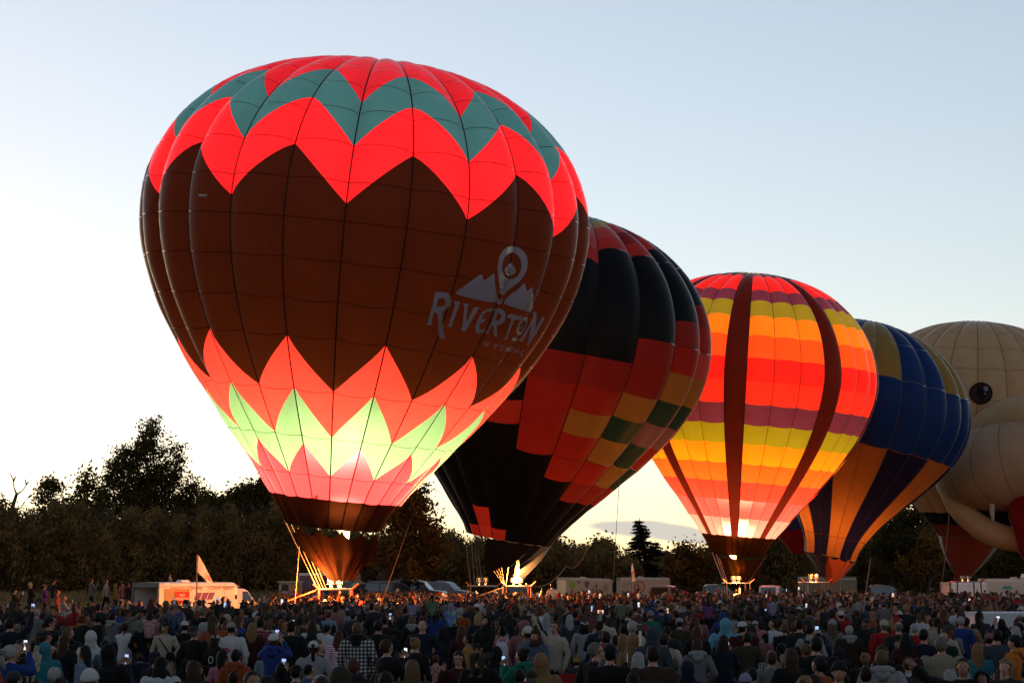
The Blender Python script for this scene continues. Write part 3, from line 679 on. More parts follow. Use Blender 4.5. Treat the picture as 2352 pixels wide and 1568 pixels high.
def leaves(rng, blobs, n, size, gap=.35, shell=.45):
    """small leaf quads through the crown: sprays around random twig points inside each blob"""
    bl = np.array(blobs, float); w = bl[:, 3] * bl[:, 4] * bl[:, 5]; w /= w.sum(); per = 14; k = n // per
    idx = rng.choice(len(bl), k, p=w); d = rng.normal(size=(k, 3)); d /= np.linalg.norm(d, axis=1)[:, None]
    rad = rng.random(k) ** shell; c = bl[idx, :3] + d * bl[idx, 3:6] * rad[:, None]
    hs = np.sin(c[:, 0] * 1.9 + c[:, 2] * 1.3) * np.sin(c[:, 2] * 2.3 - c[:, 1] * 1.1) * np.sin(c[:, 0] * .8 + 2)
    c = c[hs > -gap * .45 + .10]; c = np.repeat(c, per, 0); spr = rng.normal(size=c.shape) * size * 2.2; c = c + spr
    m = len(c); a = rng.normal(size=(m, 3)); a /= np.linalg.norm(a, axis=1)[:, None]; b = np.cross(a, rng.normal(size=(m, 3))); b /= np.linalg.norm(b, axis=1)[:, None]
    s = size * rng.uniform(.6, 1.3, (m, 1)); a *= s; b *= s * .6
    V = np.stack([c - a, c + b * .9, c + a, c - b * .9], 1).reshape(-1, 3); return V, np.arange(m * 4).reshape(m, 4)
def branchy(mb, p, d, L, r, depth, rg, spread=.6, up=.25, minr=.02):
    pts = [p]; q = p.copy(); dd = d.copy(); n = 4
    for i in range(n):
        dd = (dd + Vector((rg.gauss(0, .14), rg.gauss(0, .14), rg.gauss(0, .08) + up * .12))).normalized(); q = q + dd * (L / n); pts.append(q.copy())
    mb.tube(pts, [max(minr, r * (1 - .5 * i / n)) for i in range(n + 1)], 5)
    if depth > 0:
        for k in range(rg.choice((2, 3, 3))):
            a = pts[rg.randint(2, n)]; nd = (dd + Vector((rg.gauss(0, spread), rg.gauss(0, spread * .8), rg.gauss(up, spread * .5)))).normalized()
            branchy(mb, a, nd, L * rg.uniform(.55, .8), r * .5, depth - 1, rg, spread, up, minr)
def tree(name, label, loc, blobs, n, size, m, trunk_h, r, seed, cat='tree', group=None, depth=3, lean=0, gap=.35, shell=.45, trunk=True):
    rng = np.random.default_rng(seed); rg = random.Random(seed)
    t = empty(name, loc, label=label, cat=cat, group=group)
    mb = MB(); branchy(mb, Vector((0, 0, -.2)), Vector((lean, 0, 1)).normalized(), trunk_h * .5, r, depth, rg, .55, .3, .03)
    for b in blobs[::2]: # limbs reaching into the clumps
        s = Vector((lean * trunk_h * .6, 0, trunk_h * .6)); e = Vector(b[:3]); mid = (s + e) / 2 + Vector((rg.gauss(0, .3), 0, -.3)); mb.tube([s, mid, e], [r * .45, r * .28, .04], 5)
    mb.build('trunk', M_bark, t, smooth=True)
    if n:
        V, F = leaves(rng, blobs, n, size, gap, shell); mesh_np('crown', V, F, m, t, smooth=False)
    return t
def B(cx, cz, rx, rz=None, ry=None, s=1.0, o=0): return (cx / s, o, cz / s, rx / s, (ry or rx) / s, (rz or rx) / s)
def gloc(px, y): x = X_at(px, y); return Vector((x, y, gz(x, y)))

# big cottonwood behind the left thicket, picture units -> metres at its own distance
def treepix(name, label, px, y, clumps, n, size, m, seed, th, r, **k):
    y *= 1.34; size *= 1.34; th *= 1.3; r *= 1.3; L = gloc(px, y); s = FPX / y; rg = random.Random(seed * 7 + 1); bl = []
    for cx, cy, rx, ry in clumps:
        p = at(cx, cy, y) - L; bl.append((p.x, rg.uniform(-.8, .8), p.z, rx / s, rx / s * .9, ry / s))
    return tree(name, label, L, bl, n, size, m, th, r, seed, **k)
treepix('cottonwood_tree', 'tallest dark cottonwood with a pointed crown beyond the left thicket', 345, 166,
        [(345, 985, 32, 32), (320, 1000, 14, 25), (340, 1030, 48, 40), (395, 1030, 25, 40), (300, 1065, 50, 40), (380, 1075, 55, 45), (265, 1060, 25, 45), (260, 1110, 38, 50), (330, 1120, 80, 60),
         (415, 1120, 50, 50), (440, 1155, 42, 45), (300, 1170, 90, 50), (400, 1180, 90, 45), (240, 1150, 25, 60)], 62000, .13, M_leaf['dark'], 3, 9, .42, gap=.22, depth=4)
treepix('cottonwood_tree', 'sparse half-bare cottonwood just left of the tallest one', 205, 160,
        [(200, 1090, 18, 30), (185, 1110, 25, 25), (215, 1130, 25, 35), (180, 1160, 30, 30), (225, 1170, 28, 35), (205, 1190, 40, 30)], 9000, .15, M_leaf['dark'], 4, 6, .25, gap=.05, depth=4)
treepix('cottonwood_tree', 'thin open-crowned tree between the bare tree and the sparse cottonwood', 125, 158,
        [(110, 1115, 22, 15), (135, 1120, 25, 18), (100, 1150, 20, 20), (150, 1150, 25, 20), (125, 1180, 45, 22)], 6500, .15, M_leaf['dark'], 5, 5, .2, gap=.0, depth=4)
t = gloc(22, 208); bt = empty('bare_tree', t, label='leafless forked dead tree at the far left edge', cat='tree')
mb = MB(); rg = random.Random(11)
P = lambda x, y: at(x, y, 208) - t
mb.tube([P(22, 1400), P(22, 1210), P(30, 1160), P(38, 1135)], [.33, .27, .21, .16], 7)
for br in ([(38, 1135), (32, 1118), (30, 1100), (24, 1088)], [(38, 1135), (50, 1128), (60, 1115), (58, 1100)], [(31, 1105), (36, 1094)], [(60, 1112), (66, 1106)], [(30, 1165), (10, 1150), (2, 1130)], [(10, 1150), (-8, 1145)], [(26, 1180), (48, 1165), (58, 1150)]):
    mb.tube([P(*q) for q in br], [.12] + [.06] * (len(br) - 1), 5)
mb.build('trunk', M_bark, bt, smooth=True)
treepix('cottonwood_tree', 'low leafy tree at the very left edge beside the dead tree', 2, 157, [(-5, 1165, 22, 22), (10, 1190, 30, 20)], 2500, .15, M_leaf['dark'], 6, 4, .2, gap=.1)
for i, (px, cl, n, lab) in enumerate([
    (565, [(560, 1150, 40, 28), (590, 1135, 35, 25), (530, 1165, 40, 22)], 9000, 'round leafy tree beyond the thicket just left of the brown balloon skirt'),
    (625, [(615, 1130, 32, 34), (640, 1150, 30, 35), (600, 1160, 40, 30)], 9000, 'bushy tree partly behind the left side of the brown balloon skirt'),
    (500, [(490, 1160, 38, 24), (520, 1178, 40, 22)], 6000, 'low tree in the dip between the tallest cottonwood and the balloon')]):
    treepix('leafy_tree', lab, px, 158, cl, n, .16, M_leaf['dark'], 20 + i, 4.5, .22, gap=.2)
# orange-lit tree right of the brown balloon's skirt
treepix('autumn_tree', 'autumn tree with a thick lit trunk right of the brown balloon skirt', 866, 127,
        [(935, 1160, 45, 40), (960, 1130, 22, 22), (905, 1190, 45, 35), (960, 1200, 50, 40), (1000, 1222, 22, 20), (930, 1250, 60, 40), (975, 1270, 45, 35), (900, 1275, 45, 25), (950, 1300, 55, 22), (850, 1270, 25, 25)],
        20000, .15, M_leaf['rust'], 31, 5.5, .46, gap=.2, depth=4)
# thickets: one mass nobody could count
def thicket(name, label_y, x0, x1, top, n, size, m, seed, depth=9):
    rng = np.random.default_rng(seed); y = label_y * 1.36; depth *= 1.3; size *= 1.3; s = FPX / y; k = n // 12
    px = rng.uniform(x0, x1, k); dy = rng.uniform(0, depth, k); tp = np.interp(px, [t[0] for t in top], [t[1] for t in top])
    x = (px - 1176) / FPX * (y + dy); g = np.array([gz(a, y + b) for a, b in zip(x, dy)])
    h = (1314 - tp) / s + CAM_H - g; h = h * (1 + .09 * np.sin(px * .11) + .07 * np.sin(px * .037 + 2) + .05 * np.sin(px * .31)) * (1 - .25 * (1 - np.minimum(dy / 3, 1)))
    z = g + h * rng.random(k) ** .55
    # arching face: the front leans back with height
    yy = y + dy + (z - g) / h * 1.2 + .5 * np.sin(px * .09) + .35 * np.sin(px * .23 + z)
    c = np.repeat(np.stack([x, yy, z], 1), 12, 0) + rng.normal(size=(k * 12, 3)) * np.array([.38, .38, .46]); m_ = len(c)
    a = rng.normal(size=(m_, 3)) + np.array([0, 0, 1.2]); a /= np.linalg.norm(a, axis=1)[:, None]; b = np.cross(a, rng.normal(size=(m_, 3))); b /= np.linalg.norm(b, axis=1)[:, None]
    q = size * rng.uniform(.6, 1.4, (m_, 1)); a *= q; b *= q * .35
    V = np.stack([c - a, c + b, c + a, c - b], 1).reshape(-1, 3)
    o = mesh_np(name, V, np.arange(m_ * 4).reshape(m_, 4), m, smooth=False); return o
for args in (('willow_thicket', 148, -60, 700, [(-60, 1205), (60, 1190), (130, 1185), (200, 1190), (330, 1200), (470, 1195), (600, 1185), (640, 1165), (700, 1180)], 230000, .17, M_leaf['olive'], 51, 10, 'tall dark willow thicket along the far left side of the field'),
             ('willow_thicket', 150, 680, 1460, [(680, 1200), (820, 1240), (900, 1260), (1000, 1240), (1060, 1250), (1120, 1250), (1250, 1255), (1300, 1272), (1340, 1285), (1400, 1280), (1460, 1300)], 180000, .17, M_leaf['olive'], 52, 10, 'dark willow thicket behind the parked vehicles in the middle'),
             ('willow_thicket', 165, 1440, 1860, [(1440, 1305), (1500, 1305), (1560, 1295), (1640, 1270), (1700, 1262), (1790, 1225), (1860, 1235)], 90000, .18, M_leaf['olive'], 53, 10, 'thicket behind the white trailers under the rainbow balloon'),
             ('willow_thicket', 178, 1820, 2480, [(1820, 1235), (1950, 1245), (2050, 1215), (2120, 1195), (2200, 1230), (2300, 1255), (2480, 1240)], 130000, .19, M_leaf['olive'], 54, 12, 'dark tree mass behind the balloons on the right')):
    o = thicket(*args[:-1]); tag(o, args[-1], 'thicket', kind='stuff')
for i, (px, y, cl, n, m, lab) in enumerate([
    (1340, 172, [(1338, 1278, 24, 18), (1355, 1290, 25, 15)], 5000, 'olive', 'low round tree on the skyline right of the black balloon mouth'),
    (1378, 172, [(1375, 1265, 14, 18), (1392, 1268, 16, 20), (1365, 1285, 20, 15), (1400, 1285, 18, 15)], 6000, 'olive', 'two-topped tree on the skyline between the black balloon and the spruce'),
    (1270, 170, [(1262, 1255, 22, 20), (1285, 1268, 22, 18)], 5000, 'dark', 'dark tree directly beside the black balloon mouth'),
    (1578, 158, [(1578, 1272, 26, 18), (1560, 1292, 30, 20), (1600, 1290, 30, 22), (1580, 1315, 42, 20)], 11000, 'rust', 'golden round bush right of the house gable'),
    (1640, 160, [(1640, 1285, 26, 22), (1625, 1310, 35, 20)], 6500, 'olive', 'green bush behind the left side of the rainbow balloon mouth'),
    (1800, 170, [(1795, 1235, 38, 30), (1830, 1260, 38, 30), (1790, 1280, 45, 30)], 12000, 'dark', 'dark tree between the rainbow and the blue balloon mouths'),
    (2045, 176, [(2040, 1210, 32, 28), (2075, 1190, 34, 30), (2110, 1180, 30, 28), (2060, 1250, 60, 35)], 15000, 'dark', 'tall tree between the blue balloon and the tan animal balloon'),
    (2130, 174, [(2130, 1260, 40, 35), (2110, 1290, 40, 25)], 9000, 'rust', 'rusty autumn tree beside the maroon balloon skirt'),
    (2330, 176, [(2330, 1255, 36, 28), (2370, 1240, 40, 35), (2340, 1290, 50, 25)], 9000, 'dark', 'dark tree at the right edge under the muzzle')]):
    treepix('leafy_tree', lab, px, y, cl, n, .17, M_leaf[m], 60 + i, 4.5, .22, gap=.22)
def twigs(label, x0, x1, top, y, n, seed):
    rg = random.Random(seed); mb = MB(); y *= 1.36
    for i in range(n):
        px = rg.uniform(x0, x1); tp = np.interp(px, [t[0] for t in top], [t[1] for t in top]) + rg.uniform(-22, 12); D = y + rg.uniform(0, 8); e = at(px, tp, D); b = e + Vector((rg.gauss(0, .5), 0, -rg.uniform(1.5, 3.0)))
        m_ = (b + e) / 2 + Vector((rg.gauss(0, .25), 0, .2)); mb.tube([b, m_, e], [.05, .035, .015], 3, cap=False)
        for k in range(5):
            s = m_.lerp(e, rg.random()); mb.tube([s, s + Vector((rg.gauss(0, .55), rg.gauss(0, .3), rg.uniform(.2, .8)))], [.025, .01], 3, cap=False)
    o = mb.build('bare_twigs', M_bark); tag(o, label, 'twigs', kind='stuff')
twigs('wispy bare twigs standing out of the left thicket against the sky', -40, 700, [(-40, 1195), (60, 1180), (130, 1175), (330, 1190), (470, 1185), (600, 1170), (700, 1165)], 150, 170, 91)
twigs('wispy bare twigs above the middle thicket', 980, 1440, [(980, 1235), (1120, 1240), (1250, 1245), (1340, 1275), (1440, 1290)], 152, 90, 92)
def spruce(loc, H, R, n, seed, label):
    rng = np.random.default_rng(seed); t = empty('spruce_tree', loc, label=label, cat='tree'); MB().tube([(0, 0, -.2), (0, 0, H * .5), (0, 0, H * .98)], [.2, .12, .03], 7).build('trunk', M_bark, t, smooth=True)
    Vs = []; bm_ = MB()
    for i in range(int(H * 2.6)):
        z = H * (.08 + .9 * (i / (H * 2.6))); r = R * (1 - z / H) ** .8 * rng.uniform(.8, 1.15)
        for k in range(9):
            a = rng.uniform(0, 2 * math.pi); L = r * rng.uniform(.75, 1.1); e = Vector((math.cos(a) * L, math.sin(a) * L, z - L * .18 + .25 * (L > r)))
            bm_.tube([(0, 0, z), e * .6 + Vector((0, 0, (z - L * .25) * .4)), e], [.04, .025, .012], 4)
            m = max(8, int(n * L / (R * 9 * H * 2.6) * 2)); u = rng.random(m) ** .6
            c = np.stack([math.cos(a) * L * u, math.sin(a) * L * u, z - L * .28 * u * (1.3 - .5 * u)], 1) + rng.normal(size=(m, 3)) * [.13, .13, .07]
            Vs.append(c)
    c = np.concatenate(Vs); m = len(c); a = rng.normal(size=(m, 3)) * [1, 1, .4]; a /= np.linalg.norm(a, axis=1)[:, None]; b = np.cross(a, rng.normal(size=(m, 3))); b /= np.linalg.norm(b, axis=1)[:, None]
    a *= .17; b *= .05; V = np.stack([c - a, c + b, c + a, c - b], 1).reshape(-1, 3)
    bm_.build('branches', M_bark, t); mesh_np('crown', V, np.arange(m * 4).reshape(m, 4), M_leaf['needle'], t, smooth=False)
def zt(py, y): return at(1176, py, y).z
l = gloc(1470, 222); spruce(l, zt(1184, 222) - l.z, 3.3, 34000, 71, 'tall pointed spruce silhouetted against the sky in front of the cloud')
l = gloc(1507, 234); spruce(l, zt(1236, 234) - l.z, 2.5, 16000, 72, 'shorter spruce tucked behind the right side of the tall one')
# house gable beyond the trees
M_siding = mat('grey_siding', (.085, .07, .065), .8); M_shingle = mat('dark_shingle', (.035, .03, .028), .9); M_trim = mat('grey_trim', (.16, .14, .13), .7)
hl = gloc(1533, 262); hs = empty('house', hl, label='grey gabled house half hidden between the spruces and the golden bush', cat='house')
hw = 1.75; hz = zt(1293, 262) - hl.z; hp = zt(1268, 262) - hl.z
MB().prism([(-hw, 0), (hw, 0), (hw, hz), (0, hp), (-hw, hz)], 0, 9).build('wall', M_siding, hs)
rf = MB().add([(-hw - .4, -.3, hz - .15), (0, -.3, hp + .12), (0, 9.3, hp + .12), (-hw - .4, 9.3, hz - .15), (-hw - .4, -.3, hz), (0, -.3, hp + .3), (0, 9.3, hp + .3), (-hw - .4, 9.3, hz)], [(0, 1, 2, 3), (7, 6, 5, 4), (0, 4, 5, 1), (3, 2, 6, 7), (0, 3, 7, 4)])
rf.add([(hw + .4, -.3, hz - .15), (0, -.3, hp + .12), (0, 9.3, hp + .12), (hw + .4, 9.3, hz - .15), (hw + .4, -.3, hz), (0, -.3, hp + .3), (0, 9.3, hp + .3), (hw + .4, 9.3, hz)], [(3, 2, 1, 0), (4, 5, 6, 7), (1, 5, 4, 0), (7, 6, 2, 3), (4, 7, 3, 0)])
rf = rf.build('roof', M_shingle, hs); MB().tube([(0, .2, hp + .25), (0, .2, hp + .75)], .05, 5).build('vent_pipe', M_trim, rf)
M_glass_d = mat('dark_glass', (.012, .014, .018), .08, spec=.8, bump=0)
for wx in (-1.0, 1.0): 
    w = MB().box((wx, -.03, hz - 1.1), (.9, .08, 1.2)).build('window', M_trim, hs); MB().box((wx, -.08, hz - 1.1), (.74, .04, 1.04)).build('pane', M_glass_d, w)
# dry grass standing at the foot of the left thicket and over the field
def grass():
    rng = np.random.default_rng(5); n = 26000; px = rng.uniform(-40, 760, n); y = 85 + 118 * rng.random(n) ** .6; x = (px - 1176) / FPX * y
    x2 = rng.uniform(-14, 14, 9000); y2 = rng.uniform(18, 45, 9000); x = np.r_[x, x2]; y = np.r_[y, y2]
    h = np.where(y > 190, .9, .14) * rng.uniform(.5, 1.3, len(x)); h[-9000:] = rng.uniform(.03, .09, 9000)
    z = np.array([gz(a, b) for a, b in zip(x, y)]); w = np.where(y > 80, .05, .012); lx = rng.normal(size=len(x)) * h * .3
    A = np.stack([x - w, y, z - .02], 1); Bq = np.stack([x + w, y, z - .02], 1); Cq = np.stack([x + lx, y + rng.normal(size=len(x)) * h * .3, z + h], 1)
    V = np.stack([A, Bq, Cq], 1).reshape(-1, 3); o = mesh_np('dry_grass', V, np.arange(len(V)).reshape(-1, 3), leafmat('straw', (.12, .09, .04), (.28, .18, .08)), smooth=False)
    tag(o, 'short dry grass over the trodden field and along the left thicket', 'grass', kind='stuff')
grass()

# ---------------------------------------------------------------- vehicles and trailers
M_white = mat('white_paint', (.55, .53, .52), .35, scale=2, var=.08, bump=.02); M_alu = mat('bare_aluminium', (.42, .42, .44), .3, metal=.7, scale=5, var=.15)
M_rub = mat('rubber', (.012, .012, .012), .85); M_rim = mat('wheel_rim', (.3, .3, .3), .3, metal=.8); M_blk = mat('black_trim', (.012, .012, .013), .5)
M_tint = mat('tinted_glass', (.010, .012, .016), .06, spec=1.0, bump=0); M_red_l = mat('red_lens', (.35, .01, .01), .2); M_hl = mat('headlight_glass', (.6, .6, .58), .1, bump=0)
M_shade_in = mat('shaded_interior', (.012, .011, .010), .8); M_ply = mat('orange_lit_plywood', (.32, .2, .10), .7, c2=(.24, .14, .07), scale=3)  # shade inside the open trailer put into a near-black interior colour
def paint(nm, c, r=.25): return mat(nm, c, r, spec=.7, scale=1.5, var=.1, bump=.01)
def wheel(parent, x, y, r=.37, w=.24, side=1):
    t = MB(); n = 20; V = []
    for yy, rr in ((-w / 2, r * .62), (-w / 2, r * .93), (-w / 2 + .03, r), (w / 2 - .03, r), (w / 2, r * .93), (w / 2, r * .62)):
        V += [(rr * math.cos(2 * math.pi * k / n), yy, rr * math.sin(2 * math.pi * k / n)) for k in range(n)]
    F = [(i * n + k, i * n + (k + 1) % n, ((i + 1) % 6) * n + (k + 1) % n, ((i + 1) % 6) * n + k) for i in range(6) for k in range(n)]
    t.add(V, F); wh = t.build('wheel', M_rub, parent, smooth=True, loc=(x, y, r))
    m = MB(); m.tube([(0, -w * .36, 0), (0, w * .36, 0)], r * .6, 16)
    for k in range(5): a = 2 * math.pi * k / 5; m.box((r * .34 * math.cos(a), -side * w * .4, r * .34 * math.sin(a)), (.08, .03, .08))
    m.build('rim', M_rim, wh)
def loft_body(prof, w_at, n_half=4):
    """side profile (x, z) counter-clockwise, extruded across y with rounded shoulders: half width by height"""
    V = []; F = []; ys = [-1, -.93, -.6, 0, .6, .93, 1]; N = len(prof)
    cx = sum(p[0] for p in prof) / N; cz = sum(p[1] for p in prof) / N
    for q in ys:
        sh = 1 - .035 * max(0, abs(q) - .6) / .4
        for x, z in prof: V.append((cx + (x - cx) * (1 - .012 * (abs(q) > .95)), q * w_at(z), z if abs(q) < .95 else z - .02))
    for i in range(len(ys) - 1):
        for k in range(N): F.append((i * N + k, (i + 1) * N + k, (i + 1) * N + (k + 1) % N, i * N + (k + 1) % N))
    F += [tuple(range(N)), tuple(range((len(ys) - 1) * N, len(ys) * N))[::-1]]
    return V, F
def vehicle(label, loc, rz, body, kind='pickup', cat='pickup truck', L=5.8, W=1.0, H=1.9, lightbar=False, shell=False, windshield=None):
    """nose towards +x"""
    t = empty({'pickup': 'pickup_truck', 'suv': 'parked_suv', 'van': 'parked_van'}[kind], loc, rz, label=label, cat=cat)
    h = L / 2; belt = H * .60; wf = lambda z: W * (.97 if z < .5 else 1.0 if z < belt else 1.0 - .16 * (z - belt) / (H - belt))
    if kind == 'pickup':
        low = [(-h, .55), (-h, belt + .02), (-h + .05, belt + .06), (h * .06, belt + .06), (h * .42, belt + .04), (h * .93, belt - .08), (h, belt - .22), (h + .02, .45), (h * .95, .35), (-h * .97, .4)]
        cab = [(-h * .30, belt), (-h * .28, H - .10), (-h * .22, H - .02), (h * .02, H), (h * .16, H - .04), (h * .47, belt + .03)]
    elif kind == 'suv':
        low = [(-h, .5), (-h, belt - .1), (-h + .08, belt + .03), (h * .42, belt + .02), (h * .92, belt - .12), (h, belt - .28), (h + .02, .42), (h * .95, .33), (-h * .97, .36)]
        cab = [(-h * .97, belt), (-h * .88, H - .1), (-h * .75, H - .02), (-h * .3, H), (h * .04, H - .03), (h * .18, H - .12), (h * .46, belt)]
    else:
        low = [(-h, .4), (-h, belt), (h * .8, belt), (h, belt - .4), (h, .4), (h * .95, .33), (-h * .97, .36)]
        cab = [(-h * .995, belt), (-h * .97, H - .12), (-h * .9, H), (h * .35, H), (h * .5, H - .1), (h * .82, belt)]
    V, F = loft_body(low, wf); mb = MB().add(V, F)
    if kind == 'pickup': # open bed: walls are the body, floor dark inset on top
        pass
    V, F = loft_body(cab, wf); mb.add(V, F); mb.build('body', body, t, smooth=True)
    if kind == 'pickup':
        MB().box((-h * .66, 0, belt + .058), (h * .62, W * 1.75, .02)).build('bed_floor', M_blk, t)
    # windows: side panes proud of the cab, following its slope
    def pane(name, quad, m=M_tint, par=t): return MB().add(quad, [(0, 1, 2, 3), (3, 2, 1, 0)]).build(name, m, par)
    zs = (belt + .09, H - .13)
    def side(xa0, xa1, xb0, xb1):
        for s in (-1, 1):
            y0, y1 = s * (wf(zs[0]) + .012), s * (wf(zs[1]) + .012); pane('side_window', [(xa0, y0, zs[0]), (xb0, y0, zs[0]), (xb1, y1, zs[1]), (xa1, y1, zs[1])])
    if kind == 'pickup': side(-h * .26, -h * .25, h * .08, h * .08); side(h * .15, h * .15, h * .40, h * .22)
    elif kind == 'suv': side(-h * .93, -h * .84, -h * .52, -h * .52); side(-h * .48, -h * .48, -h * .16, -h * .16); side(-h * .12, -h * .12, h * .36, h * .12)
    else: side(h * .3, h * .3, h * .7, h * .48)
    # windscreen and rear glass
    (xa, za), (xb, zb) = ((h * .47, belt + .06), (h * .175, H - .06)) if kind == 'pickup' else ((h * .455, belt + .05), (h * .195, H - .14)) if kind == 'suv' else ((h * .82, belt + .04), (h * .51, H - .12))
    o = .03; pane('windscreen', [(xa + o, -wf(za) * .88, za), (xa + o, wf(za) * .88, za), (xb + o, wf(zb) * .86, zb), (xb + o, -wf(zb) * .86, zb)], windshield or M_tint)
    rx = -h * .302 if kind == 'pickup' else -h * .965; pane('rear_window', [(rx - .02, -W * .75, belt + .12), (rx - .02, W * .75, belt + .12), (rx + (.02 if kind == 'pickup' else .08 * h), W * .7, H - .16), (rx + (.02 if kind == 'pickup' else .08 * h), -W * .7, H - .16)])
    for s in (-1, 1):
        for x in (-h * .62, h * .62): wheel(t, x, s * (W - .10), side=-s)
        MB().box((h * .985, s * W * .78, belt - .30), (.10, .34, .18)).build('headlight', M_hl, t)
        MB().box((-h * 1.0, s * W * .86, belt - .16), (.06, .16, .34)).build('tail_light', M_red_l, t)
        MB().box((h * .36, s * (W + .12), belt + .14), (.10, .18, .17)).build('mirror', body, t)
        MB().box((0.0, s * (wf(.9) + .01), belt - .12), (.16, .03, .03)).build('door_handle', M_alu, t)
    MB().box((h + .03, 0, .52), (.12, W * 1.85, .2)).build('bumper', M_alu, t); MB().box((-h - .03, 0, .52), (.12, W * 1.85, .18)).build('bumper', M_alu, t)
    if kind == 'suv': 
        for s in (-1, 1): MB().tube([(-h * .8, s * W * .7, H + .04), (h * .05, s * W * .7, H + .03)], .022, 5).build('roof_rail', M_alu, t)
    return t
def text_obj(parent, body, size, loc, rot, m, name='lettering', ext=.004, sx=1.0):
    c = bpy.data.curves.new(name, 'FONT'); c.body = body; c.size = size; c.extrude = ext; c.align_x = 'CENTER'; c.align_y = 'CENTER'; c.resolution_u = 3
    o = bpy.data.objects.new(name, c); dg = bpy.context.evaluated_depsgraph_get(); COL.objects.link(o); dg.update(); me = bpy.data.meshes.new_from_object(o.evaluated_get(dg)); bpy.data.objects.remove(o)
    me.materials.clear(); me.materials.append(m); o = bpy.data.objects.new(name, me); o.location = loc; o.rotation_euler = rot; o.scale = (sx, 1, 1); return link(o, parent)
def trailer(label, loc, rz, L, W, H, skin, roof=None, nose='round', open_rear=False, door=True, vent=True, name='enclosed_trailer', cat='trailer', seams=4, tilt=0):
    """tongue end towards +x; near side is -y"""
    t = empty(name, loc, rz, label=label, cat=cat); t.rotation_euler = (0, tilt, rz); roof = roof or skin
    h = L / 2; z0 = .45; w = W / 2; r = .16
    def sect(x, k=1.0, dz=0): return [(x, -w * k, z0), (x, -w * k, H - r - dz), (x, -w * k + r * .3, H - r * .3 - dz), (x, -w * k + r, H - dz), (x, w * k - r, H - dz), (x, w * k - r * .3, H - r * .3 - dz), (x, w * k, H - r - dz), (x, w * k, z0)]
    xs = [(-h, 1, 0)] + ([(h - .45, 1, 0), (h - .2, .97, .03), (h - .05, .88, .10), (h, .72, .2)] if nose == 'round' else [(h, 1, 0)])
    V = []; [V.extend(sect(*q)) for q in xs]; n = 8; mb = MB(); mbr = MB(); F = []; Fr = []
    for i in range(len(xs) - 1):
        for k in range(7): (Fr if 1 <= k <= 5 else F).append((i * n + k, i * n + k + 1, (i + 1) * n + k + 1, (i + 1) * n + k))
    F.append(tuple((len(xs) - 1) * n + k for k in range(n)))
    if not open_rear: F.append(tuple(range(n))[::-1])
    mb.add(V, F).build('body', skin, t, smooth=True); mbr.add(V, Fr).build('roof', roof, t, smooth=True)
    MB().box((0, 0, z0 - .04), (L, W, .08)).build('floor', M_blk, t)
    if open_rear:
        MB().box((-h + L * .48, 0, (z0 + H) / 2), (.03, W * .94, H - z0 - .2)).build('inner_bulkhead', M_shade_in, t)
    fr = MB()
    for s in (-1, 1): fr.box((-h - .01, s * (w - .05), (z0 + H) / 2), (.05, .12, H - z0))
    fr.box((-h - .01, 0, H - .12), (.05, W, .2)); fr.build('rear_frame', M_alu if not open_rear else mat('charcoal_frame', (.05, .055, .06), .5), t)
    for k in range(1, seams + 1):
        x = -h + L * k / (seams + 1); MB().box((x, -w - .004, (z0 + H - r) / 2), (.02, .012, H - r - z0 - .05)).build('panel_seam', M_alu, t)
    for s in (-1, 1): 
        MB().box((0, s * (w + .006), H - r - .03), (L * .97, .02, .05)).build('top_rail', M_alu, t); MB().box((0, s * (w + .006), z0 + .03), (L * .97, .02, .09)).build('bottom_rail', M_alu, t)
        for x in (-.42, .42): wheel(t, x - .2, s * (w + .10), .33, .2, -s)
        MB().tube([(x - .2, s * (w + .1), .38 + .36 * math.sqrt(max(0, 1 - (x / .9) ** 2))) for x in np.linspace(-.88, .88, 9)], .05, 5).build('fender', M_alu, t)
    if door:
        d = MB().box((h * .45, -w - .015, (z0 + H) / 2 - .05), (.8, .03, H - z0 - .4)).build('side_door', skin, t); MB().box((h * .45 - .3, -w - .045, (z0 + H) / 2), (.10, .03, .04)).build('door_handle', M_blk, d)
    if vent: MB().box((-h * .1, 0, H + .05), (.5, .5, .12), top=(.7, .7)).build('roof_vent', roof, t)
    MB().tube([(h, 0, .42), (h + 1.0, 0, .42)], .05, 6).build('tongue', M_blk, t)
    return t
def disc(parent, name, x, z, rx, rz_, y, m, n=18, tail=False):
    P = [(x + rx * math.cos(2 * math.pi * k / n), y, z + rz_ * math.sin(2 * math.pi * k / n)) for k in range(n)]
    mb = MB().add(P, [tuple(range(n))])
    if tail: mb.add([(x - rx * .75, y, z - rz_ * .65), (x - rx * .16, y, z - rz_ * 1.35), (x + rx * .16, y, z - rz_ * 1.35), (x + rx * .75, y, z - rz_ * .65)], [(0, 1, 2, 3)]); mb.box((x, y, z - rz_ * 1.55), (rx * .3, .002, rx * .24))
    return mb.build(name, m, parent)
M_gold = mat('gold_lettering', (.42, .24, .10), .5); M_sign_r = mat('red_sign', (.35, .012, .012), .5); M_sign_w = mat('white_lettering', (.6, .6, .6), .5)
M_purple = mat('purple_print', (.16, .05, .12), .5); M_faint = mat('faint_grey_print', (.36, .32, .30), .6); M_greyblue = mat('slate_print', (.12, .11, .14), .6)
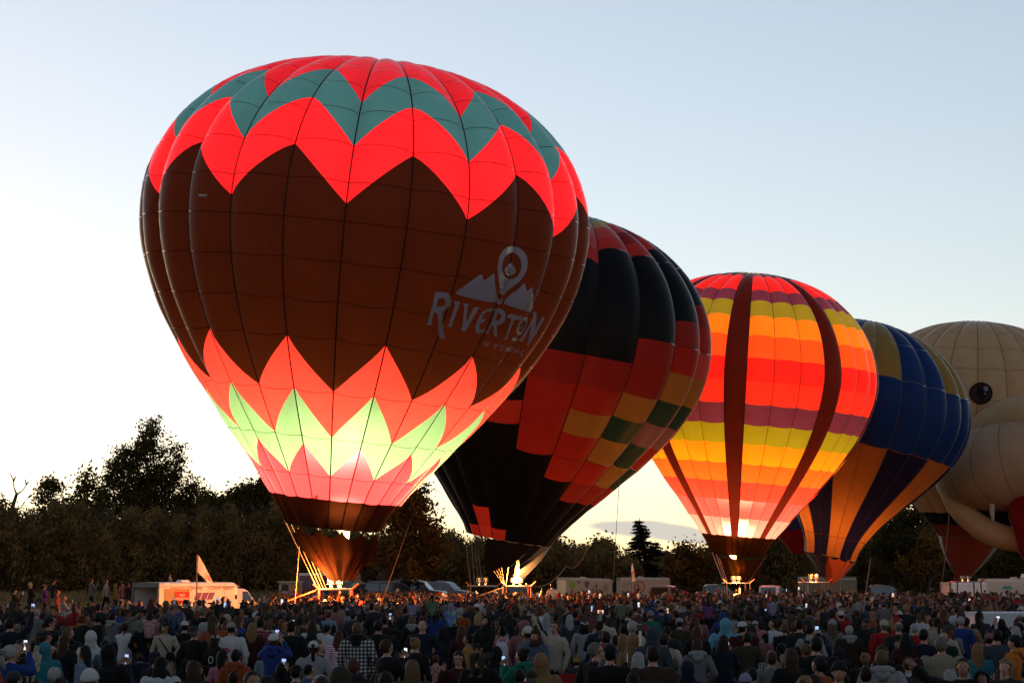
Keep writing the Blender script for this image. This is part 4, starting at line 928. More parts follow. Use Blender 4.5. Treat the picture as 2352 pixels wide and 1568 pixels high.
# trailer with its rear end open, far left
D = 92; gl = gloc(430, D)
t = trailer('white cargo trailer with open rear, gold lettering and a red sign', gl, math.radians(43), 4.4, 2.15, 2.28, M_white, open_rear=True, door=False, name='enclosed_trailer')
w = 2.15 / 2 + .008
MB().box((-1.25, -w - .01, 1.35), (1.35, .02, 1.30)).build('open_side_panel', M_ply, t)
MB().box((-1.0, -w - .03, 1.62), (.78, .02, .50)).build('no_smoking_sign', M_sign_r, t)
text_obj(t, 'NO\nSMOKING', .17, (-1.0, -w - .045, 1.62), (math.pi / 2, 0, 0), M_sign_w)
text_obj(t, 'Riverton, Wyoming', .24, (-.75, -w - .02, 2.03), (math.pi / 2, 0, 0), M_gold, sx=.9); text_obj(t, 'Cloud Kisser', .27, (1.15, -w - .02, 2.03), (math.pi / 2, 0, 0), M_gold, sx=.95)
for k in range(3): MB().add([(-.35 + k * .35, -w - .012, 1.5), (-.05 + k * .35, -w - .012, 1.5), (.1 + k * .35, -w - .012, 1.82), (-.2 + k * .35, -w - .012, 1.82)], [(0, 1, 2, 3)]).build('painted_stripe', M_purple, t)
disc(t, 'painted_balloon', 1.35, 1.35, .26, .32, -w - .012, M_faint, tail=True); MB().box((1.95, -w - .04, 1.6), (.08, .06, .2)).build('side_lamp', M_blk, t)
# white motorhome nose beside it
gl = gloc(524, 95); c = vehicle('low white van parked against the front of the open cargo trailer', gl, math.radians(28), M_white, 'van', 'van', L=2.9, W=.9, H=2.0)
# balloon-decal trailer
M_bei = mat('cream_paint', (.42, .36, .29), .4, scale=2, var=.08, bump=.02)
gl = gloc(1343, 178); t = trailer('cream trailer painted with small green and purple balloons', gl, math.radians(24), 4.6, 2.0, 2.25, M_bei, name='enclosed_trailer', tilt=.03)
w = 1.008
for x, z, r_, m in ((-1.75, 1.62, .26, mat('lime_print', (.25, .38, .03), .6)), (-1.15, 1.88, .11, M_greyblue), (-.35, 1.75, .24, M_greyblue), (-.8, 1.25, .12, M_faint), (.25, 1.25, .16, mat('sage_print', (.2, .24, .14), .6)), (.6, 1.6, .13, M_greyblue), (1.5, 1.5, .3, mat('sand_print', (.33, .26, .15), .6))):
    disc(t, 'painted_balloon', x, z, r_, r_ * 1.1, -w - .022, m, tail=True)
# white trailer with round red logo
gl = gloc(1478, 186); t = trailer('white trailer with a round red and white emblem on its side', gl, math.radians(8), 4.7, 2.0, 2.25, M_bei, name='enclosed_trailer')
for r_, m in ((.52, M_sign_r), (.42, M_bei), (.36, M_bei)): disc(t, 'round_emblem', -.6, 1.4, r_, r_, -w - .012 - (.52 - r_) * .05, m, 28)
disc(t, 'round_emblem', -.72, 1.5, .09, .16, -w - .035, M_greyblue); disc(t, 'round_emblem', -.45, 1.5, .09, .14, -w - .035, mat('yellow_print', (.5, .33, .05), .6)); disc(t, 'round_emblem', -.58, 1.28, .1, .12, -w - .035, M_sign_r)
text_obj(t, 'HOT BALLOONS', .17, (-1.75, -w - .02, 1.62), (math.pi / 2, -.5, 0), M_greyblue, sx=.8)
MB().add([(-2.3, -w - .012, .8), (-1.5, -w - .012, .8), (-2.3, -w - .012, 1.1)], [(0, 1, 2)]).build('painted_stripe', M_greyblue, t)
# blue trailer with white roof behind the burner of the brown balloon
M_navy = paint('navy_blue_paint', (.012, .025, .11)); gl = gloc(745, 184); t = trailer('blue trailer with white roof and red balloon pictures behind the brown balloon basket', gl, math.radians(12), 4.9, 2.2, 2.72, M_navy, roof=M_white, name='enclosed_trailer')
M_dkred = mat('dull_red_print', (.17, .03, .03), .6)
disc(t, 'painted_balloon', -1.5, 1.05, .42, .36, -1.12, M_dkred); disc(t, 'painted_balloon', -.85, 1.35, .33, .38, -1.125, M_dkred); disc(t, 'painted_balloon', -1.2, 1.2, .3, .3, -1.13, M_dkred)
# food cart to its left
gl = gloc(668, 170); t = empty('food_cart', gl, math.radians(4), label='small white cart with a serving hatch and yellow graphics left of the blue trailer', cat='food cart')
MB().box((0, 0, 1.35), (1.9, 1.2, 1.1)).build('body', mat('grey_white_panel', (.3, .28, .26), .5), t); MB().box((0, -.1, 1.94), (2.1, 1.5, .08)).build('roof', M_bei, t)
MB().box((-.45, -.61, 1.45), (.6, .03, .55)).build('serving_hatch', M_blk, t); MB().box((.45, -.62, 1.5), (.85, .03, .5)).build('menu_board', mat('yellow_board', (.35, .2, .04), .5, c2=(.3, .05, .02), scale=3, var=.5), t)
MB().box((.3, -.64, 1.1), (1.2, .03, .14)).build('lettering_strip', mat('red_strip', (.4, .06, .04), .5), t)
for s in (-1, 1): wheel(t, s * .4, -.6, .3, .16, 1)
# dark van with two roof lamps, rooftop carrier, long black SUV ...
gl = gloc(803, 158); t = vehicle('black van seen from behind with two lit roof lamps beside the basket', gl, math.radians(78), paint('black_paint', (.008, .008, .009)), 'van', 'van', L=4.9, W=.98, H=2.05)
for s in (-1, 1): MB().ell((-2.42, s * .10, 1.98), (.04, .06, .06), 10, 6).build('roof_lamp', emitmat('roof_lamp_glow', (1, .8, .5), 5), t)
gl = gloc(812, 156); t = empty('rooftop_carrier', gl + Vector((.0, 1.2, 2.07)), .1, label='grey rooftop carrier with orange lit edge on top of the black van', cat='roof carrier')
M_carr = mat('grey_shell', (.13, .10, .08), .6); t2 = MB().box((0, 0, .42), (1.05, 1.3, .84), top=(.62, .7)).build('shell', M_carr, t); MB().box((0, -.60, .38), (.95, .04, .05)).build('lit_edge_strip', mat('lit_edge_amber', (.5, .2, .04), .5), t2)  # strip carries the orange light on the edge in its colour
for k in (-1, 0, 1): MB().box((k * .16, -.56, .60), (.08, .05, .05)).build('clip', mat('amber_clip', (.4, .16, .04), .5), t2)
vehicle('long black SUV parked side-on behind the crowd right of the basket', gloc(915, 160), math.radians(3), paint('black_suv_paint', (.010, .011, .014)), 'suv', 'SUV', L=5.9, W=1.0, H=1.98)
vehicle('dark SUV with silver roof rails parked behind the long black SUV', gloc(962, 174), math.radians(-12), paint('charcoal_paint', (.02, .022, .028)), 'suv', 'SUV', L=4.9, W=.97, H=2.12)
vehicle('silver-blue SUV facing right, parked right of the black SUVs', gloc(1026, 188), math.radians(-22), paint('silver_blue_paint', (.10, .12, .16)), 'suv', 'SUV', L=4.7, W=.95, H=1.9)
vehicle('grey hatchback behind the tethered basket with the tall flame', gloc(1160, 160), math.radians(160), paint('grey_paint', (.05, .055, .065)), 'suv', 'car', L=4.4, W=.9, H=1.62)
vehicle('slate blue pickup with its windscreen lit orange by the flames', gloc(1530, 124), math.radians(-14), paint('slate_blue_paint', (.035, .05, .085)), 'pickup', L=5.9, W=1.0, H=1.95)
vehicle('black crew cab pickup behind the rainbow balloon basket', gloc(1645, 138), math.radians(-3), paint('black_pickup_paint', (.012, .01, .01)), 'pickup', L=6.0, W=1.0, H=1.95)
vehicle('white crew cab pickup right of the rainbow balloon basket', gloc(1772, 130), math.radians(-6), paint('white_pickup_paint', (.38, .35, .36)), 'pickup', L=5.8, W=1.0, H=1.93)
vehicle('dark grey pickup between the lettered trailer and the maroon skirt', gloc(2025, 134), math.radians(-5), paint('dark_grey_paint', (.03, .032, .036)), 'pickup', L=5.9, W=1.0, H=1.95)
M_sage = mat('grey_green_panel', (.16, .15, .11), .6, scale=3)
gl = gloc(1900, 170); t = trailer('boxy grey-green trailer lettered HAMEL behind the blue balloon basket', gl, math.radians(14), 4.4, 2.2, 2.4, M_sage, nose='flat', door=False, vent=False, name='enclosed_trailer', seams=2)
text_obj(t, 'HAMEL', .36, (-1.15, -1.12, 1.9), (math.pi / 2, 0, 0), M_faint); text_obj(t, 'HOT AIR BALLOONS', .10, (-1.15, -1.12, 1.62), (math.pi / 2, 0, 0), M_faint)
gl = gloc(2212, 142); trailer('plain white box trailer behind the crown-ring poles at the right', gl, math.radians(10), 2.6, 2.0, 2.1, M_white, nose='flat', door=False, vent=False, name='enclosed_trailer', seams=1)
gl = gloc(2335, 150); t = trailer('large white trailer with a teal mountain logo at the right edge', gl, math.radians(6), 5.2, 2.3, 2.3, M_bei, nose='flat', name='enclosed_trailer', seams=3)
MB().add([(-1.6, -1.17, 1.55), (-.7, -1.17, 1.55), (-1.0, -1.17, 1.78), (-1.2, -1.17, 1.72), (-1.35, -1.17, 1.82)], [(0, 1, 2, 3, 4)]).build('mountain_logo', mat('teal_print', (.05, .2, .2), .6), t)
text_obj(t, 'HOT AIR', .14, (-1.15, -1.17, 1.42), (math.pi / 2, 0, 0), M_greyblue)
t = empty('camper_top', gloc(2335, 150) + Vector((1.6, 0, 2.33)), .1, label='raised white roof unit standing on the large trailer at the right edge', cat='roof unit'); MB().box((0, 0, .16), (2.2, 1.6, .32), top=(.92, .9)).build('shell', M_white, t)
gl = gloc(2345, 52); t = vehicle('white camper truck top rising out of the crowd at the right edge', gl, math.radians(8), mat('camper_white', (.24, .24, .26), .4), 'van', 'camper', L=3.0, W=.95, H=1.72)
for k in range(3): MB().ell((-1.32, -.12 + .12 * k, 1.62), (.02, .03, .02), 8, 5).build('marker_lamp', M_red_l, t)

# ---------------------------------------------------------------- flags, baskets, burners, lines
M_flag = fabric('white_flag_cloth', (.5, .42, .38), (.3, .2, .15)); M_flagr = fabric('red_flag_print', (.4, .05, .05), (.2, .03, .03)); M_pole = mat('pole_metal', (.08, .05, .04), .5)
M_flame_rope = mat('flame_lit_rope', (.26, .18, .10), .8); M_rope = mat('dark_rope', (.10, .06, .04), .9)  # first rope is a paler copy with the firelight put into its colour
def flag(label, px, D, y0, y1, quad, parts=()):
    g = gloc(px, D); t = world_root(empty('flag', g, label=label, cat='flag')); MB().tube([g, at(px, y1, D)], .03, 6).build('pole', M_pole, t)
    n = 10; V = []; F = []
    for i in range(n + 1):
        u = i / n; a = [quad[0][k] + (quad[1][k] - quad[0][k]) * u for k in (0, 1)]; b = [quad[3][k] + (quad[2][k] - quad[3][k]) * u for k in (0, 1)]
        for w in (0, .5, 1): V.append(at(a[0] + (b[0] - a[0]) * w, a[1] + (b[1] - a[1]) * w, D + .12 * math.sin(u * 7 + w * 3)))
    for i in range(n):
        for k in range(2): F.append((i * 3 + k, i * 3 + k + 1, (i + 1) * 3 + k + 1, (i + 1) * 3 + k))
    cl = mesh_np('cloth', [tuple(v) for v in V], F, M_flag, t)
    for q in parts: mesh_np('printed_patch', [tuple(at(x, y, D - .16)) for x, y in q], [(0, 1, 2, 3)], M_flagr, t, smooth=False)
flag('white flag with red print hanging from a tall pole over the open trailer', 453, 88, 0, 1273, [(456, 1273), (492, 1340), (478, 1338), (453, 1312)], [[(474, 1318), (479, 1325), (484, 1333), (480, 1332)]])
flag('narrow white feather flag standing behind the round-emblem trailer', 1450, 126, 0, 1292, [(1453, 1292), (1460, 1334), (1450, 1334), (1450, 1296)], [[(1454, 1310), (1458, 1312), (1459, 1318), (1455, 1316)]])
M_wick = mat('wicker', (.12, .06, .03), .8, scale=20, bump=.8); M_steel = mat('burner_steel', (.45, .42, .40), .25, metal=.9, scale=6); M_upr = mat('upright_padding', (.03, .015, .012), .7); M_redpad = mat('red_padding', (.10, .015, .012), .7)
def basket(label, px, D, w, hb, hf, tower, lit=True, pad=None):
    g = gloc(px, D); t = empty('balloon_basket', g, .15, label=label, cat='balloon basket'); n = 12
    mb = MB(); m2 = MB(); z = 0
    for i in range(8): # woven courses as stacked slightly bulging rings
        zz = .05 + i * (hb - .1) / 8; mb.box((0, 0, zz + hb / 16), (w + (.02 if i % 2 else 0), w * .8 + (.02 if i % 2 else 0), hb / 8 * .96))
    mb.build('wicker_wall', M_wick, t); MB().tube([(-w / 2, -w * .4, hb), (w / 2, -w * .4, hb), (w / 2, w * .4, hb), (-w / 2, w * .4, hb), (-w / 2, -w * .4, hb)], .05, 6).build('padded_rim', pad or M_upr, t)
    for sx in (-1, 1):
        for sy in (-1, 1): MB().tube([(sx * w / 2, sy * w * .4, hb), (sx * w * .47, sy * w * .36, hf)], .045, 6).build('upright', pad or M_upr, t)
    fr = MB(); q = w * .47
    fr.tube([(-q, -w * .36, hf), (q, -w * .36, hf), (q, w * .36, hf), (-q, w * .36, hf), (-q, -w * .36, hf)], .035, 6); fr.tube([(-q, 0, hf), (q, 0, hf)], .03, 6)
    fr = fr.build('burner_frame', M_steel, t)
    for s in (-1, 1):
        c = MB(); c.tube([(s * .17, 0, hf + .03), (s * .17, 0, hf + .16), (s * .17, 0, hf + .18), (s * .17, 0, hf + tower)], [.07, .07, .12, .14], 12)
        for k in range(4): # vaporising coil
            c.tube([(s * .17 + .15 * math.cos(a), .15 * math.sin(a), hf + .2 + k * (tower - .24) / 4) for a in np.linspace(0, 2 * math.pi, 11)], .014, 4, cap=False)
        c.build('burner_can', M_steel, fr)
    for a in (-1, 1): MB().tube([(a * q, -w * .36, hf), (a * (q + .25), -w * .4, hf + .22)], .05, 6).build('corner_lug', M_redpad, fr)
    return t, g
bk1, g1 = basket('basket and burner frame of the brown balloon, lit bright orange', 770, 83, 1.45, 1.1, 2.08, .42, pad=M_redpad)
bk2, g2 = basket('dark basket and frame under the black balloon with its burner off', 1108, 106, 1.5, 1.1, 2.05, .45)
bk6, g6 = basket('basket firing a tall white flame in the open beside the black balloon', 1187, 100, 1.35, 1.1, 2.1, .4, pad=M_redpad)
bk3, g3 = basket('basket of the rainbow balloon with people lit orange around it', 1690, 118, 1.5, 1.1, 2.15, .4)
bk4, g4 = basket('basket of the blue and gold balloon in front of the lettered trailer', 1868, 113, 1.5, 1.1, 2.2, .45)
bk5, g5 = basket('basket frame under the maroon skirt in front of the white trailers', 2217, 116, 1.5, 1.1, 2.2, .35)
# open flame from a burner standing under no envelope
t = world_root(empty('burner_flame', at(1187, 1338, 100), label='tall white-hot burner flame shooting up from the open basket', cat='flame')); flame(at(1187, 1338, 100), 1.15, .11, t, (.04, 0), flamemat('open_flame', 9), 5)
lamp('flame_light', at(1187, 1322, 99.6), 1500, (1, .36, .08), .2, t)
for t, g, p, w, c, r in ((bk1, g1, at(722, 1325, 84.2), 1300, (1, .30, .055), .25), (bk1, g1, at(842, 1348, 84.6), 300, (1, .28, .05), .2), (bk1, g1, g1 + Vector((-.5, -1.1, 2.35)), 650, (1, .28, .05), .2), (bk3, g3, g3 + Vector((.1, -.6, 2.75)), 520, (1, .36, .08), .2), (bk4, g4, g4 + Vector((.1, -.6, 2.7)), 90, (1, .3, .06), .2)):
    o = lamp('flame_light', (0, 0, 0), w, c, r, t); o.matrix_parent_inverse = (Matrix.Translation(g) @ Matrix.Rotation(.15, 4, 'Z')).inverted(); o.location = p
def rope(label, pts, r, m, sag=0, n=14, name='rope', group=None, cat='rope'):
    P = []
    for i in range(len(pts) - 1):
        for k in range(n): u = k / n; p = pts[i].lerp(pts[i + 1], u); p.z -= sag * 4 * u * (1 - u); P.append(p)
    P.append(pts[-1]); base = P[0].copy(); o = MB().tube([p - base for p in P], r, 5).build(name, m, None, smooth=True, loc=base); return tag(o, label, cat, group)
fl = g1 + Vector((-.68, -.5, 2.1))
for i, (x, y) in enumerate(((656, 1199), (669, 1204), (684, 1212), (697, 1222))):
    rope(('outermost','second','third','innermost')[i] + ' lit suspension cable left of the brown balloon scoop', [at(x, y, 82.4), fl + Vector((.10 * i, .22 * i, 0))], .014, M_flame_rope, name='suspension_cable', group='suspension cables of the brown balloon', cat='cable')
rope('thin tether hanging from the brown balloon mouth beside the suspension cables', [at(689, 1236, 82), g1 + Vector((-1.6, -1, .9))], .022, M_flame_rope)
rope('drop line from the right side of the brown balloon to the basket', [at(945, 1190, 82), g1 + Vector((1.9, -.5, 1.3))], .02, M_rope)
rope('orange-lit crew strap slanting left from the brown balloon basket frame', [g1 + Vector((-.7, -.4, 2.05)), g1 + Vector((-3.4, -1.2, 1.0)), g1 + Vector((-6.2, -1.8, .2))], .028, mat('flame_lit_strap', (.5, .14, .05), .7))  # orange firelight on the strap put into its base colour
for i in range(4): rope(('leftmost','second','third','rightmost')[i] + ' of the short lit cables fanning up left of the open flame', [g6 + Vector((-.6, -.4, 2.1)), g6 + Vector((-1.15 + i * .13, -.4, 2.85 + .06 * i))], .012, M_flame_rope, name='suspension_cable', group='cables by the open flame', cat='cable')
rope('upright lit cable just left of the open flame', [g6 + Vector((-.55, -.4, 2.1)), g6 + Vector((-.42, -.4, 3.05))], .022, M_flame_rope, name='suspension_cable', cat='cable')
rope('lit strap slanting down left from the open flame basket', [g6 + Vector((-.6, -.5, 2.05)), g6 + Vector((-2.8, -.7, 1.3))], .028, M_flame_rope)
for i, (x, y) in enumerate(((1070, 1250), (1084, 1256), (1092, 1262), (1098, 1262))):
    rope(('leftmost','second','third','rightmost')[i] + ' dark cable hanging from the left mouth of the black balloon', [at(x, y, 119), g2 + Vector((-.6 + .2 * i, 0, 2.1))], .022, M_rope, name='suspension_cable', group='cables of the black balloon', cat='cable')
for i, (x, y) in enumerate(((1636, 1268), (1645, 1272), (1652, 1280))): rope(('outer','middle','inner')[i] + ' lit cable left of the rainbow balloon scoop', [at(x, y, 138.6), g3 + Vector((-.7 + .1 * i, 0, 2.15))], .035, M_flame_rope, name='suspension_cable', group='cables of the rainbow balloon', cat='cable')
rope('drop line crossing the right side of the rainbow balloon skirt', [at(1760, 1275, 137), g3 + Vector((.7, 0, 2.15))], .02, M_rope)
rope('tether line sagging from the open flame basket up to the black balloon', [at(1208, 1340, 100), at(1300, 1300, 108), at(1352, 1252, 112)], .03, M_rope, sag=.5)
rope('thin line hanging in the sky gap left of the spruce', [at(1425, 1060, 116), at(1408, 1340, 116)], .018, M_rope)
rope('thin line rising from the crowd in front of the blue balloon', [at(2000, 1280, 90), at(1975, 1455, 60)], .02, M_rope, sag=0)
rope('crown line drooping left of the maroon skirt', [at(2180, 1180, 120), at(2150, 1400, 112)], .02, M_rope, sag=.8)

# ---------------------------------------------------------------- people
from mathutils.kdtree import KDTree
def capsule(p0, p1, r0, r1, sx=1.0, n=12):
    p0, p1 = Vector(p0), Vector(p1); t = (p1 - p0).normalized(); a = t.cross(Vector((0, 1, 0)) if abs(t.y) < .9 else Vector((1, 0, 0))).normalized(); b = t.cross(a); V = []
    rows = [(p0 - t * r0 * math.sin(q), r0 * math.cos(q)) for q in (1.35, .8, .35)] + [(p0.lerp(p1, u), r0 + (r1 - r0) * u) for u in (0, .33, .66, 1)] + [(p1 + t * r1 * math.sin(q), r1 * math.cos(q)) for q in (.35, .8, 1.35)]
    for c, r in rows: V += [c + (a * math.cos(2 * math.pi * k / n) * sx + b * math.sin(2 * math.pi * k / n)) * r for k in range(n)]
    F = [(i * n + k, i * n + (k + 1) % n, (i + 1) * n + (k + 1) % n, (i + 1) * n + k) for i in range(len(rows) - 1) for k in range(n)] + [tuple(range(n))[::-1], tuple((len(rows) - 1) * n + k for k in range(n))]
    return V, F
def loft(rows, n=16):
    V = []
    for cx, cy, z, rx, ry in rows: V += [(cx + rx * math.cos(2 * math.pi * k / n), cy + ry * math.sin(2 * math.pi * k / n) * (1 - .12 * abs(math.cos(2 * math.pi * k / n))), z) for k in range(n)]
    F = [(i * n + k, i * n + (k + 1) % n, (i + 1) * n + (k + 1) % n, (i + 1) * n + k) for i in range(len(rows) - 1) for k in range(n)] + [tuple(range(n))[::-1], tuple((len(rows) - 1) * n + k for k in range(n))]
    return V, F
def ellps(c, r, R=None):
    m = MB().ell((0, 0, 0), r, 14, 9); R = R or Matrix.Identity(3); return [R @ Vector(v) + Vector(c) for v in m.v], m.f
POSES = {  # elbow and wrist per arm (left, right), head turn (yaw) and lift (pitch) in degrees
    'stand': dict(L=((-.27, -.02, 1.12), (-.25, .08, .88)), R=((.27, -.02, 1.12), (.25, .08, .88))),
    'pockets': dict(L=((-.30, -.06, 1.13), (-.19, .09, .98)), R=((.30, -.06, 1.13), (.19, .09, .98)), lift=12),
    'fold': dict(L=((-.26, .08, 1.14), (.05, .20, 1.18)), R=((.26, .08, 1.12), (-.05, .22, 1.13)), lift=10),
    'phone': dict(L=((-.23, .16, 1.16), (-.06, .33, 1.42)), R=((.23, .16, 1.16), (.06, .33, 1.42)), lift=8, hold=(0, .37, 1.53)),
    'raise2': dict(L=((-.25, .14, 1.36), (-.08, .25, 1.62)), R=((.25, .14, 1.36), (.08, .25, 1.62)), lift=14, hold=(0, .28, 1.72)),
    'raise1': dict(L=((-.27, -.02, 1.12), (-.25, .08, .88)), R=((.30, .12, 1.55), (.34, .20, 1.80)), lift=12, hold=(.34, .22, 1.92)),
    'point': dict(L=((-.27, -.02, 1.12), (-.22, .10, .90)), R=((.38, .12, 1.46), (.55, .24, 1.62)), lift=10),
    'peace': dict(L=((-.27, -.02, 1.12), (-.25, .08, .88)), R=((.30, .08, 1.18), (.24, .16, 1.42)), lift=2, fingers='peace'),
    'walk': dict(L=((-.26, .08, 1.13), (-.24, .24, .95)), R=((.26, -.10, 1.13), (.25, -.14, .90)), stride=.22, yaw=10),
    'glance': dict(L=((-.28, -.03, 1.12), (-.22, .10, .92)), R=((.26, .06, 1.13), (.12, .22, 1.10)), yaw=42, lift=6),
    'sit': dict(L=((-.22, .12, 1.16), (-.10, .22, 1.05)), R=((.22, .12, 1.16), (.10, .22, 1.05)), sit=True, lift=10),
}
def head_mat(po):
    return Matrix.Translation((0, .01, 1.50)) @ Matrix.Rotation(math.radians(-po.get('yaw', 0)), 4, 'Z') @ Matrix.Rotation(math.radians(po.get('lift', 4)), 4, 'X') @ Matrix.Translation((0, -.01, -1.50))
def hand(V, F, reg, w, d, up, side, style):
    """palm, four fingers of unequal length with a bend, and a thumb from the palm's side"""
    d = d.normalized(); up = (up - d * up.dot(d)).normalized(); s = d.cross(up)
    mb = MB(); c = w + d * .045
    R = Matrix((s, d, up)).transposed(); mb.ell(c, (.038, .052, .016), 8, 5, rot=R)
    for i, (o, L) in enumerate(((-.027, .062), (-.009, .074), (.009, .070), (.027, .056))):
        b = w + d * .085 + s * o; curl = up * (-.3 if style != 'peace' or i in (1, 2) and False else 0)
        if style == 'peace' and i in (0, 3): e1 = b + d * L * .3 - up * .03; e2 = b - up * .04 - d * .02
        elif style == 'peace': e1 = b + d * L * .5 + s * (o * .5); e2 = b + d * L + s * o * 1.2
        else: e1 = b + d * L * .55 - up * L * .18; e2 = b + d * L * .85 - up * L * .6
        mb.tube([b - d * .02, b, e1, e2], [.009, .0095, .0085, .006], 5)
    t0 = w + d * .03 + s * side * -.034; mb.tube([t0, t0 + d * .03 - s * side * .022, t0 + d * .058 - s * side * .024 - up * .012], [.012, .011, .008], 5)
    n = len(V); V += [tuple(v) for v in mb.v]; F += [tuple(i + n for i in f) for f in mb.f]; reg += [0] * len(mb.f)
def make_body(pose, seed, wide=1.0, fem=False, voxel=.021):
    po = POSES[pose]; H = head_mat(po); H3 = H.to_3x3(); PR = []
    st = po.get('stride', 0); sit = po.get('sit')
    k = wide; hp = 1.06 if fem else 1.0
    PR.append((loft([(0, 0, .84, .165 * k * hp, .125 * k), (0, 0, .90, .178 * k * hp, .132 * k), (0, 0, 1.00, .165 * k, .122 * k), (0, 0, 1.12, (.145 if fem else .158) * k, .115 * k), (0, .005, 1.24, .175 * k, .125 * k), (0, 0, 1.34, .195 * k, .122 * k),
                     (0, -.005, 1.40, .185 * k, .105 * k), (0, -.01, 1.445, .12 * k, .085 * k), (0, -.01, 1.475, .075, .07)]), 1))
    for s in (-1, 1):
        if sit:
            PR.append((capsule((s * .09, 0, .90), (s * .12, .36, .86), .088, .066), 2)); PR.append((capsule((s * .12, .36, .86), (s * .11, .36, .50), .062, .046), 2)); PR.append((ellps((s * .11, .42, .44), (.045, .12, .045)), 3)); continue
        y = s * st
        PR.append((capsule((s * .088, 0, .88), (s * .10, y * .6 + .015, .50), .098 * k, .066 * k), 2)); PR.append((capsule((s * .10, y * .6 + .015, .50), (s * .105, y - .01, .12), .064 * k, .052), 2))
        PR.append((ellps((s * .108, y + .045, .052), (.048, .135, .05)), 3))
    for s, key in ((-1, 'L'), (1, 'R')):
        e, w = (Vector(q) for q in po[key]); sh = Vector((s * .185 * k, 0, 1.385)); e = Vector((e.x * (1 + (k - 1) * .7), e.y, e.z))
        PR.append((capsule(sh, e, .064 * k, .052 * k), 1)); PR.append((capsule(e, w, .052 * k, .040), 1))
    PR.append((capsule((0, -.01, 1.43), (0, .005, 1.55), .056, .052), 0))
    for c, r in (((0, .010, 1.625), (.077, .096, .105)), ((0, .040, 1.565), (.056, .064, .062)), ((0, .108, 1.600), (.013, .022, .024)), ((0, .092, 1.640), (.052, .016, .012)), ((-.079, .005, 1.605), (.012, .02, .030)), ((.079, .005, 1.605), (.012, .02, .030)), ((0, .098, 1.562), (.024, .012, .010))):
        PR.append((ellps(H @ Vector(c), r, H3), 0))
    V = []; F = []; kd = KDTree(sum(len(p[0][0]) for p in PR)); idx = 0; regs = []
    for (v, f), r in PR:
        b = len(V); V += [tuple(q) for q in v]; F += [tuple(i + b for i in g) for g in f]
        for q in v: kd.insert(q, idx); regs.append(r); idx += 1
    kd.balance()
    me = bpy.data.meshes.new('tmp'); me.from_pydata(V, [], F); o = bpy.data.objects.new('tmp', me); COL.objects.link(o)
    m = o.modifiers.new('r', 'REMESH'); m.mode = 'VOXEL'; m.voxel_size = voxel
    m = o.modifiers.new('s', 'SMOOTH'); m.factor = .6; m.iterations = 2
    m = o.modifiers.new('d', 'DECIMATE'); m.ratio = .45
    dg = bpy.context.evaluated_depsgraph_get(); dg.update(); me2 = bpy.data.meshes.new_from_object(o.evaluated_get(dg)); bpy.data.objects.remove(o)
    n = len(me2.vertices); co = np.empty(n * 3, np.float32); me2.vertices.foreach_get('co', co); co = co.reshape(-1, 3)
    F = [tuple(p.vertices) for p in me2.polygons]; reg = []
    for f in F:
        c = co[list(f)].mean(0); r = regs[kd.find(c)[1]]
        if r == 2 and c[2] > .87 and not sit: r = 1
        if r == 1 and c[2] > 1.47 and abs(c[0]) < .12: r = 0
        reg.append(r)
    # cloth folds: push jacket and trouser points in and out
    vr = np.zeros(n, int)
    for f, r in zip(F, reg):
        for i in f: vr[i] = max(vr[i], r)
    nrm = np.array([tuple(v.normal) for v in me2.vertices])
    q = np.sin(co[:, 2] * 34 + co[:, 0] * 17 + seed) * np.sin(co[:, 0] * 23 - co[:, 2] * 9 + seed * 1.7) * np.sin(co[:, 1] * 19 + seed)
    co = co + nrm * ((vr == 1) | (vr == 2))[:, None] * (.010 + .011 * q)[:, None]
    V = [tuple(v) for v in co]
    for s, key in ((-1, 'L'), (1, 'R')):
        e, w = (Vector(q) for q in po[key]); d = (w - e).normalized(); hd = po.get('hold')
        if hd and not (key == 'L' and pose == 'raise1'): d = (Vector(hd) - w).normalized() * .8 + Vector((0, 0, .6))
        hand(V, F, reg, w, d, Vector((0, 1, .15)) if d.z > .3 else Vector((s * 1.0, .1, 0)), s, po.get('fingers') if key == 'R' else None)
    for s in (-1, 1): # eyes
        mb = MB().ell(H @ Vector((s * .031, .098, 1.622)), (.013, .007, .007), 7, 5, rot=H3); b = len(V); V += [tuple(v) for v in mb.v]; F += [tuple(i + b for i in f) for f in mb.f]; reg += [4] * len(mb.f)
    mb = MB().ell(H @ Vector((0, .104, 1.558)), (.022, .007, .005), 7, 4, rot=H3); b = len(V); V += [tuple(v) for v in mb.v]; F += [tuple(i + b for i in f) for f in mb.f]; reg += [5] * len(mb.f)
    return V, F, reg

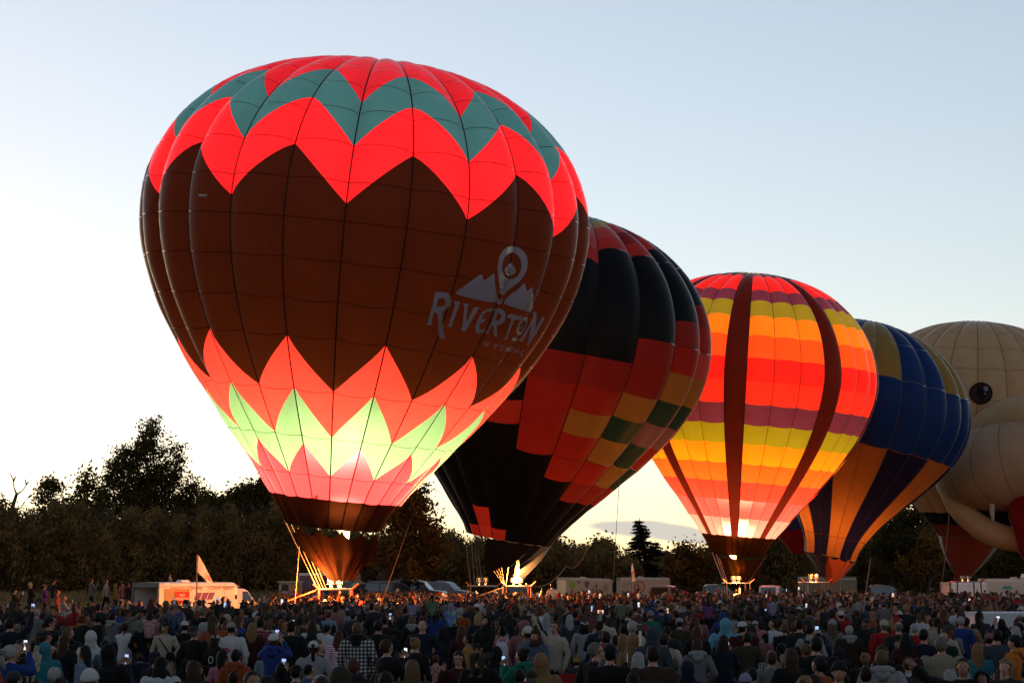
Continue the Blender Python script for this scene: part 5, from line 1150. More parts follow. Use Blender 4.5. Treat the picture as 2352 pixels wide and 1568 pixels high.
skins = [mat('skin_' + n, c, .5, var=.08, bump=.02) for n, c in (('fair', (.25, .125, .08)), ('tan', (.17, .08, .045)), ('brown', (.09, .04, .022)))]
M_eye = mat('eye_dark', (.01, .008, .007), .2, bump=0); M_lip = mat('lip', (.18, .06, .05), .5, bump=0); M_shoe = mat('shoe_dark', (.02, .018, .018), .6); M_shoe_w = mat('shoe_pale', (.3, .3, .3), .6)
HAIRC = dict(black=(.004, .003, .003), darkbrown=(.011, .006, .004), brown=(.03, .014, .008), auburn=(.055, .017, .008), blond=(.15, .085, .038), grey=(.09, .085, .08), silver=(.24, .23, .22), sandy=(.085, .05, .026))
def hairmat(nm, c):
    m, n, l = newmat('hair_' + nm); o = n.new('ShaderNodeOutputMaterial'); b = n.new('ShaderNodeBsdfPrincipled'); l.new(b.outputs[0], o.inputs[0]); b.inputs['Roughness'].default_value = .6; b.inputs['Specular IOR Level'].default_value = .12
    tc = n.new('ShaderNodeTexCoord'); mp = n.new('ShaderNodeMapping'); mp.inputs['Scale'].default_value = (90, 90, 6); z = n.new('ShaderNodeTexNoise'); z.inputs['Scale'].default_value = 1; z.inputs['Detail'].default_value = 3
    l.new(tc.outputs['Object'], mp.inputs[0]); l.new(mp.outputs[0], z.inputs['Vector']); x = n.new('ShaderNodeMix'); x.data_type = 'RGBA'; x.inputs[6].default_value = (*[q * .35 for q in c], 1); x.inputs[7].default_value = (*[q * 1.2 for q in c], 1)
    l.new(z.outputs[0], x.inputs[0]); l.new(x.outputs[2], b.inputs['Base Color']); bp = n.new('ShaderNodeBump'); bp.inputs['Strength'].default_value = .6; bp.inputs['Distance'].default_value = .02; l.new(z.outputs[0], bp.inputs['Height']); l.new(bp.outputs[0], b.inputs['Normal']); return m
HAIRM = {k: hairmat(k, c) for k, c in HAIRC.items()}
def pattern(nm, kind, a, b_, sc=14.0):
    m, n, l = newmat(nm); o = n.new('ShaderNodeOutputMaterial'); p = n.new('ShaderNodeBsdfPrincipled'); p.inputs['Roughness'].default_value = .85; l.new(p.outputs[0], o.inputs[0]); tc = n.new('ShaderNodeTexCoord')
    x = n.new('ShaderNodeMix'); x.data_type = 'RGBA'; x.inputs[6].default_value = (*a, 1); x.inputs[7].default_value = (*b_, 1)
    if kind == 'stripe':
        w = n.new('ShaderNodeTexWave'); w.bands_direction = 'Z'; w.inputs['Scale'].default_value = sc; l.new(tc.outputs['Object'], w.inputs['Vector']); f = w.outputs['Fac']
        g = n.new('ShaderNodeMath'); g.operation = 'GREATER_THAN'; g.inputs[1].default_value = .55; l.new(f, g.inputs[0]); l.new(g.outputs[0], x.inputs[0])
    elif kind == 'plaid':
        fs = []
        for dr in 'XZ':
            w = n.new('ShaderNodeTexWave'); w.bands_direction = dr; w.inputs['Scale'].default_value = sc; l.new(tc.outputs['Object'], w.inputs['Vector']); fs.append(w.outputs['Fac'])
        q = n.new('ShaderNodeMath'); q.operation = 'MULTIPLY'; l.new(fs[0], q.inputs[0]); l.new(fs[1], q.inputs[1]); q2 = n.new('ShaderNodeMath'); q2.operation = 'GREATER_THAN'; q2.inputs[1].default_value = .3; l.new(q.outputs[0], q2.inputs[0]); l.new(q2.outputs[0], x.inputs[0])
    else:
        z = n.new('ShaderNodeTexVoronoi'); z.inputs['Scale'].default_value = sc; l.new(tc.outputs['Object'], z.inputs['Vector']); g = n.new('ShaderNodeMath'); g.operation = 'GREATER_THAN'; g.inputs[1].default_value = .45; l.new(z.outputs['Distance'], g.inputs[0]); l.new(g.outputs[0], x.inputs[0])
    l.new(x.outputs[2], p.inputs['Base Color']); return m
CLOTH = {'black': (.009, .009, .010), 'charcoal': (.022, .022, .024), 'navy': (.010, .015, .035), 'dark grey': (.04, .04, .043), 'dark green': (.012, .03, .022), 'maroon': (.055, .010, .012), 'brown': (.045, .026, .016), 'olive': (.045, .042, .022),
         'grey': (.14, .14, .145), 'light grey': (.26, .26, .27), 'white': (.50, .50, .52), 'cream': (.40, .35, .27), 'beige': (.26, .21, .15), 'denim blue': (.06, .09, .15), 'light denim': (.16, .21, .28), 'royal blue': (.015, .04, .20),
         'sky blue': (.10, .32, .45), 'teal': (.02, .17, .22), 'emerald': (.01, .15, .09), 'red': (.30, .012, .012), 'rust orange': (.27, .055, .015), 'bright orange': (.55, .16, .02), 'mustard': (.34, .18, .03), 'pink': (.42, .14, .19),
         'dusty pink': (.22, .09, .09), 'purple': (.16, .05, .19), 'lavender': (.25, .22, .36), 'tan': (.24, .13, .06), 'sage green': (.13, .16, .11), 'slate blue': (.05, .065, .09)}
CLOTH = {k: tuple(q * (.56 if max(c) > .1 else .42) for q in c) for k, c in CLOTH.items()}
CM = {k: mat('cloth_' + k.replace(' ', '_'), c, .85, var=.22, scale=14, bump=.3, spec=.15) for k, c in CLOTH.items()}
CM['grey plaid'] = pattern('plaid_grey', 'plaid', (.012, .012, .013), (.28, .28, .28), 5); CM['red plaid'] = pattern('plaid_red', 'plaid', (.02, .01, .01), (.26, .02, .02), 5)
CM['pink striped'] = pattern('striped_pink', 'stripe', (.30, .07, .14), (.45, .38, .42), 7); CM['grey striped'] = pattern('striped_grey', 'stripe', (.02, .018, .018), (.08, .065, .06), 6)
CM['tie-dye green'] = pattern('tie_dye', 'dots', (.16, .30, .03), (.06, .10, .30), 6); CM['spotted pink'] = pattern('spotted', 'dots', (.05, .03, .035), (.35, .16, .20), 28); CM['floral'] = pattern('floral', 'dots', (.03, .03, .035), (.30, .12, .10), 24)

# hair, hats and other worn pieces, modelled about the unposed head
def shell(c, r, keep, n=18, k=12, rag=.0, seed=0):
    m = MB(); rg = random.Random(seed); m.ell(c, r, n, k); F = []
    for f in m.f:
        q = sum((Vector(m.v[i]) for i in f), Vector()) / 4
        if keep(q): F.append(f)
    if rag: m.v = [tuple(Vector(v) + Vector((rg.gauss(0, rag), rg.gauss(0, rag), rg.gauss(0, rag)))) for v in m.v]
    m.f = F; m.m = [0] * len(F); return m
face_cut = lambda q: not (q.y > .045 and q.z < 1.685 - .1 * abs(q.x)) and not (q.z < 1.53 and q.y > -.02)
def worn():
    W = {}
    W['short'] = shell((0, -.004, 1.636), (.087, .104, .108), face_cut, rag=.0025, seed=1)
    m = shell((0, -.006, 1.64), (.092, .108, .112), face_cut, rag=.003, seed=2)
    V, F = loft([(0, -.045, 1.66, .088, .072), (0, -.052, 1.58, .100, .070), (0, -.066, 1.48, .108, .062), (0, -.088, 1.38, .112, .048), (0, -.100, 1.28, .100, .038), (.01, -.105, 1.20, .07, .026), (.015, -.105, 1.15, .035, .014)], 16)
    rg = random.Random(3); V = [(x + rg.gauss(0, .004), y + rg.gauss(0, .004), z) for x, y, z in V]; m.add(V, F); W['long'] = m
    m = shell((0, -.004, 1.636), (.087, .104, .108), face_cut, rag=.002, seed=4); m.tube([(0, -.09, 1.69), (0, -.15, 1.70), (0, -.165, 1.62), (0, -.15, 1.50), (.01, -.13, 1.38)], [.028, .035, .04, .034, .012], 8); W['ponytail'] = m
    m = shell((0, -.004, 1.636), (.087, .104, .108), face_cut, rag=.002, seed=5); m.ell((0, -.10, 1.72), (.045, .042, .045), 10, 7); W['bun'] = m
    m = shell((0, -.004, 1.63), (.082, .100, .103), lambda q: face_cut(q) and q.z < 1.68, rag=.002, seed=6); W['fringe'] = m
    return W
def hats():
    W = {}; m = shell((0, -.002, 1.655), (.092, .108, .092), lambda q: q.z > 1.648); m.add([(.09 * math.cos(a) * (1 if k == 0 else .82), .075 + (.0 if k == 0 else 0) + (.03 if k == 0 else .115) * max(0, math.sin(a)) ** .7 * (1 if k else .9), 1.662 - .018 * k) for k in (0, 1) for a in np.linspace(.08, math.pi - .08, 9)], [(i, i + 1, i + 10, i + 9) for i in range(8)])
    m.ell((0, 0, 1.747), (.008, .008, .006), 6, 4); W['cap'] = m
    m = shell((0, -.008, 1.66), (.093, .108, .105), lambda q: q.z > 1.64); V, F = loft([(0, -.006, 1.628, .097, .112), (0, -.006, 1.632, .104, .118), (0, -.006, 1.672, .103, .117), (0, -.006, 1.680, .095, .110)], 18); m.add(V, F); W['beanie'] = m
    m = MB(); m.v = list(W['beanie'].v); m.f = list(W['beanie'].f); m.m = list(W['beanie'].m); m.ell((0, -.01, 1.785), (.04, .04, .036), 10, 7); W['pom beanie'] = m
    m = shell((0, -.014, 1.640), (.112, .124, .138), lambda q: not (q.y > .062 and q.z < 1.715)); V, F = loft([(0, -.02, 1.58, .108, .115), (0, -.02, 1.53, .105, .11), (0, -.015, 1.48, .13, .115), (0, -.01, 1.43, .165, .115)], 18)
    m.add(V, F[:-2]); W['hood up'] = m
    m = MB(); m.tube([(.12, .03, 1.44), (.125, -.05, 1.47), (.07, -.12, 1.49), (0, -.145, 1.48), (-.07, -.12, 1.49), (-.125, -.05, 1.47), (-.12, .03, 1.44)], [.03, .045, .05, .058, .05, .045, .03], 9); m.add(*loft([(0, -.13, 1.50, .09, .03), (0, -.155, 1.42, .10, .04), (0, -.15, 1.34, .05, .025)], 12)); W['hood'] = m
    m = MB(); m.add(*loft([(0, -.17, .98, .10, .05), (0, -.19, 1.02, .145, .075), (0, -.20, 1.15, .15, .085), (0, -.19, 1.32, .14, .075), (0, -.165, 1.42, .09, .045)], 14)); m.add(*loft([(0, -.275, 1.04, .09, .02), (0, -.29, 1.12, .10, .03), (0, -.27, 1.20, .085, .02)], 10))
    for s in (-1, 1): m.tube([(s * .09, -.13, 1.40), (s * .11, -.02, 1.47), (s * .12, .10, 1.38), (s * .13, .10, 1.22), (s * .13, -.05, 1.08)], .018, 5)
    W['backpack'] = m
    m = MB(); m.add(*loft([(-.16, .12, .92, .075, .05), (-.16, .15, .97, .10, .06), (-.16, .15, 1.05, .10, .06), (-.16, .12, 1.10, .06, .035)], 12)); m.tube([(-.13, .13, 1.08), (-.02, .15, 1.24), (.11, .10, 1.40), (.10, -.08, 1.43), (-.08, -.14, 1.18), (-.16, -.05, 1.05)], .014, 5); W['bag'] = m
    m = MB(); m.add(*loft([(0, .02, 1.40, .12, .11), (0, .03, 1.44, .125, .12), (0, .03, 1.49, .10, .105), (0, .02, 1.53, .085, .09)], 14)); W['scarf'] = m
    m = MB()
    for s in (-1, 1):
        m.tube([(s * .033 + .022 * math.cos(a), .112, 1.622 + .018 * math.sin(a)) for a in np.linspace(0, 2 * math.pi, 11)], .003, 4, cap=False); m.tube([(s * .055, .108, 1.625), (s * .08, .01, 1.622)], .003, 4)
    m.tube([(-.011, .115, 1.624), (.011, .115, 1.624)], .003, 4); W['glasses'] = m
    return W
def to_mesh(name, mb):
    me = bpy.data.meshes.new(name); me.from_pydata([tuple(v) for v in mb.v], [], mb.f); me.materials.append(None); me.polygons.foreach_set('use_smooth', [True] * len(me.polygons)); me.update(); return me
WORN = {k: to_mesh('hair', m) for k, m in worn().items()}; WORN.update({k: to_mesh(k.replace(' ', '_'), m) for k, m in hats().items()})
BODY = {}
def body(pose, wide, fem):
    key = (pose, wide, fem)
    if key not in BODY:
        V, F, reg = make_body(pose, len(BODY) * 1.3 + .5, wide, fem); me = bpy.data.meshes.new('person'); me.from_pydata(V, [], F)
        for _ in range(6): me.materials.append(skins[0])
        me.polygons.foreach_set('material_index', reg); me.polygons.foreach_set('use_smooth', [True] * len(me.polygons)); me.update(); BODY[key] = me
    return BODY[key]
def setm(o, mats):
    for s, m in zip(o.material_slots, mats): s.link = 'OBJECT'; s.material = m
HAT_DEF = {'cap', 'beanie', 'pom beanie'}
M_screen = [emitmat('phone_screen_' + n, c, e) for n, c, e in (('cool', (.45, .62, 1.0), .30), ('warm', (1.0, .62, .45), .28), ('pale', (.9, .92, 1.0), .34))]
PEOPLE = []
def person(x, y, h=1.7, pose='stand', rz=0, hair='short', hairc='darkbrown', hat=None, hatc='black', top='black', legs='charcoal', extra=(), skin=0, wide=1.0, fem=False, label='', group=None, z=None, screen=0, phone=None):
    me = body(pose, wide, fem); o = bpy.data.objects.new('person', me); k = h / 1.735; z = gz(x, y) if z is None else z
    o.location = (x, y, z); o.rotation_euler = (0, 0, math.radians(rz)); o.scale = (k, k, k); COL.objects.link(o)
    setm(o, [skins[skin], CM[top], CM[legs], M_shoe, M_eye, M_lip]); tag(o, label, 'person', group)
    H = head_mat(POSES[pose])
    def wear(name, key, m, onhead=True):
        c = bpy.data.objects.new(name, WORN[key]); COL.objects.link(c); c.parent = o; c.matrix_local = H if onhead else Matrix.Identity(4); setm(c, [m]); return c
    if hat == 'hood up': wear('hood', 'hood up', CM[hatc])
    else:
        if hair: wear('hair', ('fringe' if hat and hair == 'short' else hair), HAIRM[hairc])
        if hat: wear('hat', hat, CM[hatc])
    for e, m in extra: wear({'bag': 'crossbody_bag'}.get(e, e), e, CM[m], e == 'glasses')
    hd = POSES[pose].get('hold')
    if hd and phone is not False:
        M_ = Matrix.Translation(o.location) @ Matrix.Rotation(math.radians(rz), 4, 'Z') @ Matrix.Scale(k, 4); p = M_ @ Vector(hd)
        t = empty('phone', p, math.radians(rz), label=phone or 'lit phone held up by ' + ' '.join(label.split()[:11]).rstrip(','), cat='phone'); ls = pose == 'raise1' and x > 0
        dim = (.15, .01, .075) if ls else (.075, .01, .15); MB().box((0, 0, 0), dim).build('case', M_blk, t); MB().box((0, -.0065, 0), (dim[0] * .9, .002, dim[2] * .92)).build('screen', M_screen[screen % 3], t)
    PEOPLE.append((x, y, h)); return o
def zq(q, zx, zy): return ((640 * q + zx / 3.675) / 1.0884, (1380 + zy / 3.675) / 1.0884)
CLEAR = []
def by_head(q, zx, zy, h, clear=60, D=None, z=None, **k):
    """stand a person so that the top of the head falls where the photograph shows it"""
    px, py = zq(q, zx, zy); top = h + .01
    if D is None:
        D = 4573 * (CAM_H - top) / (py - 1314)
        for _ in range(4): D = 4573 * (CAM_H - top - gz(X_at(px, D), D)) / (py - 1314)
    x = at(px, py, D).x
    if z is not None: z = at(px, py, D).z - h
    CLEAR.append((px, py, clear, D)); return person(x, D, h, z=z, **k)
N_ = by_head
# ---- people the photograph lets one pick out
N_(0, 100, 585, 1.86, pose='raise1', rz=-12, top='navy', legs='denim blue', wide=1.1, label='tall man in a navy jacket raising a phone, left foreground')
N_(0, 412, 820, 1.62, pose='fold', rz=8, hat='hood up', hatc='teal', top='teal', legs='light grey', wide=1.12, label='person in a teal hoodie with the hood up, carrying a baby')
N_(0, 330, 862, .72, D=30.6, z=1, pose='sit', rz=165, hat='hood up', hatc='cream', top='cream', legs='cream', label='baby in a cream eared suit held beside the teal hoodie')
N_(0, 600, 742, 1.68, pose='stand', rz=-25, hair='long', hairc='brown', fem=True, top='black', legs='black', label='woman with very long brown hair just right of the teal hoodie')
N_(0, 775, 842, 1.60, pose='stand', rz=75, hair='long', hairc='black', fem=True, top='light denim', legs='denim blue', skin=1, label='woman in a light denim shirt looking left near the teal hoodie')
N_(0, 838, 715, 1.70, pose='pockets', rz=10, hat='hood up', hatc='white', top='white', legs='denim blue', label='person in a white hoodie with hood up, left foreground')
N_(0, 1012, 838, 1.72, pose='phone', rz=-30, hat='hood up', hatc='black', top='black', wide=1.2, label='broad person in a black hood holding a blue-lit phone low')
N_(0, 900, 548, 1.78, pose='glance', rz=70, hairc='black', top='black', skin=1, label='bearded man in black in profile behind the white hoodie')
N_(0, 1040, 540, 1.72, pose='point', rz=-30, hairc='black', top='grey', extra=(('hood', 'light grey'),), skin=1, label='man with a pale grey hood down pointing right, left foreground')
N_(0, 1520, 632, 1.68, pose='pockets', rz=175, hair='long', hairc='black', hat='cap', hatc='black', fem=True, top='cream', legs='cream', extra=(('bag', 'black'),), skin=1, label='woman in a cream sweater with a black crossbody bag facing the camera')
N_(0, 1790, 660, 1.76, pose='pockets', rz=-25, hair='short', hairc='grey', hat='cap', hatc='dark grey', top='black', legs='brown', wide=1.12, label='man in grey cap, black jacket and brown trousers, left of centre')
N_(0, 1985, 732, 1.62, pose='stand', rz=-30, hair='long', hairc='darkbrown', hat='cap', hatc='cream', fem=True, top='black', legs='light grey', label='woman in a cream cap, black jacket and pale grey sweatpants')
N_(0, 2125, 630, 1.78, pose='stand', rz=6, hairc='black', hat='cap', hatc='light grey', top='white', legs='denim blue', wide=1.1, label='man in pale cap and white shirt with a red rose print on the back')
N_(0, 2170, 872, 1.58, pose='stand', rz=-15, hair='short', hairc='black', top='rust orange', extra=(('hood', 'rust orange'),), wide=1.1, label='person with black hair in a rust orange hoodie, hood down')
N_(0, 2060, 880, 1.55, pose='glance', rz=-10, hair='long', hairc='black', fem=True, top='pink', skin=1, label='woman with long black hair in pale pink beside the orange hoodie')
N_(0, 1480, 948, 1.58, pose='stand', rz=0, hair='long', hairc='black', hat='beanie', hatc='black', top='white', wide=1.2, label='person in a dark beanie and a white puffer jacket, bottom left')
N_(0, 2325, 632, 1.70, pose='stand', rz=-10, hair='long', hairc='blond', fem=True, top='maroon', label='woman with long blond hair in a dark red coat')
N_(0, 1700, 618, 1.70, pose='stand', rz=0, hat='cap', hatc='white', top='black', label='person in a pale mesh cap and black top behind the grey cap')
N_(0, 1860, 498, 1.80, pose='raise1', rz=-10, hairc='grey', top='black', wide=1.15, label='large man in black raising a phone before the open trailer')
N_(0, 1535, 400, 1.88, D=64, pose='raise2', rz=-45, hairc='sandy', top='grey', label='man in a grey shirt filming with both arms up by the open trailer')
N_(0, 1395, 365, 1.90, D=66, pose='stand', rz=-10, hair='long', hairc='auburn', fem=True, top='navy', label='woman with long auburn hair in front of the dark trailer opening')
N_(0, 1710, 432, 1.84, D=68, pose='pockets', rz=-20, hairc='black', top='olive', label='man in an olive jacket below the red sign of the open trailer')
N_(0, 1835, 437, 1.82, D=69, pose='stand', rz=-40, hairc='brown', top='beige', label='short-haired man in beige before the white side of the open trailer')
N_(0, 1380, 532, 1.15, D=44, z=1, pose='sit', rz=0, hair='long', hairc='darkbrown', top='spotted pink', legs='dusty pink', label='small girl in a spotted jacket riding on shoulders, left')
N_(0, 1330, 690, 1.74, D=44.3, pose='pockets', rz=0, hat='hood up', hatc='sage green', top='black', legs='denim blue', label='parent in black and jeans carrying the girl in the spotted jacket')
N_(0, 660, 456, 1.78, pose='pockets', rz=150, hairc='grey', top='cream', legs='beige', wide=1.1, extra=(('bag', 'red'),), label='person in a cream jacket with a red shoulder strap, left field')
N_(0, 590, 418, 1.70, pose='phone', rz=-80, hair='long', hairc='blond', fem=True, top='light grey', legs='dusty pink', label='blond woman in a pale grey hoodie looking right, left field')
N_(0, 490, 358, 1.80, pose='stand', rz=-60, hat='cap', hatc='charcoal', top='charcoal', label='tall man in a dark cap standing at the back of the left crowd')
N_(0, 527, 395, 1.74, pose='stand', rz=-80, hair='long', hairc='brown', fem=True, top='red plaid', label='person in a long red plaid shirt, left field')
N_(0, 410, 390, 1.66, pose='fold', rz=-70, hat='cap', hatc='dusty pink', top='purple', fem=True, label='woman in a pink cap and purple top at the far left')
N_(0, 280, 374, 1.76, pose='fold', rz=-60, hairc='silver', top='black', skin=0, label='silver-haired man in black looking right at the far left')
N_(0, 135, 402, 1.70, pose='phone', rz=-70, hair='ponytail', hairc='darkbrown', hat='cap', hatc='black', top='brown', fem=True, label='woman in a dark cap and brown coat clapping at the far left')
N_(0, 90, 470, 1.70, pose='stand', rz=-50, hat='cap', hatc='white', top='olive', label='man in a white flat cap and olive jacket at the left edge')
N_(0, 340, 508, 1.76, pose='stand', rz=-30, hairc='silver', top='grey', label='balding man in glasses behind the raised phone, far left', extra=(('glasses', 'black'),))
N_(0, 460, 585, 1.80, pose='glance', rz=-30, hat='cap', hatc='black', top='black', label='man in a black cap with a pale collar left of the long-haired woman')
N_(0, 430, 705, 1.70, pose='glance', rz=-35, hair='ponytail', hairc='brown', hat='cap', hatc='charcoal', top='floral', label='woman in a dark cap and ponytail directly behind the teal hoodie')
N_(0, 1115, 420, 1.72, pose='stand', rz=-20, hat='cap', hatc='light grey', top='sage green', label='man in a pale baseball cap and sage shirt left of the open trailer')
N_(0, 990, 472, 1.68, pose='stand', rz=-60, hairc='silver', top='cream', label='silver-haired person in cream beside the dirt patch, left')
# small group far back at the left, standing by the thicket
for zx, zy, h, po, r, hr, hc, tp, lg, lab in ((842, 240, 1.72, 'phone', -60, 'short', 'auburn', 'grey', 'black', 'red-haired person with a camera alone at the back of the left field'),
        (978, 230, 1.72, 'walk', -85, 'long', 'brown', 'light grey', 'black', 'woman in a pale grey jacket walking right by the dark thicket'),
        (1062, 265, 1.5, 'stand', -60, 'long', 'blond', 'mustard', 'charcoal', 'blond child in mustard by the dark thicket'),
        (1128, 255, 1.7, 'walk', 60, 'short', 'brown', 'dusty pink', 'charcoal', 'person bending forward in dusty pink near the open trailer'),
        (1182, 266, 1.65, 'fold', -50, 'short', 'darkbrown', 'brown', 'black', 'person in brown with folded arms left of the open trailer roof'),
        (1240, 250, 1.7, 'phone', -60, 'short', 'black', 'charcoal', 'black', 'person in charcoal taking a picture at the corner of the open trailer')):
    N_(0, zx, zy, h, D=105, pose=po, rz=r, hair=hr, hairc=hc, top=tp, legs=lg, label=lab, phone=False)
N_(0, 1562, 196, .95, D=93, z=1, pose='sit', rz=-85, hairc='darkbrown', hat='cap', hatc='charcoal', top='light grey', legs='brown', label='boy in a pale shirt sitting on the roof of the open trailer')
# centre left
N_(1, 165, 730, 1.72, pose='raise2', rz=-5, hair='short', hairc='auburn', hat='cap', hatc='white', top='royal blue', extra=(('hood', 'royal blue'),), label='person in a white cap and royal blue hoodie raising both hands')
N_(1, 528, 795, 1.65, pose='pockets', rz=4, hair='ponytail', hairc='darkbrown', hat='cap', hatc='white', fem=True, top='light grey', legs='black', wide=1.1, label='woman in a white cap with a long ponytail and pale sweater')
N_(1, 372, 1012, 1.5, pose='stand', rz=-20, hairc='black', hat='cap', hatc='black', top='charcoal', label='short person in a black cap at the bottom edge left of centre')
N_(1, 520, 610, 1.70, pose='stand', rz=0, hair='long', hairc='brown', fem=True, top='white', legs='black', extra=(('backpack', 'black'),), label='long-haired woman with white sleeves and a black backpack')
N_(1, 325, 625, 1.78, pose='stand', rz=-10, hat='cap', hatc='black', top='black', wide=1.15, label='broad man in a backwards black cap behind the raised blue arms')
N_(1, 765, 708, 1.60, pose='stand', rz=-10, hair='long', hairc='auburn', fem=True, top='pink striped', legs='black', label='woman with long ginger hair in a pink striped sweater')
N_(1, 932, 630, 1.84, pose='stand', rz=-4, hairc='sandy', top='grey plaid', legs='black', wide=1.12, extra=(('hood', 'black'),), label='man in a black and white plaid shirt with a black hood')
N_(1, 1128, 612, 1.80, pose='stand', rz=-20, hairc='black', top='black', skin=1, label='dark-haired man in black right of the plaid shirt')
N_(1, 1205, 780, 1.76, pose='phone', rz=-45, hairc='brown', top='black', wide=1.1, label='man in black photographing with a bright white phone, bottom centre', screen=2, clear=80)
N_(1, 1468, 765, 1.66, pose='stand', rz=-30, hair='bun', hairc='blond', fem=True, top='black', label='blond woman with a bun in black, bottom centre')
N_(1, 1530, 608, 1.80, pose='pockets', rz=172, hair='fringe', hairc='grey', top='navy', wide=1.15, label='older bald man in a dark navy jacket facing the camera')
N_(1, 1185, 572, 1.72, pose='raise2', rz=-25, hairc='black', top='charcoal', label='person in charcoal holding a violet-lit phone above the heads', screen=0)
N_(1, 1440, 572, 1.68, pose='stand', rz=-10, hair='long', hairc='sandy', fem=True, top='black', extra=(('hood', 'light grey'),), label='woman with long sandy hair and a pale hood, centre')
N_(1, 1650, 515, 1.72, pose='stand', rz=0, hair='long', hairc='black', fem=True, top='royal blue', label='woman with dark hair in a bright blue puffer jacket, centre', wide=1.15)
N_(1, 1788, 655, 1.78, pose='stand', rz=0, hairc='black', top='charcoal', wide=1.1, label='man carrying the child in the tie-dye hoodie, centre', D=47.6)
N_(1, 1795, 468, 1.05, D=47, z=1, pose='sit', rz=-5, hat='hood up', hatc='lavender', top='tie-dye green', legs='navy', label='child in a green and blue tie-dye hoodie riding on shoulders')
N_(1, 1618, 385, 1.05, D=52, z=1, pose='sit', rz=5, hair='ponytail', hairc='black', top='sage green', label='girl with a black ponytail in sage green riding on shoulders')
N_(1, 1437, 425, 1.0, D=56, z=1, pose='sit', rz=-15, hair='long', hairc='sandy', top='lavender', label='girl with long hair in lavender riding on shoulders')
N_(1, 1745, 440, 1.0, D=57, z=1, pose='sit', rz=0, hair='bun', hairc='brown', top='grey', label='toddler with a bun in grey riding on shoulders, centre')
N_(1, 1235, 470, 1.0, D=55, z=1, pose='sit', rz=-70, hairc='brown', top='charcoal', label='small boy looking right on shoulders behind the violet phone')
N_(1, 1875, 500, 1.75, pose='stand', rz=-8, hairc='silver', top='rust orange', wide=1.15, label='silver-haired man in a rust orange sweater, centre')
N_(1, 1898, 665, 1.66, pose='stand', rz=-20, hair='long', hairc='auburn', fem=True, top='maroon', label='woman with long auburn hair in maroon, right of centre')
N_(1, 1950, 735, 1.58, pose='stand', rz=75, hair='ponytail', hairc='black', fem=True, top='mustard', legs='denim blue', skin=1, label='young woman in a mustard shirt in left profile')
N_(1, 1862, 890, 1.60, pose='peace', rz=178, hair='long', hairc='black', fem=True, top='maroon', extra=(('glasses', 'black'),), skin=0, wide=1.1, label='woman in glasses and maroon making a peace sign at the camera')
N_(1, 2055, 850, 1.76, pose='pockets', rz=165, hairc='black', top='black', skin=1, label='man facing the camera with a child on his shoulders, bottom centre', clear=90)
N_(1, 2110, 590, 1.05, D=27, z=1, pose='sit', rz=150, hat='hood up', hatc='black', top='black', legs='olive', skin=1, label='smiling child in a black hood riding on the shoulders of a man')
N_(1, 1655, 920, 1.25, pose='stand', rz=-20, hairc='auburn', top='floral', label='curly-haired boy in a floral jacket, bottom centre')
N_(1, 1768, 760, 1.2, pose='stand', rz=-10, hat='beanie', hatc='royal blue', top='royal blue', label='small child in a royal blue beanie among dark jackets')
N_(1, 2270, 668, 1.66, pose='stand', rz=-10, hair='bun', hairc='black', fem=True, top='pink', extra=(('backpack', 'white'),), label='woman with a black bun, pink top and white backpack')
N_(1, 40, 590, 1.78, pose='stand', rz=0, hairc='black', top='red plaid', wide=1.15, label='dark-haired man in dark red plaid left of the blue hoodie')
N_(1, 885, 500, 1.66, pose='stand', rz=0, hairc='brown', hat='cap', hatc='royal blue', top='light grey', label='person in a blue cap and pale top before the lit basket')
N_(1, 730, 440, 1.84, D=66, pose='stand', rz=-5, hairc='black', top='beige', wide=1.2, label='large man in a beige jacket before the lit basket')
N_(1, 1062, 445, 1.82, D=62, pose='stand', rz=0, hair='short', hairc='black', top='black', wide=1.1, label='tall man with round black hair in black before the black van')
# centre right
N_(2, 82, 862, 1.62, pose='phone', rz=50, hair='bun', hairc='darkbrown', fem=True, top='emerald', extra=(('hood', 'emerald'),), label='woman in an emerald green hoodie photographing to the left', wide=1.1)
N_(2, 212, 690, 1.68, pose='fold', rz=165, hat='pom beanie', hatc='brown', top='denim blue', extra=(('scarf', 'brown'),), hair='long', hairc='brown', fem=True, label='woman in a brown knitted beanie and scarf facing the camera')
N_(2, 392, 620, 1.80, pose='raise1', rz=150, hairc='darkbrown', top='cream', legs='black', extra=(('glasses', 'black'),), label='man in glasses and a cream overshirt taking a selfie', phone='phone held out for a selfie by the man in cream')
N_(2, 318, 550, 1.66, pose='stand', rz=0, hair='long', hairc='silver', fem=True, top='white', label='woman with silver hair in white behind the selfie')
N_(2, 530, 562, 1.66, pose='stand', rz=0, hair='long', hairc='silver', fem=True, top='slate blue', label='woman with straight silver hair in slate blue')
N_(2, 665, 610, 1.72, pose='raise1', rz=-10, hat='cap', hatc='white', top='light grey', fem=True, hair='long', hairc='black', label='woman in a white cap holding up a bright phone', screen=1)
N_(2, 590, 950, 1.15, pose='stand', rz=0, hat='pom beanie', hatc='mustard', top='slate blue', label='child in a mustard pom beanie sitting in a red camp chair')
N_(2, 775, 808, 1.76, pose='glance', rz=-40, hairc='grey', top='black', extra=(('glasses', 'black'),), wide=1.15, label='grey-haired man in glasses and black looking right, bottom')
N_(2, 900, 828, 1.80, pose='stand', rz=-5, hair='short', hairc='black', hat='cap', hatc='black', top='black', wide=1.15, label='man in a black cap and black shirt with white letters')
N_(2, 1160, 898, 1.60, pose='stand', rz=-5, hair='long', hairc='silver', fem=True, top='black', wide=1.15, label='woman with shoulder-length silver hair in black, bottom')
N_(2, 1292, 838, 1.80, pose='stand', rz=12, hairc='darkbrown', top='brown', wide=1.2, label='broad man in a dark brown shirt right of the silver hair')
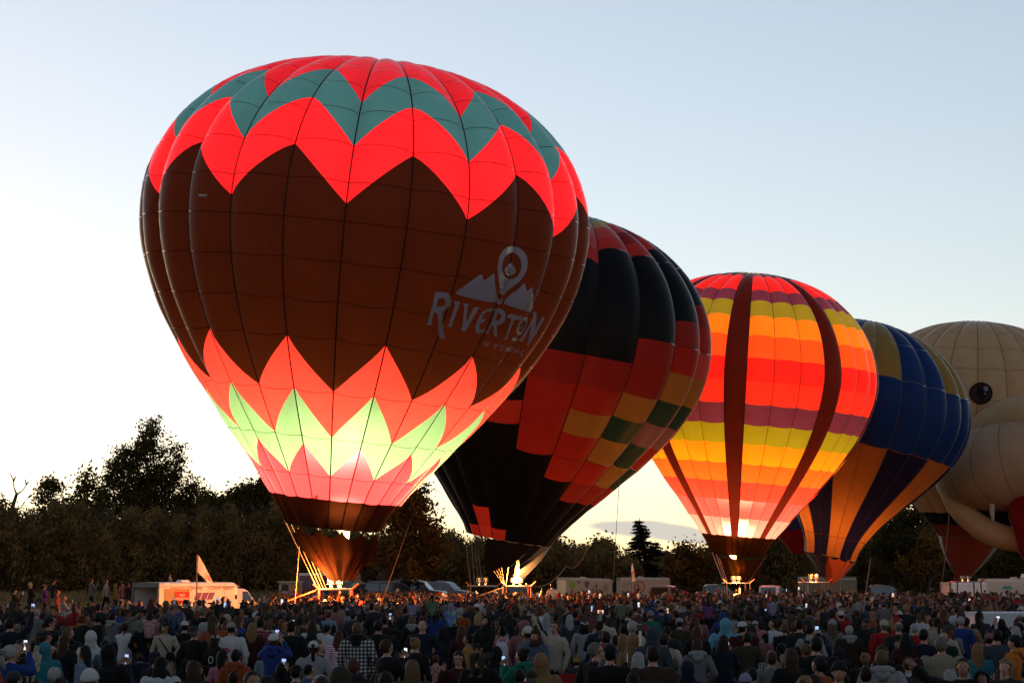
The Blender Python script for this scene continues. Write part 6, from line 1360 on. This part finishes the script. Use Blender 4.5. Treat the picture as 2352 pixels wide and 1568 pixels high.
N_(2, 862, 955, 1.58, pose='stand', rz=-8, hat='hood up', hatc='grey striped', top='grey striped', wide=1.15, label='person in a striped hooded jacket at the bottom edge')
N_(2, 1108, 745, 1.68, pose='stand', rz=0, hat='hood up', hatc='tan', top='tan', label='person in a tan hood beside the camera tripod')
N_(2, 1290, 685, 1.80, pose='stand', rz=-10, hat='hood up', hatc='slate blue', top='slate blue', wide=1.1, label='tall person in a dark slate hood, centre right')
N_(2, 1702, 775, 1.64, pose='pockets', rz=-3, hair='long', hairc='brown', fem=True, top='grey', legs='light denim', extra=(('hood', 'light grey'),), label='woman with brown hair in a denim vest and grey hood')
N_(2, 1700, 665, 1.68, pose='stand', rz=-5, hair='long', hairc='auburn', fem=True, top='black', label='woman with curly auburn hair behind the grey hood')
N_(2, 1960, 602, 1.80, pose='pockets', rz=-6, hat='hood up', hatc='sky blue', top='sky blue', wide=1.2, label='person in a sky blue puffer jacket with the hood up')
N_(2, 1945, 745, 1.66, pose='phone', rz=-15, hair='long', hairc='darkbrown', fem=True, top='navy', legs='grey', label='dark-haired person in navy below the sky blue jacket')
N_(2, 2160, 720, 1.62, pose='stand', rz=0, hairc='black', top='olive', legs='denim blue', wide=1.1, label='person in an olive brown puffer jacket, right of centre')
N_(2, 2300, 698, 1.60, pose='glance', rz=140, hair='long', hairc='black', hat='cap', hatc='pink', fem=True, top='dusty pink', legs='light denim', label='woman in a pink cap and dusty pink jacket')
N_(2, 1798, 432, 1.05, D=56, z=1, pose='sit', rz=5, hair='long', hairc='darkbrown', top='purple', label='girl in a purple jacket riding on shoulders under the rainbow balloon')
N_(2, 1800, 610, 1.76, D=56.3, pose='stand', rz=0, hat='beanie', hatc='black', top='black', label='adult in black carrying the girl in the purple jacket')
N_(2, 1610, 988, 1.52, pose='stand', rz=0, hat='hood up', hatc='navy', top='navy', label='small person in a navy hood at the bottom right of centre')
N_(2, 2142, 1092, 1.45, pose='stand', rz=0, hat='beanie', hatc='lavender', top='light grey', label='child in a pale lavender knitted hat at the bottom edge')
N_(2, 2200, 1035, 1.5, pose='stand', rz=10, hairc='black', top='charcoal', label='black-haired boy behind the pale lavender hat')
N_(2, 1872, 985, 1.2, pose='glance', rz=-40, hat='beanie', hatc='floral', top='red plaid', label='child in a multicoloured knitted hat and red plaid')
N_(2, 1000, 430, 1.05, D=54, z=1, pose='sit', rz=0, hairc='darkbrown', top='sage green', label='boy in sage green riding on shoulders before the cream trailer')
N_(2, 370, 285, 1.75, D=97, z=1, pose='stand', rz=-25, hairc='darkbrown', top='white', legs='grey', label='man in a white shirt standing high left of the cream trailer')
N_(2, 1162, 330, 1.62, D=104, z=1, pose='stand', rz=-90, hair='long', hairc='black', fem=True, top='white', label='woman in white lit orange in front of the round emblem')
N_(2, 775, 340, 1.65, D=102, z=1, pose='stand', rz=-60, hairc='darkbrown', top='dusty pink', label='person in dusty pink against the cream trailer')
N_(2, 822, 347, 1.65, D=103, z=1, pose='stand', rz=-50, hair='long', hairc='darkbrown', top='maroon', label='person in maroon against the cream trailer end')
N_(2, 1540, 590, 1.74, pose='stand', rz=-10, hat='cap', hatc='light grey', top='olive', label='man in a pale two-tone cap and olive shirt, centre right')
N_(2, 1368, 485, 1.74, pose='stand', rz=-10, hat='cap', hatc='light grey', top='slate blue', label='man in a pale trucker cap before the slate blue pickup')
N_(2, 1270, 530, 1.72, pose='stand', rz=0, hairc='sandy', hat='beanie', hatc='beige', top='emerald', label='person in a beige beanie and green top, centre right')
# right
N_(3, 1040, 870, 1.76, pose='pockets', rz=-4, hairc='sandy', top='light grey', extra=(('hood', 'light grey'),), wide=1.15, clear=100, label='young man with sandy hair in a light grey hoodie, bottom right')
N_(3, 650, 985, 1.72, pose='pockets', rz=172, hairc='black', hat='beanie', hatc='black', top='charcoal', wide=1.1, label='smiling man in a backwards black cap facing the camera', skin=1)
N_(3, 1592, 755, 1.82, pose='pockets', rz=-25, hairc='grey', top='beige', legs='charcoal', wide=1.25, label='large man in a beige overshirt, right foreground')
N_(3, 1062, 605, 1.78, pose='raise1', rz=8, hairc='grey', hat='cap', hatc='cream', top='red', wide=1.1, label='man in a cream cap and red jacket with one arm up', phone=False)
N_(3, 1062, 455, 1.05, D=46, z=1, pose='sit', rz=-5, hat='cap', hatc='royal blue', top='grey', label='boy in a blue cap and grey hoodie on the shoulders of the red jacket')
N_(3, 1198, 618, 1.78, pose='stand', rz=0, hair='fringe', hairc='grey', top='charcoal', wide=1.1, label='balding man in a charcoal jacket right of the red jacket')
N_(3, 590, 608, 1.70, pose='stand', rz=0, hair='long', hairc='sandy', hat='beanie', hatc='light grey', fem=True, top='grey', label='woman in a pale hat with very long sandy hair, right')
N_(3, 382, 640, 1.76, pose='stand', rz=-10, hairc='black', top='light grey', extra=(('backpack', 'black'),), label='person in a pale hoodie wearing a black backpack, right')
N_(3, 745, 658, 1.66, pose='stand', rz=0, hairc='silver', top='brown', legs='denim blue', extra=(('hood', 'light grey'),), wide=1.15, label='silver-haired person in a brown jacket and jeans, right')
N_(3, 2262, 742, 1.76, pose='stand', rz=55, hairc='black', hat='cap', hatc='navy', top='bright orange', wide=1.2, extra=(('hood', 'bright orange'),), label='person in a bright orange jacket and navy cap at the right edge')
N_(3, 1342, 640, 1.66, pose='stand', rz=-10, hairc='silver', top='red', wide=1.1, label='silver-haired person in a red jacket, right')
N_(3, 1372, 950, 1.56, pose='stand', rz=0, hair='long', hairc='darkbrown', fem=True, top='dark grey', wide=1.15, label='woman with long dark hair in a dark grey sweater, bottom right')
N_(3, 1285, 945, 1.52, pose='stand', rz=5, hair='bun', hairc='auburn', fem=True, top='white', label='girl with an auburn bun in white beside the long dark hair')
N_(3, 1790, 945, 1.72, pose='point', rz=165, hairc='black', top='black', wide=1.15, skin=1, label='man with black hair facing the camera, bottom right')
N_(3, 1965, 1075, 1.55, pose='pockets', rz=178, hat='hood up', hatc='black', top='black', skin=2, label='woman in a black head covering facing the camera, bottom right')
N_(3, 440, 750, 1.84, pose='pockets', rz=0, hairc='black', top='black', wide=1.25, label='big man in a black jacket seen from behind, right of centre')
N_(3, 40, 602, 1.70, pose='glance', rz=150, hairc='darkbrown', top='white', legs='charcoal', label='person in an open white jacket over red, looking back')
N_(3, 148, 642, 1.66, pose='stand', rz=0, hair='bun', hairc='sandy', fem=True, top='black', legs='white', label='woman in a black jacket and white trousers')
N_(3, 290, 598, 1.82, pose='stand', rz=-20, hairc='black', top='charcoal', legs='black', extra=(('glasses', 'black'),), label='tall man in glasses and a charcoal leather jacket')
N_(3, 1430, 690, 1.74, pose='stand', rz=-35, hairc='black', top='navy', legs='charcoal', label='man in a navy vest with pale sleeves, right foreground')
N_(3, 1742, 780, 1.3, pose='stand', rz=0, hairc='black', top='navy', label='boy in a navy sports jersey numbered 33')
N_(3, 1925, 815, 1.62, pose='stand', rz=-15, hair='long', hairc='blond', fem=True, top='teal', label='woman with curly blond hair and a teal collar, right')
N_(3, 2100, 690, 1.78, pose='stand', rz=0, hairc='black', top='slate blue', wide=1.1, label='black-haired man in slate blue near the camper')
N_(3, 2275, 668, 1.66, pose='stand', rz=-5, hair='long', hairc='silver', fem=True, top='charcoal', label='woman with long silver hair by the white camper')
N_(3, 2032, 725, 1.66, pose='phone', rz=-20, hat='cap', hatc='dusty pink', top='black', label='person in a dusty pink cap with a red-lit phone', screen=1)
N_(3, 1262, 728, 1.66, pose='stand', rz=-15, hair='long', hairc='black', fem=True, top='maroon', label='woman with long black hair in a deep maroon coat')
N_(3, 1190, 790, 1.42, pose='fold', rz=170, hairc='black', top='black', skin=1, label='boy in black facing the camera left of the maroon coat')
N_(3, 2140, 600, 1.70, pose='raise2', rz=0, hair='long', hairc='black', fem=True, top='black', label='dark-haired woman filming with a bright phone near the camper', screen=2)
N_(3, 2300, 640, 1.66, pose='raise1', rz=5, hat='beanie', hatc='maroon', top='charcoal', label='person in a maroon beanie at the right edge by the camper', phone=False)
N_(3, 40, 415, 1.0, D=58, z=1, pose='sit', rz=0, hairc='brown', top='lavender', label='child in lavender on shoulders under the rainbow balloon mouth')
N_(3, 820, 418, 1.0, D=62, z=1, pose='sit', rz=0, hairc='brown', top='light grey', label='child in pale grey on shoulders below the dark grey pickup')
N_(3, 1690, 335, 1.0, D=95, z=1, pose='sit', rz=0, hat='cap', hatc='pink', top='black', label='child in a pink hat on shoulders before the plain white trailer')
N_(3, 1990, 342, 1.0, D=92, z=1, pose='sit', rz=-20, hairc='black', top='dusty pink', label='child in dusty pink on shoulders before the large white trailer')
N_(3, 670, 528, 1.72, pose='raise2', rz=-5, hat='cap', hatc='white', top='red', label='person in a white cap and red sleeves filming, right', phone=False)
N_(3, 1205, 528, 1.72, pose='stand', rz=0, hat='cap', hatc='white', top='black', label='person in a white baseball cap right of the grey hoodie boy')
N_(3, 1770, 578, 1.74, pose='stand', rz=-5, hairc='silver', top='royal blue', wide=1.1, label='silver-haired man with a blue collar near the camper')
N_(3, 2045, 505, 1.72, pose='stand', rz=0, hairc='blond', top='rust orange', label='blond person in rust orange just left of the camper')
for i, (g_, dx, tp, lab) in enumerate(((g1, -.2, 'rust orange', 'pilot in rust orange standing in the brown balloon basket'), (g1, .3, 'charcoal', 'crew member in charcoal beside the pilot of the brown balloon'), (g3, 0, 'white', 'pilot in white standing in the rainbow balloon basket'),
        (g6, -.1, 'dusty pink', 'pilot in dusty pink under the tall open flame'), (g6, 1.1, 'cream', 'crew member in cream lit by the tall open flame'), (g4, .1, 'maroon', 'pilot in maroon in the blue balloon basket'))):
    person(g_.x + dx, g_.y - (.0 if abs(dx) < 1 else .3), 1.72, pose='raise1' if i % 2 == 0 else 'pockets', rz=(-20, 160, 20, 60, -100, 10)[i], hairc='brown', top=tp, label=lab, phone=False, z=g_.z + .08)
# printed backs: rose shirt, lettered shirt, numbered jersey, varsity emblem
def on_back(i_label, fn):
    for o in COL.objects:
        if o.get('label') == i_label: fn(o); return
M_rose = mat('rose_print', (.32, .02, .03), .7); M_leafp = mat('leaf_print', (.03, .07, .03), .7); M_wprint = mat('white_print_cloth', (.4, .4, .4), .7)
def rose(o):
    for k in range(7):
        a = k * 2.4; MB().ell((-.07 + .028 * math.cos(a) * (k > 0), -.152 * 1.1, 1.22 + .028 * math.sin(a) * (k > 0)), (.024, .004, .022), 7, 4).build('rose_print', M_rose, o)
    for s in (-1, 1): MB().ell((-.07 + s * .06, -.150 * 1.1, 1.20), (.026, .004, .013), 6, 4).build('leaf_print', M_leafp, o)
on_back('man in pale cap and white shirt with a red rose print on the back', rose)
on_back('man in a black cap and black shirt with white letters', lambda o: text_obj(o, 'NEW\nEER', .075, (.02, -.165, 1.13), (math.pi / 2, 0, 0), M_wprint))
on_back('boy in a navy sports jersey numbered 33', lambda o: text_obj(o, '33', .16, (0, -.158, 1.20), (math.pi / 2, 0, 0), M_wprint))
on_back('woman in a cream cap, black jacket and pale grey sweatpants', lambda o: MB().tube([(.055 * math.cos(a), -.155, 1.22 + .07 * math.sin(a)) for a in np.linspace(0, 2 * math.pi, 13)], .008, 4, cap=False).build('emblem', M_wprint, o))
# red camp chair, stroller hood, camera on a tripod, bare light pole things
px, py = zq(2, 590, 1010); D = 33.5; g = gloc(px, D); t = empty('camp_chair', g + Vector((0, .12, 0)), label='red folding camp chair under the mustard pom beanie', cat='camp chair')
MB().box((0, -.22, .78), (.56, .03, .55), rx=-.12).build('backrest', CM['red'], t); MB().box((0, .05, .45), (.55, .5, .03)).build('seat', CM['red'], t)
for a in (-1, 1):
    for b in (-1, 1): MB().tube([(a * .27, b * .22, 0), (a * .27, -b * .1, .46)], .012, 5).build('leg', M_blk, t)
px, py = zq(0, 1570, 930); D = 27.0; g = gloc(px, D); t = empty('stroller', g, label='dark pushchair hood behind the white puffer jacket', cat='stroller')
shell((0, 0, .78), (.26, .36, .34), lambda q: q.z > .78 and q.y < .28, 14, 10).build('hood', CM['slate blue'], t, smooth=True); MB().box((0, .05, .55), (.4, .6, .25)).build('seat', CM['charcoal'], t)
for a in (-1, 1):
    for b in (-1, 1): MB().tube([(a * .25 - .02, b * .3, .13), (a * .25 + .02, b * .3, .13)], .13, 12).build('wheel', M_rub, t)
px, py = zq(2, 1175, 690); D = 37.0; g = gloc(px, D); t = empty('camera_tripod', g, label='camera on a tall dark tripod beside the tan hood', cat='tripod'); hz = at(px, py, D).z - g.z
for k in range(3): MB().tube([(0, 0, hz - .3), (.35 * math.cos(k * 2.09 + .5), .35 * math.sin(k * 2.09 + .5), 0)], .018, 6).build('leg', M_blk, t)
MB().tube([(0, 0, hz - .35), (0, 0, hz - .06)], .025, 8).build('centre_column', M_alu, t); c = MB().box((0, 0, hz), (.15, .08, .11)).build('camera', M_blk, t); MB().tube([(0, .03, hz), (0, .16, hz + .03)], .045, 12).build('lens', M_blk, c)

# ---- the rest of the crowd: the nearest 300 as individuals, everyone further as one mass
rng = np.random.default_rng(2024); rg = random.Random(77)
def back_limit(px):
    return float(np.interp(px, [-100, 200, 330, 520, 600, 660, 1000, 2500], [70, 74, 80, 82, 84, 112, 114, 112]))
BLOCK = [(g1.x, g1.y, 1.9), (g2.x, g2.y, 1.3), (g3.x, g3.y, 1.5), (g4.x, g4.y, 1.3), (g5.x, g5.y, 1.3), (g6.x, g6.y, 1.3), (X_at(2345, 52), 52, 2.3), (X_at(430, 92), 92, 4.5), (X_at(803, 100), 100, 2.6), (X_at(1530, 112), 112, 3)]
spots = []; y = 18.6
while y < 115:
    sx = .66 if y < 45 else .64; w = y * .2572 * 1.02 + .4; x = -w + rg.random() * sx
    while x < w:
        X = x + rg.gauss(0, .13); Y = y + rg.gauss(0, .16); px = 1176 + FPX * X / Y; den = .93 if Y > 30 else .72
        ok = rg.random() < den * (.86 + .20 * math.sin(X * .9 + Y * .35) * math.sin(Y * .8 - X * .3) + .1 * math.sin(X * 2.3)) and Y < back_limit(px) + rg.gauss(0, 2.5)
        if ok and px < 560 and Y > 52: ok = rg.random() < .55
        if ok and px < 640 and 40 < Y <= 52: ok = rg.random() < .85
        if ok and px < 420 and Y < 30 and 255 < px: ok = False
        if ok and any((X - a) ** 2 + (Y - b) ** 2 < r * r for a, b, r in BLOCK): ok = False
        if ok and any((X - a) ** 2 + (Y - b) ** 2 < (.42 if Y < 50 else .3) ** 2 for a, b, _ in PEOPLE): ok = False
        if ok: spots.append((Y, X, px))
        x += sx * (1 + .25 * rg.random())
    y += .86 if y < 45 else .95
spots.sort()
def ok_clear(X, Y, px, h):
    py = 1314 + FPX * (CAM_H - h) / Y; hw = .2 * FPX / Y
    return not any(Y < D and abs(px - cx) < hw + 8 and py < cy + cl * .75 for cx, cy, cl, D in CLEAR)
tops_c = ['black'] * 18 + ['charcoal'] * 9 + ['navy'] * 7 + ['dark grey'] * 6 + ['maroon', 'brown', 'olive', 'dark green', 'grey', 'grey', 'light grey', 'white', 'cream', 'beige', 'denim blue', 'denim blue', 'light denim', 'royal blue', 'red', 'rust orange', 'dusty pink', 'slate blue', 'slate blue', 'tan', 'sage green', 'grey plaid', 'red plaid']
legs_c = ['black', 'charcoal', 'navy', 'denim blue', 'dark grey', 'brown', 'beige']
GAR = {'black': 'jacket'}; gar = ['jacket', 'coat', 'hoodie', 'sweater', 'fleece']
heads = [('short', None)] * 9 + [('long', None)] * 6 + [('ponytail', None)] * 2 + [('bun', None)] * 2 + [('short', 'cap')] * 3 + [('short', 'beanie')] * 2 + [('short', 'hood up')] * 2
hatcol = ['black', 'black', 'navy', 'charcoal', 'charcoal', 'light grey', 'white', 'maroon', 'olive', 'dark grey', 'brown', 'red']
lab_used = set(o.get('label') for o in COL.objects if o.get('label')); NOTE = [(D, X_at(cx, D), o) for (cx, cy, cl, D), o in zip(CLEAR, [q for q in COL.objects if q.get('category') == 'person'])]
HN = {'short': 'short {} hair', 'long': 'long {} hair', 'ponytail': '{} ponytail', 'bun': '{} bun'}
LM = ('far left', 'left end', 'below the open trailer', 'below the flag', 'below the brown balloon', 'right of its basket', 'below the black balloon', 'below the cream trailer', 'below the spruce', 'below the rainbow balloon', 'below the HAMEL trailer', 'right edge')
def area(px, y):
    return ('front' if y < 24 else 'second' if y < 29 else 'third' if y < 34 else 'middle') + ' rows, ' + LM[min(11, max(0, int(px / 196)))]
NIND = 300 - len(PEOPLE); made = 0; rest = []
poses_b = ['stand'] * 9 + ['pockets'] * 10 + ['fold'] * 5 + ['phone'] + ['glance'] * 6 + ['raise2'] * 1
for Y, X, px in spots:
    h = rg.gauss(1.69, .09); kid = rg.random() < .1; h = rg.uniform(1.05, 1.4) if kid else min(1.9, max(1.5, h))
    if Y < 60 and not ok_clear(X, Y, px, h): continue
    if Y > 100 and rg.random() < .25: continue
    if made >= NIND: rest.append((X, Y, h)); continue
    for _ in range(60):
        hr, hat = rg.choice(heads); tp = rg.choice(tops_c); hc = rg.choice(['black'] * 4 + ['darkbrown'] * 5 + ['brown'] * 3 + ['blond', 'auburn', 'grey', 'sandy', 'silver']); hcol = tp if hat == 'hood up' else rg.choice(hatcol)
        fem = hr != 'short'; who = 'child' if kid else ('woman' if fem else 'man' if hat != 'hood up' else 'person'); g_ = 'hoodie' if hat == 'hood up' else rg.choice(gar)
        hd = 'the hood up' if hat == 'hood up' else ('a {} {}'.format(hcol, hat) if hat else HN[hr].format({'darkbrown': 'dark brown'}.get(hc, hc)))
        hd = ('an' + hd[1:] if hd.startswith('a o') or hd.startswith('a a') else hd); hd = ('a ' + hd) if hd.split()[-1] in ('ponytail', 'bun') and not hat else hd
        lab = '{} with {}, {} {}, {}'.format(who, hd, tp, g_, area(px, Y)).replace('a olive', 'an olive')
        if lab not in lab_used: break
    lab_used.add(lab); pose = rg.choice(poses_b)
    rz = rg.gauss(-4 + (px - 900) / 60, 24) if rg.random() > .10 else rg.choice((150, -150, 178, 95, -95))
    ex = (('hood', tp),) if g_ == 'hoodie' and hat != 'hood up' and hr != 'long' else (('backpack', rg.choice(('black', 'charcoal', 'navy', 'maroon'))),) if rg.random() < .07 else ()
    person(X, Y, h, pose=pose, rz=rz, hair=hr, hairc=hc, hat=hat, hatc=hcol, top=tp, legs=rg.choice(legs_c), extra=ex, skin=rg.choice((0, 0, 0, 1, 1, 2)), wide=rg.choice((1.0, 1.12)), fem=fem, label=lab, group='people in the near crowd', screen=rg.randint(0, 2))
    made += 1
# low-detail people for the mass
def lod(pose, wide, fem, hair, hat, target):
    V, F, reg = [], [], []; me = body(pose, wide, fem); V = [tuple(v.co) for v in me.vertices]; F = [tuple(p.vertices) for p in me.polygons]; reg = [min(p.material_index, 3) if p.material_index < 4 else 5 for p in me.polygons]
    H = head_mat(POSES[pose])
    def addm(m, r):
        b = len(V); V.extend(tuple(H @ v.co) for v in m.vertices); F.extend(tuple(i + b for i in p.vertices) for p in m.polygons); reg.extend([r] * len(m.polygons))
    if hat: addm(WORN[hat], 5 if hat != 'hood up' else 1)
    if hat != 'hood up': addm(WORN['fringe' if hat and hair == 'short' else hair], 4)
    t = bpy.data.meshes.new('t'); t.from_pydata(V, [], F); 
    for _ in range(6): t.materials.append(skins[0])
    t.polygons.foreach_set('material_index', reg); o = bpy.data.objects.new('t', t); COL.objects.link(o); m = o.modifiers.new('d', 'DECIMATE'); m.ratio = target / sum(len(f) - 2 for f in F)
    m = o.modifiers.new('q', 'TRIANGULATE'); dg = bpy.context.evaluated_depsgraph_get(); dg.update(); e = bpy.data.meshes.new_from_object(o.evaluated_get(dg)); bpy.data.objects.remove(o)
    v = np.array([tuple(q.co) for q in e.vertices]); f = np.array([tuple(p.vertices) for p in e.polygons]); r = np.array([p.material_index for p in e.polygons]); return v, f, r
combos = [('stand', 1.0, False, 'short', None), ('pockets', 1.12, False, 'short', None), ('pockets', 1.0, True, 'long', None), ('stand', 1.0, True, 'ponytail', None), ('fold', 1.0, False, 'short', 'cap'), ('stand', 1.12, False, 'short', 'beanie'),
          ('pockets', 1.12, False, 'short', 'hood up'), ('glance', 1.0, True, 'long', None), ('phone', 1.0, False, 'short', None), ('raise2', 1.0, False, 'short', 'cap'), ('glance', 1.12, False, 'short', None), ('raise1', 1.0, False, 'short', None), ('fold', 1.0, True, 'bun', None)]
wts = np.array([5, 6, 5, 2, 2, 1.5, 1.5, 4, 2, 1.2, 4, .8, 2]); wts = wts / wts.sum()
L_hi = [lod(*c, 900) for c in combos]; L_lo = [lod(*c, 330) for c in combos]
sk = np.array([(.21, .10, .062), (.14, .065, .038), (.08, .035, .02)]); PV, PF, PC, SM = [], [], [], []; off = 0
tops_rgb = [CLOTH[t] for t in tops_c if t in CLOTH] + [CLOTH[t] for t in ('red', 'red', 'white', 'white', 'rust orange', 'dusty pink', 'light grey', 'royal blue', 'cream')]
phones = []
hot = [(g1.x, g1.y), (g6.x, g6.y), (g3.x, g3.y)]
for X, Y, h in rest:
    ci = int(rng.choice(len(combos), p=wts)); v, f, r = (L_hi if Y < 62 else L_lo)[ci]; k = h / 1.735
    turn = rng.random(); a = rng.normal(0, .45) if turn > .22 else rng.uniform(-math.pi, math.pi)
    c, s = math.cos(a), math.sin(a); W = v * k; W = W * np.array([rng.uniform(.95, 1.12), 1, 1]); x = W[:, 0] * c - W[:, 1] * s + X; y_ = W[:, 0] * s + W[:, 1] * c + Y
    PV.append(np.stack([x, y_, W[:, 2] + gz(X, Y)], 1)); PF.append(f + off); off += len(v)
    pal = np.zeros((6, 3)); pal[0] = sk[rng.integers(3)]; pal[1] = tops_rgb[rng.integers(len(tops_rgb))]; pal[2] = CLOTH[legs_c[rng.integers(len(legs_c))]]; pal[3] = (.02, .018, .018)
    pal[4] = list(HAIRC.values())[min(7, int(abs(rng.normal(0, 2.4))))]; pal[5] = CLOTH[hatcol[rng.integers(len(hatcol))]]; pal *= rng.uniform(.8, 1.2); PC.append(pal[r])
    if combos[ci][0] in ('phone', 'raise2', 'raise1') and rng.random() < .22 and Y < 100: phones.append((X, Y, h, a, combos[ci][0]))
PV = np.concatenate(PV); PF = np.concatenate(PF); PC = np.concatenate(PC)
m, n, l = newmat('crowd_clothes'); o = n.new('ShaderNodeOutputMaterial'); b = n.new('ShaderNodeBsdfPrincipled'); b.inputs['Roughness'].default_value = .8; b.inputs['Specular IOR Level'].default_value = .2; l.new(b.outputs[0], o.inputs[0])
at_ = n.new('ShaderNodeAttribute'); at_.attribute_name = 'garment'; l.new(at_.outputs['Color'], b.inputs['Base Color'])
cr = mesh_np('crowd', PV, PF, m, attrs={'garment': ('FACE', 'FLOAT_COLOR', np.c_[PC, np.ones(len(PC))])})
tag(cr, 'dense crowd of spectators filling the field up to the baskets', 'crowd', kind='stuff')
print('PEOPLE', len(PEOPLE), 'REST', len(rest), 'TRIS', len(PF))
# phones lit up within the further crowd
seen_ph = {}
for i, (X, Y, h, a, po) in enumerate(phones[:60]):
    k = h / 1.735; hd = POSES[po]['hold']; p = Matrix.Translation((X, Y, gz(X, Y))) @ Matrix.Rotation(a, 4, 'Z') @ Matrix.Scale(k, 4) @ Vector(hd)
    if math.cos(a) < .3: continue
    o = MB().box((0, 0, 0), (.075, .01, .15)).box((0, -.0065, 0), (.068, .002, .14), m=1).build('phone', [M_blk, M_screen[i % 3]], loc=p); o.rotation_euler = (0, 0, a)
    px = 1176 + FPX * X / Y; py = 1314 + FPX * (CAM_H - p.z if not hasattr(p, 'to_3d') else CAM_H - p.z) / Y
    key = (min(11, max(0, int(px / 196))), int((Y - 30) / 12)); seen_ph[key] = seen_ph.get(key, 0) + 1
    tag(o, '{} lit phone {} rows back, {}'.format(('small', 'second small', 'third small', 'fourth small', 'fifth small')[min(4, seen_ph[key] - 1)], ('twenty', 'thirty', 'forty', 'fifty', 'sixty', 'seventy', 'eighty')[min(6, max(0, key[1]))], LM[key[0]]), 'phone', 'phones glowing in the far crowd')
